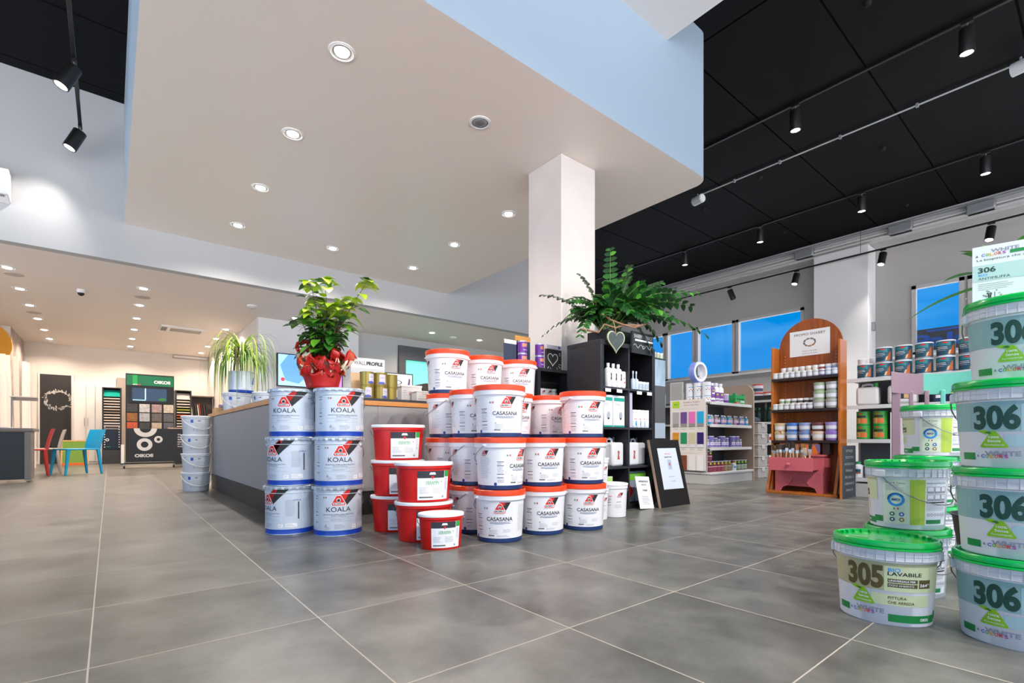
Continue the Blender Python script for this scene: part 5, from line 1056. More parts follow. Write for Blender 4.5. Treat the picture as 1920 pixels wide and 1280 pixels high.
# second shelf: glassy small bottles
bcol = ['#2a9ad0', '#8a6fae', '#7a7fb8', '#3a3f6a', '#b07a9a', '#8fa6b8']
BS = [bottle('small_bottle', 'bottle', 0.032, 0.13, mw('vial_'+c, c, 0.2), mw('cap_clear', '#d2dae6', 0.2), lambda a: (a.rect(-0.03, 0.03, 0.03, 0.07, mat('vial_label', '#c9b3c6', 0.4), 1), a.disc(0.0, 0.085, 0.009, mat('lime_square', '#a8cf1e'), 2)), 0.4, 0.7) for c in bcol]
for i in range(13):
    x = 0.05+0.088*i; st = BS[(i*5) % 6]
    st.put('small violet-grey bottle, %s from left, front row of the gondola second shelf' % ORD[i], (GX+x, GY+0.06+0.015*(i % 2), 0.8165), -0.4, 'small bottles on the gondola second shelf')
    if i in (0, 1, 3, 4, 7, 8, 10, 12): BS[(i*5+2) % 6].put('small violet-grey bottle, back row of the gondola second shelf, behind the %s front one' % ORD[i], (GX+x+0.03, GY+0.17, 0.8165), -0.4, 'small bottles on the gondola second shelf')
LV_ = [jar('lilac_can', 'can', r_, h_, mw('can_lilac_body', '#9a8fc6'), P_tinr, 0.01, mw('can_lilac_lab', '#7566ae'), (0.1, 0.9), lambda a: (a.rect(-0.03, 0.03, 0.03, 0.07, mat('lil_white', '#dcd6ea', 0.4), 1), a.disc(0, 0.085, 0.01, mat('lime_square', '#a8cf1e'), 2), a.rect(-0.02, 0.045, 0.02, 0.052, P_pur, 2))) for r_, h_ in ((0.042, 0.13), (0.055, 0.155), (0.034, 0.11))]
for i, (x, k) in enumerate(((0.05, 2), (0.13, 1), (0.25, 0), (0.34, 2), (0.44, 1), (0.56, 0), (0.72, 1), (0.84, 1), (0.96, 2))):
    LV_[k].put('lilac can, %s from left on the third gondola shelf' % ORD[i], (GX+x, GY+0.09, 0.5025), -0.4, 'lilac cans on the gondola third shelf')
    if i in (1, 2, 4): LV_[2].put('small lilac can stacked at the back of the third gondola shelf, %s one' % ORD[i-1], (GX+x+0.05, GY+0.22, 0.5025), -0.4, 'lilac cans on the gondola third shelf')
CR = [jar('coloured_can', 'can', 0.045, 0.145, mw('can_'+c, c), P_tinr, 0.01, mw('canl_'+c, c2), (0.1, 0.55), lambda a: (a.disc(0, 0.115, 0.013, mat('lime_square', '#a8cf1e'), 2), a.rect(-0.04, 0.07, 0.04, 0.075, P_lab, 2)), 20) for c, c2 in (('#6a2238', '#7a3048'), ('#7a3038', '#8a2f48'), ('#8a5a3a', '#8f7a5a'), ('#3f5a3a', '#8f9a88'))]
for i, k in enumerate((0, 1, 1, 1, 2, 2, 3, 3, 3, 3)): CR[k].put('coloured can, %s from left on the gondola base shelf' % ORD[i], (GX+0.08+0.104*i+(0.06 if i > 5 else 0), GY+0.08, 0.1655), -0.4, 'cans on the gondola base shelf')
CR[0].put('wine red can on top of the leftmost can on the gondola base shelf', (GX+0.08, GY+0.08, 0.3105), -0.4, 'cans on the gondola base shelf')
bottle('white_flask', 'bottle', 0.036, 0.13, P_bot, P_lred, lambda a: a.disc(0, 0.05, 0.02, mat('flask_blue', '#2f8fd0', 0.4), 1, ry=0.015), 0.4, 0.72).put('white flask with red cap among the cans on the gondola base shelf', (GX+0.73, GY+0.06, 0.1655), -0.4)
# clear storage boxes
CB = []
def mk_clear():
    t = thing('storage_box', 'x', 'storage box'); MB().bb(-0.16, 0.16, -0.20, 0.20, 0, 0.155, mat('clear_box', '#a9a5a2', 0.25)).build('body', t, bevel=0.01); MB().bb(-0.168, 0.168, -0.208, 0.208, 0.157, 0.175, mat('clear_box_lid', '#bdb9b5', 0.25)).build('lid', t, bevel=0.006)
    MB().bb(-0.05, 0.05, -0.212, -0.20, 0.10, 0.16, mat('clear_box_lid', '#bdb9b5')).build('clip', t, bevel=0.004); return t
CB = Stock(mk_clear)
for k in range(5): CB.put('greyish clear storage box behind the gondola side panel, %s' % ('bottom one', 'second from bottom', 'third from bottom', 'fourth from bottom', 'top one')[k], (8.02, 3.75, 0.1765*k), 0.0, 'stacked storage boxes')
t = thing('dark_bag', 'dark cloth bag lying on the stacked storage boxes', 'bag', (8.02, 3.72, 0.8835)); MB().lathe([(0.12, 0), (0.15, 0.02), (0.13, 0.06), (0.06, 0.085), (0.001, 0.09)], mat('cloth_dark', '#34384a', 0.8), 20, ell=0.8).build('cloth', t)

# ================================================================ SHELVING IN FRONT OF THE WINDOW WALL
def shelving(name_label, X, y0, y1, levels, depth, H, back=G_dk, nbay=2):
    t = thing('shop_shelving', name_label, 'shop shelving', (X, y0, 0)); L = y1-y0
    MB().bb(0.0, depth, 0, L, 0, 0.14, G_met).build('base', t, smooth=False)
    for z in levels:
        MB().bb(0.02, depth-0.03, 0, L, z-0.022, z-0.002, G_met).bb(0.0, 0.02, 0, L, z-0.04, z, G_lt).build('shelf_board', t, smooth=False)
    MB().bb(depth-0.03, depth, 0, L, 0.14, H, back).build('back_panel', t, smooth=False)
    for k in range(nbay+1): y = L*k/nbay; MB().bb(depth-0.05, depth-0.028, max(0, y-0.015), min(L, y+0.015), 0.14, H, G_met).build('upright', t, smooth=False)
    return t
UB = 9.2
shelving('farther pale shelving run behind the gondola under the windows', UB, 3.2, 8.2, [0.165, 0.55, 0.925, 1.325], 0.45, 1.40, G_dk, 5)
RT = jar('red_lid_tub', 'tub', 0.088, 0.155, P_wh, mw('lid_red', '#d8442e'), 0.025, mw('tub_label_navy', '#46506e'), (0.12, 0.5), None, 22)
ys_ = [3.9-0.62+0.195*k for k in range(9)]
for i, y in enumerate(ys_):
    RT.put('red-lidded white tub on the farther shelving top, lower layer, %s from right' % ORD[i], (UB+0.2, y, 1.3255), pi/2+0.4, 'red-lidded tubs on the farther shelving')
for i, y in enumerate((ys_[0], ys_[1], ys_[2]+0.05, ys_[5])):
    RT.put('red-lidded white tub on the farther shelving top, upper layer, %s from right' % ORD[i], (UB+0.2, y, 1.481), pi/2+0.4, 'red-lidded tubs on the farther shelving')
t = thing('black_tray', 'long black tray on the edge of the farther shelving top', 'tray', (UB+0.06, 4.15, 1.3255)); MB().bb(-0.04, 0.03, -0.26, 0.26, 0, 0.085, mat('tray_black', '#2a2c30', 0.5)).build('tray', t, bevel=0.006)
GB = bottle('green_bottle', 'bottle', 0.035, 0.27, mw('bottle_dark_green', '#16342a', 0.2), mw('cap_green', '#1c8a4c'), None, 0.4, 0.7)
for i in range(8): GB.put('dark green bottle, %s from right on the farther shelving middle shelf' % ORD[i], (UB+0.12+0.05*(i % 2), 4.0+0.095*i, 0.9255), 0, 'dark green bottles on the farther shelving')
PT = jar('pale_box_tin', 'tin', 0.07, 0.14, P_wh, P_cap, 0.012, mw('label_teal2', '#2f9ac0'), (0.2, 0.55), None, 16, square=True)
for i, y in enumerate((3.35, 3.52, 3.70)): PT.put('white square tin with teal label, %s from right on the farther shelving' % ORD[i], (UB+0.12, y, 0.9255), -pi/2, 'square tins on the farther shelving')
WB = jar('white_red_carton', 'carton', 0.075, 0.17, P_wh, mw('cap_green', '#1c8a4c'), 0.012, mw('label_red2', '#b52f2a'), (0.3, 0.62), None, 16, square=True)
for k in range(2):
    for i in range(5): WB.put('white carton with red label, %s from right on the %s shelf of the farther shelving' % (ORD[i], ('base', 'lower')[k]), (UB+0.12, 3.35+0.19*i, (0.1655, 0.5505)[k]), -pi/2, 'red-labelled cartons on the farther shelving')
TS2 = bottle('tall_bottle', 'bottle', 0.05, 0.34, mw('bottle_pale_teal', '#a9c6cf'), P_cap, None, 0.6, 0.75)
for i in range(6): TS2.put('tall pale bottle, %s from right behind the gondola on the farther shelving' % ORD[i], (UB+0.15, 5.15+0.22*i, 1.3255), 0, 'tall pale bottles on the farther shelving')
MX = [jar('mixed_can', 'can', 0.06, 0.16, mw('mx_'+c, c), P_cap, 0.014) for c in ('#b8402f', '#e0ddd8', '#30363c', '#c9a43f')]
for k, z in enumerate((1.3255, 0.9255, 0.5505)):
    for i in range(8): MX[(i*3+k) % 4].put('mixed can, %s from left on the %s shelf, left end of farther shelving' % (ORD[i], ('top', 'middle', 'lower')[k]), (UB+0.14, 8.05-0.15*i, z), 0, 'mixed cans at the left end of the farther shelving')

# ---- near run with the teal cans
UC = 6.22
shelving('nearer pale shelving run behind the arched stand', UC, -1.6, 1.86, [0.20, 0.613, 0.975, 1.262], 0.42, 1.32, mat('shelf_back_grey', '#5c6064', 0.6), 4)
P_tc = mat('can_teal_dark', '#1d4a5c', 0.3); P_ow = mat('can_orange_scene', '#b0582a', 0.4)
def teal_art(a):
    a.rect(-0.075, 0.10, 0.055, 0.135, mat('tc_teal', '#1f7f86', 0.35), 1); a.disc(0.015, 0.128, 0.022, P_lred, 2, ry=0.007); a.rect(-0.055, 0.085, 0.03, 0.089, P_lab, 2); a.rect(-0.055, 0.07, 0.035, 0.074, P_lab, 2); a.rect(-0.055, 0.055, 0.02, 0.057, P_lab, 2)
    a.poly([(0.05, 0.015), (0.09, 0.015), (0.09, 0.12), (0.065, 0.08)], P_ow, 2); a.poly([(0.035, 0.015), (0.05, 0.015), (0.062, 0.06), (0.045, 0.05)], mat('tc_tan', '#d8b07a', 0.4), 3)
TC = jar('teal_can', 'paint can', 0.071, 0.155, P_tinr, mat('can_lid_white', '#dededf', 0.35), 0.012, P_tc, (0.05, 0.93), teal_art, 28)
ysc = [1.72-0.165*k for k in range(11)]
for k in range(2):
    for i, y in enumerate(ysc):
        if k == 1 and i == 0: continue
        TC.put('teal and orange paint can, %s from left, %s layer on nearer shelving top' % (ORD[i], ('lower', 'upper')[k]), (UC+0.10+0.01*((i+k) % 2), y, 1.2625+0.156*k), -pi/2-0.25+0.12*((i*3+k) % 3), 'teal and orange cans on the nearer shelving')
WC = jar('white_small_tin', 'tin', 0.045, 0.12, P_wh, P_cap, 0.012, None)
for i, (x, y, z) in enumerate(((0.30, 1.80, 1.2625), (0.30, 1.69, 1.2625), (0.30, 1.80, 1.3830), (0.30, 1.69, 1.3830))): WC.put('small white tin behind the leftmost teal cans, %s' % ('lower left', 'lower right', 'upper left', 'upper right')[i], (UC+x, y, z), 0, 'small white tins behind the teal cans')
JB = mk_jerry(0.20, 0.16, 0.238, mat('jerry_white', '#d5d3d0', 0.35), P_green); JB.put('white jerrycan without label, leftmost on the second shelf of the nearer shelving', (UC+0.13, 1.70, 0.9755), -pi/2+0.1)
JD = mk_jerry(0.24, 0.16, 0.238, mat('jerry_white', '#d5d3d0'), P_bot, lambda a: (a.rect(-0.06, 0.05, 0.085, 0.185, P_char, 1), a.rect(-0.055, 0.12, 0.08, 0.18, P_ow, 2), a.text('OLIO', 0.0, 0.15, 0.08, 0.02, P_lab, 3, bold=0.03), a.rect(0.02, 0.055, 0.08, 0.10, mat('tc_tan', '#d8b07a'), 2)))
JD.put('white jerrycan with dark and orange label on the second shelf of the nearer shelving', (UC+0.13, 1.40, 0.9755), -pi/2+0.05)
NV = jar('navy_can', 'can', 0.06, 0.16, P_tc, P_cap, 0.012, mw('navy_lab', '#2b3558'), (0.1, 0.8), lambda a: a.rect(-0.03, 0.04, 0.03, 0.07, P_lab, 1))
for i in range(7): NV.put('navy can seen through the chair back on the second shelf, %s from left' % ORD[i], (UC+0.12, 1.10-0.15*i, 0.9755), -pi/2, 'navy cans on the nearer shelving')
def gart(a): a.rect(-0.06, 0.02, 0.0, 0.075, mat('gc_tan', '#c9a25c', 0.4), 1); a.rect(0.0, 0.02, 0.06, 0.07, mat('gc_orange', '#d06a2a', 0.4), 1); a.disc(0, 0.125, 0.02, P_lred, 2, ry=0.006); a.rect(-0.04, 0.08, 0.05, 0.105, mat('gc_dark', '#3a2f22', 0.4), 2); a.text('BIO', -0.03, 0.045, 0.03, 0.012, mat('gc_brown', '#7a4a1a', 0.4), 3)
GC = jar('green_can', 'paint can', 0.062, 0.148, mw('can_green', '#1f8a3c'), mat('can_lid_green', '#2aa04c', 0.35), 0.012, mw('can_green2', '#3c9a34'), (0.05, 0.93), gart, 26)
for i in range(6):
    for k in range(2): GC.put('green and tan can, %s of the %s pair from left on the nearer shelving' % (('lower', 'upper')[k], ORD[i]), (UC+0.11, 1.74-0.152*i, 0.6135+0.149*k), -pi/2-0.2, 'green and tan cans on the nearer shelving')
jar('peach_pot', 'pot', 0.05, 0.06, mw('pot_peach', '#c98a6a'), mw('pot_peach', '#c98a6a'), 0.015).put('peach pot on top of the green and tan cans', (UC+0.11, 1.74-0.152*3, 0.9118), 0).scale = (0.9, 0.9, 0.38)
def fart(a): a.rect(-0.03, 0.04, 0.035, 0.09, P_tc, 1); a.rect(-0.03, 0.04, 0.035, 0.055, P_ow, 2)
FB = bottle('white_flask', 'bottle', 0.045, 0.17, P_bot, mw('cap_green', '#1c8a4c'), fart, 0.5, 0.72)
for i in range(5): FB.put('white flask with green cap, %s from left on the base shelf of the nearer shelving' % ORD[i], (UC+0.08, 1.78-0.11*i, 0.2005), -pi/2, 'white flasks on the nearer shelving')

# ================================================================ ARCHED WOODEN STAND
A_w = wood('arched_stand_wood', '#86400f', '#a05214', 4, 0.35, axis=2); A_w2 = wood('arched_stand_edge', '#a85a1c', '#bd6c28', 5, 0.35, axis=2); A_sh = mat('stand_shelf_dark', '#2a1d1c', 0.4)
AX = 6.13; Ya, Yb = 1.865, 2.56; Ym = (Ya+Yb)/2
t = thing('arched_display_stand', 'arched brown wooden display stand with a promo sheet', 'display stand', (AX, Ym, 0)); hw = (Yb-Ya)/2
M_yz = Matrix(((0, 0, 1, 0), (1, 0, 0, 0), (0, 1, 0, 0), (0, 0, 0, 1)))
arc = [((hw-0.02)*cos(q), 1.655+0.325*sin(q)) for q in [pi*k/28 for k in range(29)]]
MB().prism([(-hw+0.02, 0.03), (hw-0.02, 0.03)]+arc, 0.04, 0.065, A_w, M_yz).build('arched_board', t, ang=30)
for s in (-1, 1): MB().bb(-0.12, 0.075, s*(hw-0.005)-0.012, s*(hw-0.005)+0.012, 0.03, 1.68, A_w2).build('side_post', t, bevel=0.003)
MB().bb(-0.25, 0.08, -hw-0.02, hw+0.01, 0.0, 0.028, A_w2).build('foot_board', t, bevel=0.003)
b_ = None
for s in (-1, 1): MB().prism([(-0.25, 0.028), (-0.205, 0.028), (-0.10, 0.36), (-0.12, 0.42)], s*(hw-0.005)-0.014, s*(hw-0.005)+0.014, A_w2, Matrix(((1, 0, 0, 0), (0, 0, 1, 0), (0, 1, 0, 0), (0, 0, 0, 1)))).build('brace', t)
AZ = [0.60, 0.95, 1.308]
for z in AZ: MB().bb(-0.15, 0.04, -hw+0.01, hw-0.01, z-0.03, z, A_sh).build('shelf_board', t, bevel=0.002)
b = MB()
for s in (-1, 1):
    for k in range(26): b.box((0.0385, s*(hw-0.085), 0.68+0.036*k), (0.003, 0.006, 0.008), mat('peg_hole', '#d9a878', 0.6))
b.build('peg_holes', t, smooth=False)
t = thing('promo_sheet', 'white promo sheet taped to the arched wooden stand', 'sheet', (AX+0.038, Ym, 0)); MB().bb(-0.003, 0, -0.205, 0.21, 1.565, 1.855, mat('sheet_white', '#e2dfdd', 0.5)).build('paper', t, smooth=False)
a = Art(); mr_ = mat('sheet_maroon', '#6a2c2c', 0.5); a.text('PROMO SHABBY', 0.0, 1.81, 0.32, 0.028, mr_, 1, bold=0.03, spacing=1.1); a.text('0,50 LT € 9,90', 0, 1.618, 0.15, 0.013, mr_, 1); a.text('0,750 LT € 7,90', 0, 1.590, 0.15, 0.013, mr_, 1)
for k in range(26):
    q = 2*pi*k/26; a.disc(0.0+0.058*cos(q), 1.715+0.042*sin(q), 0.006+0.003*(k % 3), mat('wreath_'+('grey', 'olive', 'peach')[k % 3 if q > 3.6 else 0], ('#8a8a86', '#8a7f6a', '#c98a62')[k % 3 if q > 3.6 else 0], 0.5), 1, n=8)
a.build('sheet_print', lambda u, v, h: (-0.0035-h, -u, v), t)
# jars on the stand
P_jw = mw('jar_white', '#dcd8d6'); jl = {}
def jr(c, r=0.031, h=0.068, e=1.0):
    k = (c, r, h)
    if k not in jl: jl[k] = jar('paint_jar', 'paint jar', r, h, mw('jarb_'+c, c), P_jw, h*0.2, mw('jarlab_pale', '#d2d3d8'), (0.18, 0.62), None, 18)
    return jl[k]
lab = 'paint jar, %s from left, arched stand %s'
row1 = ['#c7c2c0', '#c9c4bb', '#bfb7b0', '#b7bcc2', '#c3bdb6', '#c9c6c0', '#b9c0c4', '#b7a9b5', '#7a6fb0', '#9fb0d0', '#9fb0d0']
def rowjars(cols, y0, step, z, dx, where, group, r=0.031, h=0.068):
    for i, c in enumerate(cols): jr(c, r, h).put('%s%s' % ('small ' if h < 0.1 else '', lab % (ORD[i], where)), (AX+dx, y0-step*i, z), -pi/2+0.25, group)
rowjars(row1, Yb-0.04, 0.0605, AZ[2]+0.0005, -0.105, 'top shelf front row', 'jars on the arched stand top shelf', 0.029)
row2 = ['#cfcac6', '#c9c4bb', '#d0cac2', '#c3bdb6', '#c9b8a0', '#d6cfc8', '#8a4038', '#9fb0d0', '#9fb0d0']
rowjars(row2, Yb-0.10, 0.066, AZ[2]+0.0005, -0.03, 'top shelf back row', 'tall jars on the arched stand top shelf', 0.031, 0.128)
row3 = ['#b9c0c4', '#b9c4b0', '#a8a4a8', '#c3bdb6', '#b7a9b5', '#b0a4b8', '#a4a8b4']
rowjars(row3, Yb-0.04, 0.0605, AZ[1]+0.0005, -0.105, 'middle shelf front row', 'jars on the arched stand middle shelf', 0.029)
row4 = ['#7f9a6a', '#8aa86a', '#6a6464', '#4a4240', '#3c3434', '#332c2e']
rowjars(row4, Yb-0.08, 0.066, AZ[1]+0.0005, -0.03, 'middle shelf back row', 'tall jars on the arched stand middle shelf', 0.031, 0.128)
def tub(c, r=0.052, h=0.09):
    k = ('t', c, r, h)
    if k not in jl: jl[k] = jar('paint_tub', 'paint tub', r, h, mw('tubb_'+c, c, 0.3), mw('tubl_'+c, c, 0.25), h*0.16, mw('jarlab_pale', '#d2d3d8'), (0.25, 0.72), None, 22, taper=0.12)
    return jl[k]
for i, (y, zs) in enumerate(((Yb-0.488, 3), (Yb-0.609, 3))):
    for k in range(zs): tub(('#a9a69a', '#9cb08a', '#9aa88a')[(k+i) % 3] if i == 0 else ('#a6a69e', '#9aa39a', '#a0a0a0')[k], 0.058, 0.094).put('pale green-grey tub on the arched stand middle shelf, %s in the %s stack' % (('bottom', 'middle', 'top')[k], ('left', 'right')[i]), (AX-0.085+0.004*k, y, AZ[1]+0.0005+0.0945*k), -pi/2+0.2, 'grey-green tubs on the arched stand')
cols_ = [('#c9b48a', '#c9b08a'), ('#3f78c0', '#7a98c4'), ('#8a9ac0', '#6f86b8'), ('#6a3a38', '#d9c0a8'), ('#9a86c0', '#8a6ab8')]
for i, (c1, c2) in enumerate(cols_):
    for k in range(2): tub((c2, c1)[k], 0.060, 0.098).put('%s paint tub, %s of the %s stack on the arched stand lowest shelf' % ({'#c9b48a': 'cream', '#c9b08a': 'cream', '#3f78c0': 'blue', '#7a98c4': 'soft blue', '#8a9ac0': 'pale blue', '#6f86b8': 'slate blue', '#6a3a38': 'wine', '#d9c0a8': 'pinkish', '#9a86c0': 'lilac', '#8a6ab8': 'violet'}[(c2, c1)[k]], ('bottom', 'top')[k], ORD[i]), (AX-0.085, Yb-0.08-0.132*i, AZ[0]+0.0005+0.0985*k+0.0), -pi/2+0.2, 'tubs on the arched stand lowest shelf')
for i, (dy, c) in enumerate(((-0.38, '#d9a886'), (-0.52, '#d8b0a0'))):
    tub(c, 0.058, 0.094).put('peach paint tub in front on the lowest shelf of the arched stand, %s one' % ('left', 'right')[i], (AX-0.205, Yb+dy, AZ[0]-0.0295+0.03), -pi/2+0.2, 'peach tubs') if False else None
# pink cabinet with an open drawer of brushes
PK = mat('cabinet_pink', '#c4606a', 0.42)
t = thing('pink_cabinet', 'small pink cabinet with an open drawer before the arched stand', 'cabinet', (5.945, 2.245, 0.0285))
MB().bb(0.0, 0.20, -0.25, 0.24, 0.06, 0.395, PK).bb(-0.012, 0.205, -0.262, 0.252, 0.395, 0.415, PK).build('cabinet_body', t, bevel=0.003)
leg = [(-0.24, 0.0), (-0.17, 0.0), (-0.15, 0.05), (-0.10, 0.075), (-0.06, 0.14), (0.05, 0.14), (0.09, 0.075), (0.14, 0.05), (0.16, 0.0), (0.23, 0.0), (0.24, 0.24), (-0.25, 0.24)]
MB().prism([(-0.25, 0.0), (-0.19, 0.0), (-0.17, 0.045), (-0.11, 0.07), (-0.06, 0.15), (0.05, 0.15), (0.10, 0.07), (0.16, 0.045), (0.18, 0.0), (0.24, 0.0), (0.24, 0.23), (-0.25, 0.23)], -0.02, 0.0, PK, M_yz).build('scalloped_apron', t)
MB().bb(0.0, 0.20, -0.25, -0.235, 0.0, 0.07, PK).build('leg_panel', t, smooth=False); MB().bb(0.0, 0.20, 0.225, 0.24, 0.0, 0.07, PK).build('leg_panel', t, smooth=False)
dw = MB().bb(-0.20, -0.185, -0.21, 0.24, 0.24, 0.385, PK).bb(-0.185, 0.0, -0.205, -0.195, 0.25, 0.37, PK).bb(-0.185, 0.0, 0.225, 0.235, 0.25, 0.37, PK).bb(-0.185, 0.0, -0.195, 0.225, 0.25, 0.258, PK).build('drawer', t, smooth=False, bevel=0.002)
MB().lathe([(0.008, 0), (0.008, 0.012), (0.02, 0.022), (0.02, 0.032), (0.008, 0.04)], PK, 18, M4=Matrix.Translation((-0.20, 0.02, 0.31)) @ Matrix.Rotation(-pi/2, 4, 'Y')).build('knob', dw)
# brushes
def mk_brush(hcol, bcol, L=0.26, w=0.03):
    def make():
        t = thing('paint_brush', 'x', 'paint brush')
        MB().lathe([(0.004, 0), (0.008, 0.02), (0.006, L*0.35), (0.009, L*0.6), (0.007, L*0.64)], mat('handle_'+hcol, hcol, 0.4), 10).build('handle', t)
        MB().bb(-w/2, w/2, -0.007, 0.007, L*0.62, L*0.75, P_tinr).build('ferrule', t)
        MB().add([(-w/2, -0.006, L*0.75), (w/2, -0.006, L*0.75), (w/2, 0.006, L*0.75), (-w/2, 0.006, L*0.75), (-w*0.55, -0.003, L), (w*0.55, -0.003, L), (w*0.55, 0.003, L), (-w*0.55, 0.003, L)], [(0, 3, 2, 1), (4, 5, 6, 7), (0, 1, 5, 4), (1, 2, 6, 5), (2, 3, 7, 6), (3, 0, 4, 7)], mat('bristle_'+bcol, bcol, 0.8, noise=0.3, nscale=80)).build('bristles', t)
        return t
    return Stock(make)
BR = [mk_brush('#c9a27a', '#2a2524'), mk_brush('#b98a62', '#3a342f', 0.24, 0.024), mk_brush('#d8b890', '#c9b8a0', 0.22, 0.035), mk_brush('#c9a27a', '#8a5a2a', 0.25, 0.028)]
rnd = random.Random(3)
n = 0
for i in range(9):
    for j in range(3):
        k = rnd.choice((0, 1, 0, 1, 3, 2) if i < 6 else (2, 2, 3, 0))
        o = BR[k].put('wooden-handled paint brush in the pink drawer, %s from left in the %s row' % (ORD[i], ('front', 'middle', 'rear')[j]), (5.945-0.155+0.05*j, 2.245+0.20-0.042*i, 0.029+0.262+rnd.random()*0.03), -pi/2+rnd.uniform(-.5, .5), 'brushes in the pink drawer')
        o.rotation_euler = (rnd.uniform(-.10, .10), rnd.uniform(-.10, .10), -pi/2+rnd.uniform(-.5, .5))
BX = mk_brush('#a85a1c', '#7a3f14', 0.14, 0.022)
for i in range(11):
    o = BX.put('reddish brush standing in the box behind the pink drawer, %s from left' % ORD[i], (6.03, 2.46-0.042*i, 0.572), -pi/2, 'reddish brushes behind the drawer'); o.rotation_euler = (rnd.uniform(-.4, .4), rnd.uniform(-.1, .1), -pi/2)
box_thing('printed_carton', 'orange and blue printed carton standing on the pink cabinet', 'carton', (6.05, 2.265, 0.444), (0.40, 0.12, 0.125), mat('carton_orange', '#b86a34', 0.5, noise=0.5, nscale=9), -pi/2, None, lambda a: (a.rect(-0.22, 0.02, 0.22, 0.11, mat('carton_mauve', '#6a5a8a', 0.5), 1), a.poly([(0.0, 0.02), (0.2, 0.02), (0.17, 0.1), (0.04, 0.11)], mat('carton_or2', '#d8722a', 0.5), 2), a.rect(-0.18, 0.03, -0.05, 0.09, mat('carton_bl', '#3f6ab0', 0.5), 2)))
box_thing('dark_box', 'dark maroon box at the right end of the pink cabinet top', 'box', (6.05, 1.995, 0.4435), (0.07, 0.10, 0.125), mat('box_maroon', '#2c1414', 0.5), -pi/2)
# chalkboard leaning at the right of the stand
t = thing('chalkboard', 'narrow handwritten chalkboard leaning at the right of the arched stand', 'chalkboard', (5.84, 1.775, 0), 0.0)
MB().bb(-0.05, 0.36, 0.0, 0.018, 0.0, 0.545, mat('chalkboard_slate', '#3c4248', 0.8, noise=0.15, nscale=6)).build('board', t, smooth=False)
MB().bb(-0.056, -0.05, 0.0, 0.02, 0.0, 0.545, A_w2).build('frame_edge', t, smooth=False)
a = Art(); ck = mat('chalk', '#aab0b4', 0.8)
for k, w in enumerate(('ATTREZZI', 'TUTTO', 'ACRILICO', 'PENNELLI', 'RULLI', 'VERNICI', 'SMALTI')): a.text(w, 0.16, 0.49-0.068*k, 0.20+0.04*(k % 3), 0.024, ck, 1)
a.build('chalk_writing', flat_front(), t)

# ================================================================ TWO-TONE CHAIR BEHIND THE GREEN-LIDDED STACKS
CM = mat('chair_mauve', '#8f7480', 0.5); CT = mat('chair_teal', '#63b8a6', 0.5)
t = thing('painted_chair', 'chair painted mauve and teal behind the green-lidded buckets', 'chair', (3.88, 0.66, 0), -1.28)
b = MB(); n_ = 14
def rail(x0, x1, z, hgt, m):
    b = MB(); pts = [(x0+(x1-x0)*k/10) for k in range(11)]
    f = lambda x: 0.04*(1-(x/0.22)**2)
    vs_ = []
    for x in pts: vs_ += [(x, f(x), z-hgt/2-0.03*(1-(x/0.22)**2)*0.5), (x, f(x)+0.02, z-hgt/2-0.015*(1-(x/0.22)**2)), (x, f(x)+0.02, z+hgt/2+0.02*(x/0.22)**2), (x, f(x), z+hgt/2+0.02*(x/0.22)**2)]
    fs = [(0, 1, 2, 3), (40, 43, 42, 41)]
    for k in range(10):
        for q in range(4): q2 = (q+1) % 4; fs.append((4*k+q, 4*k+4+q, 4*k+4+q2, 4*k+q2))
    return b.add(vs_, fs, m)
rail(-0.25, -0.09, 0.955, 0.11, CM).build('top_rail', t); rail(-0.09, 0.25, 0.955, 0.11, CT).build('top_rail', t)
for x, m in ((-0.15, CM), (-0.075, CM), (0.0, CT), (0.075, CT), (0.15, CT)): MB().bb(x-0.011, x+0.011, 0.02, 0.036, 0.47, 0.91, m).build('spindle', t, bevel=0.004)
for s, m in ((-1, CM), (1, CT)):
    MB().prism([(-0.022, 0), (0.022, 0), (0.022, 0.9), (-0.022, 0.95)], 0, 0.03, m, Matrix.Translation((s*0.225, 0.035, 0)) @ Matrix.Rotation(pi/2, 4, 'X')).build('leg', t, bevel=0.004)
    MB().bb(s*0.205-0.02, s*0.205+0.02, 0.40, 0.44, 0, 0.43, m).build('leg', t, bevel=0.004)
MB().bb(-0.22, 0.22, 0.02, 0.45, 0.43, 0.46, CM).build('seat', t, bevel=0.01)
t = thing('grey_board', 'pale grey board standing in front of the painted chair', 'board', (*ray(1692, 3.6), 0), -1.28); MB().bb(-0.07, 0.06, 0, 0.012, 0, 0.81, mat('board_pale_grey', '#b9b6b8', 0.5)).build('board', t, smooth=False)

# ================================================================ POSTER AND GREEN LEAVES ABOVE THE 306 STACK
t = thing('paint_poster', 'white and teal poster card on top of the four-high teal buckets', 'poster', (2.385, 0.245, PO*3+0.2637), -1.36); t.scale = (0.82, 0.82, 0.78)
pm = mat('poster_white', '#dfe3e6', 0.4); MB().bb(-0.10, 0.22, 0.0, 0.006, 0, 0.30, pm).bb(-0.10, 0.22, 0.006, 0.09, 0, 0.004, pm).build('card', t, smooth=False)
a = Art(); P_pt = mat('poster_teal', '#b5d0cf', 0.4); P_dk = mat('print_number_306', '#1f4a3e')
a.rect(-0.10, 0.145, 0.22, 0.215, P_pt, 1);
a.text('WHITE', 0.0, 0.274, 0.085, 0.015, mat('print_grey', '#a9abb8'), 1, bold=0.03); a.text('&', -0.085, 0.257, 0.008, 0.009, P_ink, 2)
for k, (ch, hx) in enumerate(zip('COLORS', ('#1f5fc0', '#5fae1e', '#e8a21a', '#e0632a', '#c93048', '#b04aa8'))): a.text(ch, -0.066+0.0128*k, 0.259, 0.0105, 0.0125, mat('letter_'+hx, hx), 3, bold=0.03)
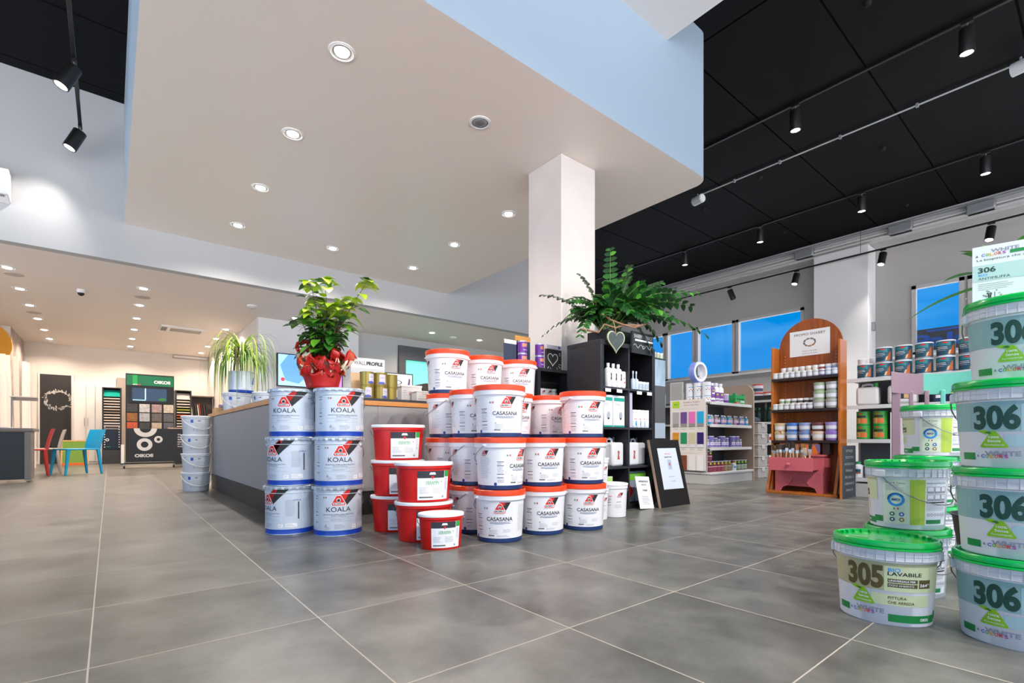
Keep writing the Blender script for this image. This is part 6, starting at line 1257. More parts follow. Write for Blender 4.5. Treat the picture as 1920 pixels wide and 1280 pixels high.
a.rect(0.015, 0.252, 0.2, 0.266, mat('print_green_bar', '#168a40'), 2); a.text('OIKOS', 0.10, 0.259, 0.04, 0.007, P_lab, 3)
a.text('La biopittura che arreda', -0.086, 0.231, 0.19, 0.012, P_ink, 2, anchor='l'); a.text('306', -0.055, 0.192, 0.055, 0.024, P_dk, 3, bold=0.03); a.text('BIO', -0.067, 0.170, 0.028, 0.010, mat('print_sky_blue', '#2d9be6'), 2, bold=0.02); a.text('ANTIMUFFA', -0.033, 0.154, 0.098, 0.011, P_ink, 2, bold=0.03)
a.rect(-0.10, 0.142, 0.22, 0.143, P_gink, 2); a.lines(-0.082, 0.045, 0.128, 0.008, 4, 0.0022, P_gink, 1); a.rect(0.06, 0.085, 0.2, 0.135, P_lab, 1)
a.text('ANTIMUFFA', 0.068, 0.122, 0.06, 0.007, P_ink, 2, anchor='l'); a.text('LAVABILE', 0.068, 0.107, 0.05, 0.007, P_ink, 2, anchor='l'); a.text('ALTISSIMA', 0.068, 0.092, 0.055, 0.007, P_ink, 2, anchor='l')
rr = random.Random(5); mk_ = mat('poster_smudge', '#8f9494', 0.6)
for k in range(60): a.disc(-0.04+rr.gauss(0, 0.022), 0.055+rr.gauss(0, 0.018), 0.0015+0.003*rr.random(), mk_, 1, n=7)
for k in range(6): a.line([(-0.04+rr.gauss(0, 0.01), 0.09), (-0.04+rr.gauss(0, 0.006), 0.05), (-0.035+rr.gauss(0, 0.004), 0.005)], 0.002, P_char, 2)
a.ring(0.085, 0.19, 0.018, 0.0195, P_gink, 2); a.rect(0.07, 0.205, 0.10, 0.211, mat('print_green_bar', '#168a40'), 2); a.ring(0.08, 0.06, 0.010, 0.012, mat('print_green_bar', '#168a40'), 2)
a.build('poster_print', flat_front(), t)
# ================================================================ LOW BACK ROOM
# desk
L_dk = mat('desk_dark', '#1f2124', 0.45); L_gr = mat('desk_grey', '#6f6a66', 0.5); L_top = mat('desk_top_pale', '#cfc9c4', 0.35)
t = thing('reception_desk', 'dark desk with pale top at the left edge', 'desk', (-0.87, 9.85, 0))
MB().bb(-3.2, -0.06, 0.02, 0.06, 0.04, 0.72, L_dk).build('front_panel', t, smooth=False)
MB().bb(-0.07, 0.0, 0.0, 0.42, 0.03, 0.73, L_gr).build('end_panel', t, bevel=0.003)
MB().bb(-3.25, 0.02, -0.02, 0.80, 0.73, 0.77, L_gr).bb(-3.25, -0.25, 0.0, 0.78, 0.77, 0.785, L_top).build('desk_top', t, bevel=0.002)
MB().bb(-3.2, -3.1, 0.0, 0.75, 0, 0.73, L_gr).build('end_panel', t, smooth=False)
# moulded chairs
def mk_chair(c):
    m = mat('chair_'+c, c, 0.4)
    def make():
        t = thing('plastic_chair', 'x', 'chair')
        # origin under the seat centre, backrest at -X end, seat faces +X... front legs at +X
        MB().prism([(-0.21, -0.205), (0.21, -0.215), (0.23, -0.19), (0.23, 0.19), (0.21, 0.215), (-0.21, 0.205)], 0.428, 0.452, m).build('seat', t, bevel=0.008)
        b = MB(); vs_ = []
        for k in range(9):
            z = 0.44+0.35*k/8; q = k/8; xo = -0.20-0.05*q-0.03*q*q
            for j in range(7):
                y = -0.205+0.41*j/6; vs_.append((xo-0.03*(1-(y/0.205)**2), y, z))
        n0 = len(vs_); vs_ += [(x-0.014, y, z) for x, y, z in vs_]
        fs = []
        for k in range(8):
            for j in range(6): i = k*7+j; fs.append((i, i+1, i+8, i+7)); fs.append((n0+i, n0+i+7, n0+i+8, n0+i+1))
        rim = [k*7 for k in range(9)]+[56+j for j in range(1, 7)]+[6+7*k for k in range(7, -1, -1)]+[j for j in range(5, 0, -1)]
        for a, c2 in zip(rim, rim[1:]+rim[:1]): fs.append((a, c2, n0+c2, n0+a))
        b.add(vs_, fs, m).build('backrest', t)
        for sx, sy in ((1, -1), (1, 1), (-1, -1), (-1, 1)):
            x0, y0 = (0.205 if sx > 0 else -0.19), 0.185*sy; x1, y1 = x0+0.045*sx, y0+0.015*sy
            vv = []
            for (x, y, z, w) in ((x1, y1, 0, 0.013), (x0, y0, 0.44, 0.022)): vv += [(x-w, y-w, z), (x+w, y-w, z), (x+w, y+w, z), (x-w, y+w, z)]
            MB().add(vv, [(3, 2, 1, 0), (4, 5, 6, 7), (0, 1, 5, 4), (1, 2, 6, 5), (2, 3, 7, 6), (3, 0, 4, 7)], m).build('leg', t, bevel=0.004)
        return t
    return Stock(make)
mk_chair('#0f9ccc').put('bright blue plastic chair standing free in the back room', (-0.436, 11.496, 0), pi+0.5).scale = (1.1, 1.1, 1)
mk_chair('#b3201c').put('red plastic chair pushed against the desk', (-1.03, 11.32, 0), pi+0.12)
mk_chair('#b5aaa2').put('beige-grey plastic chair behind the red and blue ones', (-0.93, 12.2, 0), pi+0.1)
# yellow disc
t = thing('yellow_disc', 'large rounded mustard yellow panel on the wall at the left edge', 'wall panel', (-1.86, 14.79, 2.62))
MB().prism([(0.27*cos(q)*(1-0.12*sin(q)), 0.37*sin(q)) for q in [2*pi*k/36 for k in range(36)]], 0, 0.04, mat('mustard', '#dd9a1f', 0.6), Matrix.Rotation(pi/2, 4, 'X')).build('panel', t)
# leaning white boards
wbm = [mat('white_board_%d' % k, h, 0.5) for k, h in enumerate(('#e9e4dd', '#ded6cb', '#eeeae4'))]
for i, (x, w, tl, top) in enumerate(((-1.93, 0.24, 1, 2.40), (-1.74, 0.12, 2, 2.42), (-1.63, 0.10, 4, 2.44), (-1.54, 0.09, 6, 2.43), (-1.46, 0.08, 3, 2.42), (-1.37, 0.07, 1, 2.34), (-1.30, 0.06, 3, 2.33), (-1.24, 0.06, 0, 2.34))):
    t = thing('leaning_board', 'tall white board leaning near the wall stub at far left, %s from left' % ORD[i], 'board', (x, 14.0+0.075*i, 0.0))
    M4 = Matrix.Rotation(radians(-3), 4, 'X') @ Matrix.Rotation(radians(-tl*0.35), 4, 'Y'); MB().bb(-w/2, w/2, 0, 0.03, 0.01, top-0.09, wbm[i % 3], M4).build('board', t, smooth=False)
t = thing('glass_shelf_rack', 'clear shelf rack in front of the leaning white boards', 'shelf', (-0.92, 12.6, 0))
for z in (0.80, 1.38): MB().bb(-0.48, -0.12, 0, 0.3, z, z+0.015, mat('acrylic', '#c9c4bd', 0.1)).build('shelf_board', t, smooth=False)
MB().bb(-0.48, -0.12, 0.29, 0.30, 1.33, 1.38, mat('acrylic_brown', '#b5a89a', 0.2)).build('rear_rail', t, smooth=False)
for x in (-0.46,): MB().cyl((x, 0.15, 0), (x, 0.15, 1.39), 0.012, M_steel, 8).build('post', t)
# chalkboard door with wreath
t = thing('chalk_door', 'tall black chalkboard door with a white chalk wreath on the back wall', 'chalkboard', (-1.03, 16.84, 0))
MB().bb(-0.30, 0.28, -0.03, 0, 0.0, 2.23, mat('chalk_black2', '#303031', 0.75, noise=0.1, nscale=4)).build('board', t, smooth=False)
MB().bb(-0.33, -0.30, -0.035, 0, 0.0, 2.26, M_white).build('door_frame', t, smooth=False); MB().bb(0.28, 0.33, -0.035, 0, 0.0, 2.26, M_white).build('door_frame', t, smooth=False)
a = Art(); rr = random.Random(2); cw = mat('chalk_white', '#d9d9d6', 0.8)
for k in range(110):
    q = 2*pi*k/110; cx, cz = 0.03+0.245*cos(q), 1.60+0.215*sin(q); q2 = q+1.2+rr.uniform(-.9, .9); l_ = rr.uniform(0.05, 0.095); s1 = rr.choice((-1, 1))
    ex, ez = cx+l_*cos(q2)*s1, cz+l_*sin(q2)*s1; nx, nz = -sin(q2)*0.013, cos(q2)*0.013
    a.poly([(cx, cz), ((cx+ex)/2+nx, (cz+ez)/2+nz), (ex, ez), ((cx+ex)/2-nx, (cz+ez)/2-nz)], cw, 1)
a.poly([(0.03, 1.79), (-0.06, 1.85), (-0.05, 1.80)], cw, 2); a.poly([(0.03, 1.79), (0.12, 1.85), (0.11, 1.80)], cw, 2)
a.build('wreath_drawing', flat_front(-0.03), t)
# tall white wardrobe with three doors
t = thing('white_wardrobe', 'tall white cupboard with slim handles on the back wall', 'cupboard', (-0.70, 16.84, 0))
wm = mat('cupboard_white', '#e9e6e2', 0.4)
MB().bb(0.0, 0.80, -0.30, 0, 0.0, 2.03, wm).build('body', t, smooth=False)
for k, (x0, x1) in enumerate(((0.015, 0.24), (0.245, 0.42), (0.425, 0.60), (0.605, 0.785))):
    d = MB().bb(x0+0.004, x1-0.004, -0.32, -0.302, 0.05, 2.01, wm).build('door', t, bevel=0.003)
    hx = x1-0.03 if k % 2 == 0 else x0+0.03; MB().tube([(hx, -0.32, 0.95), (hx, -0.35, 0.95), (hx, -0.35, 1.15), (hx, -0.32, 1.15)], 0.006, M_steel, 6).build('handle', d)
# green board
t = thing('green_board', 'green board in wooden frame leaning by the white cupboard', 'board', (-0.62, 15.7, -0.055)); M4 = Matrix.Rotation(radians(-6), 4, 'X')
MB().bb(-0.24, 0.20, 0, 0.015, 0.09, 0.56+0.06, mat('grass_green', '#6f9a34', 0.5, noise=0.08, nscale=3), M4).build('board', t, smooth=False)
MB().bb(-0.27, -0.24, -0.005, 0.02, 0.06, 0.65, w_, M4).bb(0.20, 0.23, -0.005, 0.02, 0.06, 0.65, w_, M4).bb(-0.24, 0.20, -0.005, 0.02, 0.62, 0.65, w_, M4).bb(-0.24, 0.20, -0.005, 0.02, 0.06, 0.09, w_, M4).build('frame', t, smooth=False)
t = thing('orange_strip', 'orange strip on the floor below the green board', 'strip', (-0.66, 15.55, 0)); MB().bb(-0.2, 0.22, -0.03, 0.05, 0, 0.055, mat('orange_foot', '#d8692a', 0.5)).build('strip', t, smooth=False)
# sample towers
def tower(name_label, x, y, w, H, nrow, col_top, rows, seed):
    t = thing('sample_tower', name_label, 'sample display', (x, y, 0)); rk = mat('tower_black', '#2b2c30', 0.45); rr = random.Random(seed)
    for s in (0, 1): MB().bb(s*(w-0.03), s*(w-0.03)+0.03, 0, 0.35, 0.0, H, rk).build('side_panel', t, smooth=False)
    MB().bb(0.03, w-0.03, 0.32, 0.35, 0.0, H, rk).bb(0.0, w, 0, 0.35, H, H+0.02, rk).build('back_panel', t, smooth=False)
    MB().bb(0.03, w-0.03, 0.0, 0.3, 0.0, 0.35, mat('tower_base', '#34363b', 0.5)).build('base', t, smooth=False)
    MB().prism([(0.0, H-0.20), (0.14, H-0.04), (0.15, H-0.05), (0.01, H-0.21)], 0.03, w-0.03, mat('tower_head_'+col_top, col_top, 0.4), Matrix(((0, 0, 1, 0), (1, 0, 0, 0), (0, 1, 0, 0), (0, 0, 0, 1)))).build('header_card', t, smooth=False)
    for k in range(nrow):
        z = H-0.27-k*0.068; c = rows[k % len(rows)]
        MB().bb(0.035, w-0.035, -0.01, 0.25, z, z+0.028, mat('sample_card_'+c, c, 0.5)).build('sample_card', t, smooth=False)
    return t, H-0.27-nrow*0.068
t1, zb = tower('narrow black sample tower with turquoise header, left of the large display', -0.14, 15.8, 0.38, 1.88, 12, '#1fb8a8', ['#cfc3b8', '#d8cec4', '#c9b8a8', '#d9d2cc', '#bfae9e', '#8a8078'], 1)
MB().bb(0.035, 0.345, 0.0, 0.02, 0.36, 1.0, mat('tower_navy', '#161d2c', 0.3)).build('lower_panel', t1, smooth=False)
b = Art()
for k in range(9): b.disc(0.05, 0.42+0.062*k, 0.012, P_lab, 1); b.disc(0.33, 0.42+0.062*k, 0.012, P_lab, 1)
b.ring(0.10, 0.60, 0.02, 0.035, P_lab, 1); b.rect(0.08, 0.42, 0.16, 0.435, mat('tower_green', '#1f9a5a', 0.4), 1); b.build('panel_print', flat_front(-0.001), t1)
tower('narrow black sample tower with silver header, right of the large display', 1.25, 14.6, 0.34, 1.80, 17, '#d9d6d4', ['#cfc3b8', '#d9d2cc', '#c9b8a8', '#9aa82c', '#d8cec4', '#c9682c', '#b86a3a', '#bfae9e'], 4)
# brand display: board + trolley
ok = mat('display_black', '#17181a', 0.4)
t = thing('brand_display', 'tall black paint brand display with green header, screen and twelve textured samples', 'display stand', (0.27, 13.42, 0))
MB().bb(0, 0.86, 0.0, 0.06, 0.12, 2.03, ok).build('back_board', t, bevel=0.003)
MB().bb(0.015, 0.845, -0.012, 0.0, 1.78, 2.00, mat('display_green', '#0a7048', 0.4)).bb(0.12, 0.20, -0.014, -0.012, 1.80, 2.00, mat('display_green2', '#1fa852', 0.4)).build('header_panel', t, smooth=False)
a = Art(); a.text('OIKOS', 0.64, 1.87, 0.30, 0.070, P_lab, 1, bold=0.05); a.rect(0.12, 1.79, 0.20, 1.805, P_lab, 2); a.rect(0.20, 1.79, 0.26, 1.805, P_or, 2); a.build('header_print', flat_front(-0.0145), t)
MB().bb(0.07, 0.80, -0.03, 0.0, 1.40, 1.76, K_black).build('screen_bezel', t, bevel=0.004)
a = Art(); a.rect(0.11, 1.45, 0.72, 1.72, t_em('screen_dim', '#1f2f44', 0.7), 1); a.rect(0.33, 1.47, 0.35, 1.72, t_em('screen_line', '#86b8e0', 0.9), 2); a.rect(0.12, 1.455, 0.34, 1.47, t_em('screen_line', '#86b8e0'), 2); a.disc(0.64, 1.49, 0.07, t_em('screen_green', '#1f5a2c', 0.5), 2, ry=0.035); a.build('screen_picture', flat_front(-0.031), t)
cs = [['#3a3a3c', '#b9b7b5', '#a08684', '#bdb3a0'], ['#8a5a2c', '#a3a5a8', '#5f5a56', '#56565a'], ['#b8502c', '#3c3a3a', '#b5a58e', '#55595f']]
for r_ in range(3):
    for c_ in range(4): MB().bb(0.02+0.215*c_, 0.20+0.215*c_, -0.03, 0.0, 1.20-0.20*r_, 1.38-0.20*r_, mat('texture_'+cs[r_][c_], cs[r_][c_], 0.6, noise=0.25, nscale=22, bump=0.3)).build('sample_tile', t, bevel=0.002)
t = thing('display_trolley', 'black wheeled trolley with ring logo in front of the brand display', 'trolley', (0.24, 13.15, 0))
MB().bb(0.03, 1.60, 0, 0.24, 0.13, 0.845, ok).build('cabinet', t, bevel=0.004)
MB().bb(-0.05, 0.0, 0.0, 0.2, 0.10, 0.50, M_white).build('side_tray', t, smooth=False)
MB().bb(-0.06, 1.62, -0.02, 0.25, 0.085, 0.11, ok).build('chassis', t, smooth=False)
for x in (0.0, 0.86, 1.5):
    MB().cyl((x-0.015, 0.02, 0.035), (x+0.015, 0.02, 0.035), 0.035, K_black, 16).bb(x-0.02, x+0.02, 0.0, 0.04, 0.04, 0.085, M_steel).build('caster', t)
a = Art(); P_rg = mat('ring_grey', '#c9c9ca', 0.5)
a.ring(0.36, 0.845, 0.10, 0.20, P_rg, 1, 30, a0=pi, a1=2*pi, ry=0.92); a.ring(0.345, 0.50, 0.065, 0.135, P_rg, 1, 30); a.ring(0.585, 0.61, 0.032, 0.075, P_rg, 1, 24)
a.text('OIKOS', 0.335, 0.265, 0.32, 0.070, P_rg, 1, bold=0.05)
for k, w in enumerate(('Oltre', 'rivestimenti', 'decorative', 'materiche', 'per ogni tipo', 'di superficie')): a.text(w, 0.93, 0.70-0.053*k, None, 0.034 if k else 0.034, P_rg, 1, anchor='l', bold=0.03)
a.build('cabinet_print', flat_front(0.0), t)
t = thing('brochure_stack', 'low pile of pale brochures on the trolley', 'brochures', (1.2, 13.22, 0.8465)); MB().bb(-0.2, 0.25, -0.05, 0.12, 0, 0.02, mat('brochure', '#c9a68e', 0.5)).build('stack', t, smooth=False)
# bookcase
t = thing('bookcase', 'low dark bookcase with a pale wooden edge behind the stacked tubs', 'bookcase', (1.60, 15.7, 0)); bk = mat('bookcase_taupe', '#6f635b', 0.6)
MB().bb(0, 0.64, 0.0, 0.35, 0.0, 1.10, mat('bookcase_pale', '#cfc6bc', 0.5)).build('lower_body', t, smooth=False); MB().bb(0, 0.64, -0.01, 0.35, 1.10, 1.13, w_).build('shelf_board', t, smooth=False)
MB().bb(0.0, 0.64, 0.33, 0.35, 1.13, 1.76, bk).bb(0, 0.64, 0, 0.35, 1.76, 1.79, bk).bb(0, 0.02, 0, 0.33, 1.13, 1.76, bk).build('upper_body', t, smooth=False)
rr = random.Random(8); x = 0.05
for i, (c, w_b, h_b, tl) in enumerate((('#d9d4cc', 0.03, 0.40, 0.0), ('#26221f', 0.05, 0.46, 0.06), ('#2c2622', 0.05, 0.46, 0.08), ('#c9c4bc', 0.025, 0.40, 0.10), ('#8a3426', 0.03, 0.44, 0.12), ('#26221f', 0.04, 0.44, 0.16), ('#3a2c26', 0.04, 0.43, 0.2), ('#211d1c', 0.04, 0.42, 0.22))):
    t = thing('binder', '%s binder on the bookcase, %s from left' % ({'#d9d4cc': 'pale', '#c9c4bc': 'pale thin', '#8a3426': 'red-brown'}.get(c, 'dark'), ORD[i]), 'book', (1.60+x+0.05, 15.80, 1.1385), 0, 'binders on the bookcase')
    MB().bb(0, w_b, -0.1, 0.12, 0.0, h_b, mat('binder_'+c, c, 0.6), Matrix.Rotation(-0.09 if tl else 0.0, 4, 'Y')).build('cover', t, smooth=False); x += w_b+0.014
box_thing('picture_box', 'small dark box with red print on the bookcase at the counter end', 'box', (2.165, 15.88, 1.1305), (0.13, 0.1, 0.30), mat('box_near_black', '#1f1a1a', 0.5), 0, None, lambda a: a.rect(-0.05, 0.05, 0.05, 0.10, mat('box_redprint', '#a8402c', 0.5), 1))
t = thing('grey_doorway_panel', 'beige grey panel on the back wall beside the brand display', 'panel', (0.26, 16.84, 0)); MB().bb(-0.10, 0.10, -0.05, 0, 0.0, 2.25, mat('panel_beige_grey', '#a89d92', 0.6)).build('panel', t, smooth=False)
# ================================================================ PLANTS
def leaf_verts(base, d, up, L, W, droop=0.0, fold=0.15, n=4, pointed=1.0):
    """a leaf as a small folded grid; d: direction, up: leaf normal"""
    d = d.normalized(); s = d.cross(up); s = s.normalized() if s.length > 1e-4 else d.orthogonal().normalized(); u = s.cross(d).normalized()
    vs_ = []
    for k in range(n+1):
        q = k/n; w = W*0.5*min(1.0, 1.15*sin(pi*min(1.0, q**0.8*0.96+0.04))**0.8) if q < 1 else 0.0
        p = base+d*(L*q)-Vector((0, 0, 1))*(droop*L*q*q)
        vs_ += [p-s*w+u*fold*w, p, p+s*w+u*fold*w]
    fs = []
    for k in range(n):
        a = 3*k; fs += [(a, a+1, a+4, a+3), (a+1, a+2, a+5, a+4)]
    return vs_, fs
def leafm(name, hx, r=0.35, tr=0.25):
    if name in _M: return _M[name]
    m = mat(name, hx, r, noise=0.25, nscale=14, coat=0.2); b = m.node_tree.nodes['Principled BSDF']
    b.inputs['Subsurface Weight'].default_value = 0.0; return m
def curve_pts(p0, v0, L, n, sag, curl=0.0):
    p = Vector(p0); v = Vector(v0).normalized(); pts = [p.copy()]
    for k in range(n):
        v = (v+Vector((0, 0, -sag/n))).normalized(); p = p+v*(L/n); pts.append(p.copy())
    return pts
# --- red wrapped shrub on the steel tins
rr = random.Random(11)
x0, y0 = ray(605, 3.30); zt = 0.9375+0.0085
t = thing('potted_shrub', 'leafy green shrub in red and patterned gift wrap on top of the steel tins', 'potted plant', (x0, y0, zt))
w_red = mat('wrap_red', '#ae100b', 0.35); w_pat = mat('wrap_pattern', '#c8875a', 0.45, noise=0.0); 
ptn = w_pat.node_tree; bs = ptn.nodes['Principled BSDF']; vo = ptn.nodes.new('ShaderNodeTexVoronoi'); vo.inputs['Scale'].default_value = 22; rp = ptn.nodes.new('ShaderNodeValToRGB'); tcn = ptn.nodes.new('ShaderNodeTexCoord')
rp.color_ramp.interpolation = 'CONSTANT'; rp.color_ramp.elements[0].color = lin('#d9cdb0'); rp.color_ramp.elements[1].position = 0.75; rp.color_ramp.elements[1].color = lin('#5a4a2c')
for p_, c_ in ((0.3, '#c8502c'), (0.5, '#e6dcc4'), (0.62, '#b81c14')): q_ = rp.color_ramp.elements.new(p_); q_.color = lin(c_)
ptn.links.new(tcn.outputs['Object'], vo.inputs['Vector']); ptn.links.new(vo.outputs['Color'], rp.inputs[0]); ptn.links.new(rp.outputs[0], bs.inputs['Base Color'])
# crumpled wrap: ruffled cone
def ruffle(r0, r1, h, m, seed, n=48, amp=0.03, zamp=0.03, a0=0.0, a1=2*pi, lv=6):
    q_ = random.Random(seed); ph = [q_.uniform(0, 6.28) for _ in range(4)]; vs_ = []; fs = []
    for j in range(lv+1):
        v = j/lv
        for k in range(n+1):
            a = a0+(a1-a0)*k/n; rf = sin(a*5+ph[0])*0.5+sin(a*9+ph[1])*0.3+sin(a*14+ph[2])*0.2
            r_ = r0+(r1-r0)*v**1.3+amp*v*rf; z = h*v+zamp*v*v*(sin(a*4+ph[3])+0.6*sin(a*11+ph[1]))
            vs_.append((r_*cos(a), r_*sin(a), max(0.0, z)))
    for j in range(lv):
        for k in range(n): i = j*(n+1)+k; fs.append((i, i+1, i+n+2, i+n+1))
    return MB().add(vs_, fs, m)
def solid(o, th=0.002): md = o.modifiers.new('thickness', 'SOLIDIFY'); md.thickness = th; return o
solid(ruffle(0.10, 0.125, 0.10, w_red, 1, amp=0.015, zamp=0.012).build('wrap_lower', t))
MB().lathe([(0.095, 0.001), (0.10, 0.09), (0.001, 0.095)], mat('pot_soil', '#4a2a20', 0.9), 20).build('pot', t)
def petal(ang, el, L, W, m, nm, curl=0.4, base=(0, 0, 0.06), seed=0):
    q_ = random.Random(seed); d = Vector((cos(ang)*cos(el), sin(ang)*cos(el), sin(el))); s = Vector((-sin(ang), cos(ang), 0)); u = s.cross(d); vs_ = []; fs = []; N_, K_ = 8, 8
    for j in range(N_+1):
        v = j/N_; w = W*(0.35+0.65*sin(pi*min(1, v*0.8+0.1)))
        for k in range(K_+1):
            e = (k/K_-0.5)*2; p = Vector(base)+d*(0.06+0.85*L*v)+s*(w*e*0.5)+u*(0.03*sin(e*5+v*6+seed)+0.02*q_.uniform(-.4, .4)-curl*L*v*v*0.5); vs_.append(p)
    for j in range(N_):
        for k in range(K_): i = j*(K_+1)+k; fs.append((i, i+1, i+K_+2, i+K_+1))
    return solid(MB().add(vs_, fs, m).build(nm, t), 0.0015)
Rv = Vector((cos(YAW), -sin(YAW), 0)); ang_r = atan2(Rv.y, Rv.x); 
petal(ang_r+pi+0.1, 0.55, 0.20, 0.14, w_pat, 'wrap_flap', 0.7, seed=1); petal(ang_r+pi-0.3, 1.15, 0.27, 0.10, w_red, 'wrap_flap', 0.1, seed=2); petal(ang_r+0.05, 0.5, 0.24, 0.13, w_pat, 'wrap_flap', 0.5, seed=3)
petal(ang_r-0.3, 0.75, 0.19, 0.12, w_red, 'wrap_flap', 0.5, seed=4); petal(ang_r-1.2, 0.4, 0.14, 0.18, w_red, 'wrap_flap', 0.5, seed=5); petal(ang_r-2.2, 0.6, 0.16, 0.16, w_pat, 'wrap_flap', 0.7, seed=6); petal(ang_r+1.6, 0.9, 0.22, 0.18, w_red, 'wrap_flap', 0.1, seed=7); petal(ang_r-1.9, 0.9, 0.12, 0.16, w_red, 'wrap_flap', 0.3, seed=8); petal(ang_r-1.35, 0.15, 0.12, 0.24, w_red, 'wrap_flap', 1.3, base=(0, 0, 0.075), seed=9); petal(ang_r-2.5, 0.15, 0.13, 0.18, w_pat, 'wrap_flap', 1.2, base=(0, 0, 0.075), seed=10); petal(ang_r-0.5, 0.15, 0.12, 0.18, w_pat, 'wrap_flap', 1.2, base=(0, 0, 0.075), seed=12)
b = MB(); lp = [Vector((0, 0, 0.25))+Rv*(-0.11)+Vector((0.05*cos(q), 0, 0.07*sin(q)))+Rv*(0.02*sin(2*q)) for q in [2*pi*k/16 for k in range(16)]]; b.tube(lp, 0.012, w_red, 6, True); b.build('ribbon_bow', t)
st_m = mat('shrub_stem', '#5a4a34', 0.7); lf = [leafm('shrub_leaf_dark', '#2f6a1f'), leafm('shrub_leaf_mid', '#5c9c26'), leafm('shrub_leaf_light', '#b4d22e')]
stems = []; tips = [(-0.12, 0.71), (0.00, 0.73), (-0.05, 0.60), (0.05, 0.56), (0.27, 0.71), (0.22, 0.60), (-0.16, 0.46), (0.12, 0.44), (-0.05, 0.40), (0.17, 0.52), (-0.10, 0.52), (0.04, 0.46), (0.0, 0.36)]
sb = MB(); lbs = [MB(), MB(), MB()]
for i, (tx, tz) in enumerate(tips):
    base = Vector((rr.uniform(-.03, .03), rr.uniform(-.03, .03), 0.09)); tip = Rv*tx+Vector((rr.uniform(-.06, .06)*0.7, rr.uniform(-.06, .06), tz)); mid = (base+tip)/2+Rv*(-0.04*(1 if tx > 0 else -1))+Vector((0, 0, 0.02))
    pts = [base*(1-q)**2+mid*2*q*(1-q)+tip*q*q for q in [k/12 for k in range(13)]]
    sb.tube(pts, [0.006*(1-k/15) for k in range(13)], st_m, 6)
    for k in range(4, 13):
        nl = (2 if k % 3 else 3) if k < 12 else 8
        for j in range(nl):
            a = rr.uniform(0, 2*pi) if k < 12 else 2*pi*j/nl; el = rr.uniform(-0.25, 0.5) if k < 12 else 0.12
            d = Vector((cos(a)*cos(el), sin(a)*cos(el), sin(el))); pet = 0.02+rr.random()*0.045; p = pts[k]+Vector((0, 0, rr.uniform(-.02, .02)))
            if k < 12: sb.tube([p, p+d*pet], 0.0014, st_m, 4)
            L = rr.uniform(0.055, 0.10) if k < 12 else 0.085; q0 = k/12
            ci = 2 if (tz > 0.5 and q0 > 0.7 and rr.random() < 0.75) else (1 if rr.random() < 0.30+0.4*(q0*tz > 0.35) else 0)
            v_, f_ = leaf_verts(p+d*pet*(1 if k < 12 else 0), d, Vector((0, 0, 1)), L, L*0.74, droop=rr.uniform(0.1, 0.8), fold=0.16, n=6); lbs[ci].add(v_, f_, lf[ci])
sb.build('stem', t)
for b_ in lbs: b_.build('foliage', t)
# --- trailing grassy plant in the tin
rr = random.Random(21); t = tp
lg = [leafm('strap_leaf_green', '#5c8a2c'), leafm('strap_leaf_light', '#a9cc3e'), leafm('strap_leaf_dry', '#5a5a32')]
bl = [MB(), MB(), MB()]
MB().tube([(0, 0, 0.21), (0.01, 0, 0.30), (0.0, 0.01, 0.42)], 0.018, mat('trunk_brown', '#5a4632', 0.8), 8).build('trunk', t)
for i in range(150):
    a = rr.uniform(0, 2*pi); el = rr.uniform(0.3, 1.35); L = rr.uniform(0.5, 0.95); w = rr.uniform(0.009, 0.017)
    p = Vector((0, 0, 0.38+rr.uniform(-.06, .07))); v = Vector((cos(a)*cos(el), sin(a)*cos(el), sin(el))); n = 12; pts = []
    for k in range(n+1):
        pts.append(p.copy()); v = (v+Vector((0, 0, -0.34-0.1*rr.random()))).normalized() if k > 1 else v; v = Vector((v.x*0.6, v.y*0.6, v.z)).normalized() if v.z < -0.3 else v; p = p+v*(L/n)
    s = Vector((-sin(a), cos(a), 0)); vs_ = []
    for k, q in enumerate(pts):
        ww = w*(1-(k/n)**2)*0.5+0.0008; tw = s*cos(k*0.25*rr.choice((1, -1)))+Vector((0, 0, 0.2)); tw.normalize(); vs_ += [q-s*ww, q+s*ww]
    m = 1 if rr.random() < 0.25 else (2 if rr.random() < 0.25 else 0)
    half = n//3; fs = [(2*k, 2*k+1, 2*k+3, 2*k+2) for k in range(n)]
    bl[1 if el > 1.0 and m != 2 else m].add(vs_, fs, lg[1 if el > 1.0 and m != 2 else m])
for b_ in bl: b_.build('foliage', t)
tp['category'] = 'potted plant'; tp.name = 'potted_grass_plant'; tp['label'] = 'grassy plant with long drooping strands in a pale blue tin at the counter end'
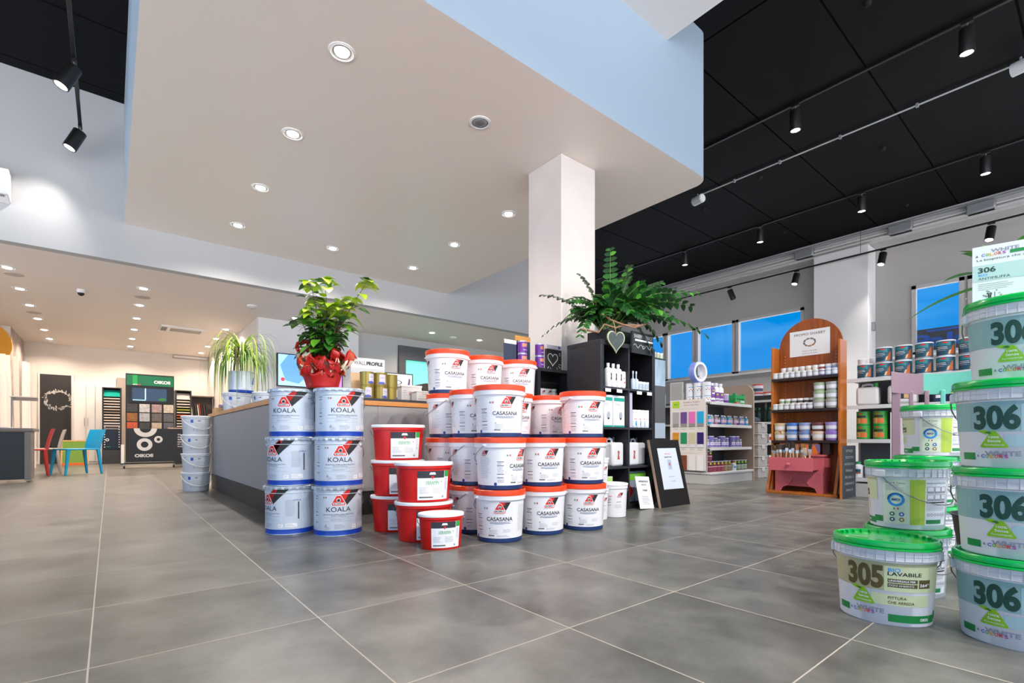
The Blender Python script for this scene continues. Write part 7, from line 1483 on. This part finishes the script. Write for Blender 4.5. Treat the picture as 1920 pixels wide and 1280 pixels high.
# --- large plant on the cube shelf
t = thing('potted_zamioculcas', 'large dark green plant with glossy paired leaflets on top of the cube shelf', 'potted plant', (3.56, 2.93, 1.4455))
MB().bb(-0.19, 0.19, -0.14, 0.12, 0, 0.13, mat('planter_black', '#1b1c1e', 0.5)).build('planter', t, bevel=0.004); MB().bb(-0.17, 0.17, -0.12, 0.10, 0.131, 0.135, mat('soil', '#3a2d22')).build('soil', t, smooth=False)
z_st = mat('frond_stem', '#4a6a2c', 0.5); zl = [leafm('frond_leaf_dark', '#153f18', 0.28), leafm('frond_leaf_mid', '#245c20', 0.28), leafm('frond_leaf_bright', '#4a8f2c', 0.3)]  # third leaf tone is a brighter green, picked at random
rr = random.Random(31); U = Vector((0, 0, 1)); Fd = Vector((sin(YAW), cos(YAW), 0))
fr = [  # (tip right, tip forward, tip up, sag, leaflet size)
 (-0.62, -0.10, 0.33, 0.10), (-0.60, -0.2, -0.03, 0.30), (-0.38, -0.1, 0.28, 0.2), (-0.30, -0.15, 0.50, 0.1), (-0.42, -0.2, 0.10, 0.25), (-0.34, 0.1, 0.18, 0.2), (-0.18, 0.0, 0.30, 0.1), (0.0, 0.05, 0.78, 0.0), (0.07, 0.1, 0.52, 0.0),
 (0.13, -0.1, 0.47, 0.05), (0.26, 0.0, 0.46, 0.1), (0.38, -0.1, 0.44, 0.15), (0.52, 0.0, 0.42, 0.15), (0.68, -0.05, 0.36, 0.2), (0.60, -0.15, 0.22, 0.25), (0.44, -0.2, 0.12, 0.3), (0.38, -0.1, -0.10, 0.4), (0.50, 0.1, 0.10, 0.3), (0.26, -0.2, 0.20, 0.3), (0.75, -0.05, -0.02, 0.35), (0.30, -0.1, -0.15, 0.4), (-0.15, -0.25, 0.24, 0.2), (0.06, -0.25, 0.30, 0.2), (0.20, 0.2, 0.35, 0.1), (-0.10, 0.2, 0.4, 0.1), (-0.30, -0.25, -0.05, 0.35), (0.45, -0.2, 0.32, 0.2), (0.15, 0.05, 0.62, 0.0), (-0.05, -0.15, 0.42, 0.1),
 (-0.22, -0.22, 0.14, 0.25), (-0.08, -0.28, 0.12, 0.25), (0.10, -0.28, 0.16, 0.25), (0.24, -0.24, 0.08, 0.3), (0.34, -0.18, 0.22, 0.2), (-0.36, -0.1, 0.20, 0.15), (0.02, 0.0, 0.34, 0.05), (0.22, 0.05, 0.28, 0.1), (0.54, 0.05, 0.30, 0.2), (-0.20, 0.1, 0.22, 0.1)]
for i, (r_, f_, u_, sg) in enumerate(fr):
    base = Rv*rr.uniform(-.10, .10)+Fd*rr.uniform(-.06, .06)+U*0.13; tip = Rv*(r_*1.13 if r_ > 0 else r_*1.02)+Fd*f_*0.8+U*(0.13+u_)
    mid = base+(tip-base)*0.45+U*(0.13+sg*0.6); n = 13; pts = [base*(1-q)**2+mid*2*q*(1-q)+tip*q*q for q in [k/n for k in range(n+1)]]
    sb = MB(); sb.tube(pts, [0.008*(1-0.75*k/n) for k in range(n+1)], z_st, 6); lb_ = MB(); roll = rr.uniform(-.9, .9)
    for k in range(2 if i > 28 else 4, n+1):
        d = (pts[min(k+1, n)]-pts[k-1]).normalized(); s = d.cross(U); s = s.normalized() if s.length > 0.2 else Rv.copy(); s = (Matrix.Rotation(roll, 3, d) @ s); L = 0.092*(0.6+0.4*sin(pi*k/n))*(0.9+0.2*rr.random()); nm = s.cross(d)
        for sd in (-1, 1):
            dd = (d*0.55+s*sd+U*rr.uniform(-.15, .15)).normalized(); c = 2 if rr.random() < 0.13 else (1 if rr.random() < 0.4 else 0)
            v_, ff = leaf_verts(pts[k], dd, nm+U*0.2, L, L*0.60, droop=0.2, fold=0.25, n=4); lb_.add(v_, ff, zl[c])
    f0 = sb.build('frond_stem', t); lb_.build('leaflets', f0)
b = MB(); b.tube([tuple(Rv*x+Fd*(-0.2)+U*z) for x, z in ((-0.30, 0.13), (-0.15, 0.10), (-0.10, 0.17), (0.0, 0.14), (0.08, 0.165), (0.22, 0.16))], 0.009, mat('twig', '#8a6a52', 0.8), 7)
b.tube([tuple(Rv*x+Fd*(-0.21)+U*z) for x, z in ((-0.12, 0.26), (-0.05, 0.21), (0.05, 0.17), (0.16, 0.14), (0.26, 0.17))], 0.008, mat('twig', '#8a6a52'), 7); b.build('twig', t)
# plaques hung on the planter
t = thing('heart_plaque', 'slate heart plaque with pale edge hanging over the cube shelf top', 'plaque', (3.30, 2.67, 1.44), -0.25)
hp = [(x, z) for x, z in heart_pts(0, 0, 0.096, 40)[:-1]]; hp = hp[::-1]
MB().prism([(x*0.98, z*1.15) for x, z in hp], 0.0, 0.012, mat('slate_edge', '#a9b48c', 0.7), Matrix.Rotation(pi/2, 4, 'X')).prism([(x*0.87, z*1.03) for x, z in hp], 0.012, 0.014, mat('slate', '#3c4648', 0.7, noise=0.2, nscale=20), Matrix.Rotation(pi/2, 4, 'X')).build('heart', t)
MB().tube([(0.0, -0.006, 0.055), (-0.01, -0.004, 0.12), (0.0, 0.03, 0.17)], 0.0025, mat('twine', '#a8886a', 0.8), 6).build('hanging_cord', t)
t = thing('name_plaque', 'black chalk plaque with white lettering leaning on the planter', 'plaque', (3.70, 2.688, 1.372), 0.0)
MB().bb(-0.15, 0.16, 0.0, 0.018, 0, 0.19, mat('slate_black', '#23282a', 0.6)).bb(-0.11, 0.15, -0.004, 0.0, 0.108, 0.124, P_lab).build('board', t, smooth=False)
a = Art(); a.text('SHABBY NUANCE', 0.01, 0.152, 0.27, 0.034, ck, 1, bold=0.01); a.line([(-0.13+0.012*k, 0.065+0.016*sin(k*0.9)) for k in range(24)], 0.005, ck, 1); a.ring(0.01, 0.06, 0.012, 0.016, ck, 2, 14)
a.build('board_print', flat_front(), t)
# leaves behind the poster
rr = random.Random(41); t = thing('potted_leafy_plant', 'green plant with long pointed leaves behind the paint poster at the right edge', 'potted plant', (2.80, 0.30, 0))
MB().lathe([(0.11, 0), (0.15, 0.30), (0.16, 0.30), (0.14, 0.28), (0.001, 0.27)], mat('pot_dark', '#2c2a28', 0.5), 24).build('pot', t)
MB().tube([(0, 0, 0.27), (0.01, 0.0, 0.8), (0.0, 0.0, 1.30)], 0.014, mat('trunk_brown', '#5a4632'), 8).build('trunk', t)
lb_ = MB(); lm = leafm('pointed_leaf', '#4f9a2c', 0.35)
for (a, el, L, z) in ((1.1, 0.55, 0.26, 1.27), (0.4, 0.75, 0.30, 1.28), (2.2, 0.9, 0.22, 1.28), (-0.6, 0.8, 0.28, 1.28), (-1.6, 0.5, 0.3, 1.26), (1.6, 1.0, 0.24, 1.29), (1.75, 0.0, 0.30, 1.24), (-2.4, 0.9, 0.26, 1.28), (0.8, 1.2, 0.24, 1.29)):
    v_, f_ = leaf_verts(Vector((0, 0, z)), Vector((cos(a)*cos(el), sin(a)*cos(el), sin(el))), U, L, 0.045, droop=0.35, fold=0.3, n=8); lb_.add(v_, f_, lm)
lb_.build('foliage', t)
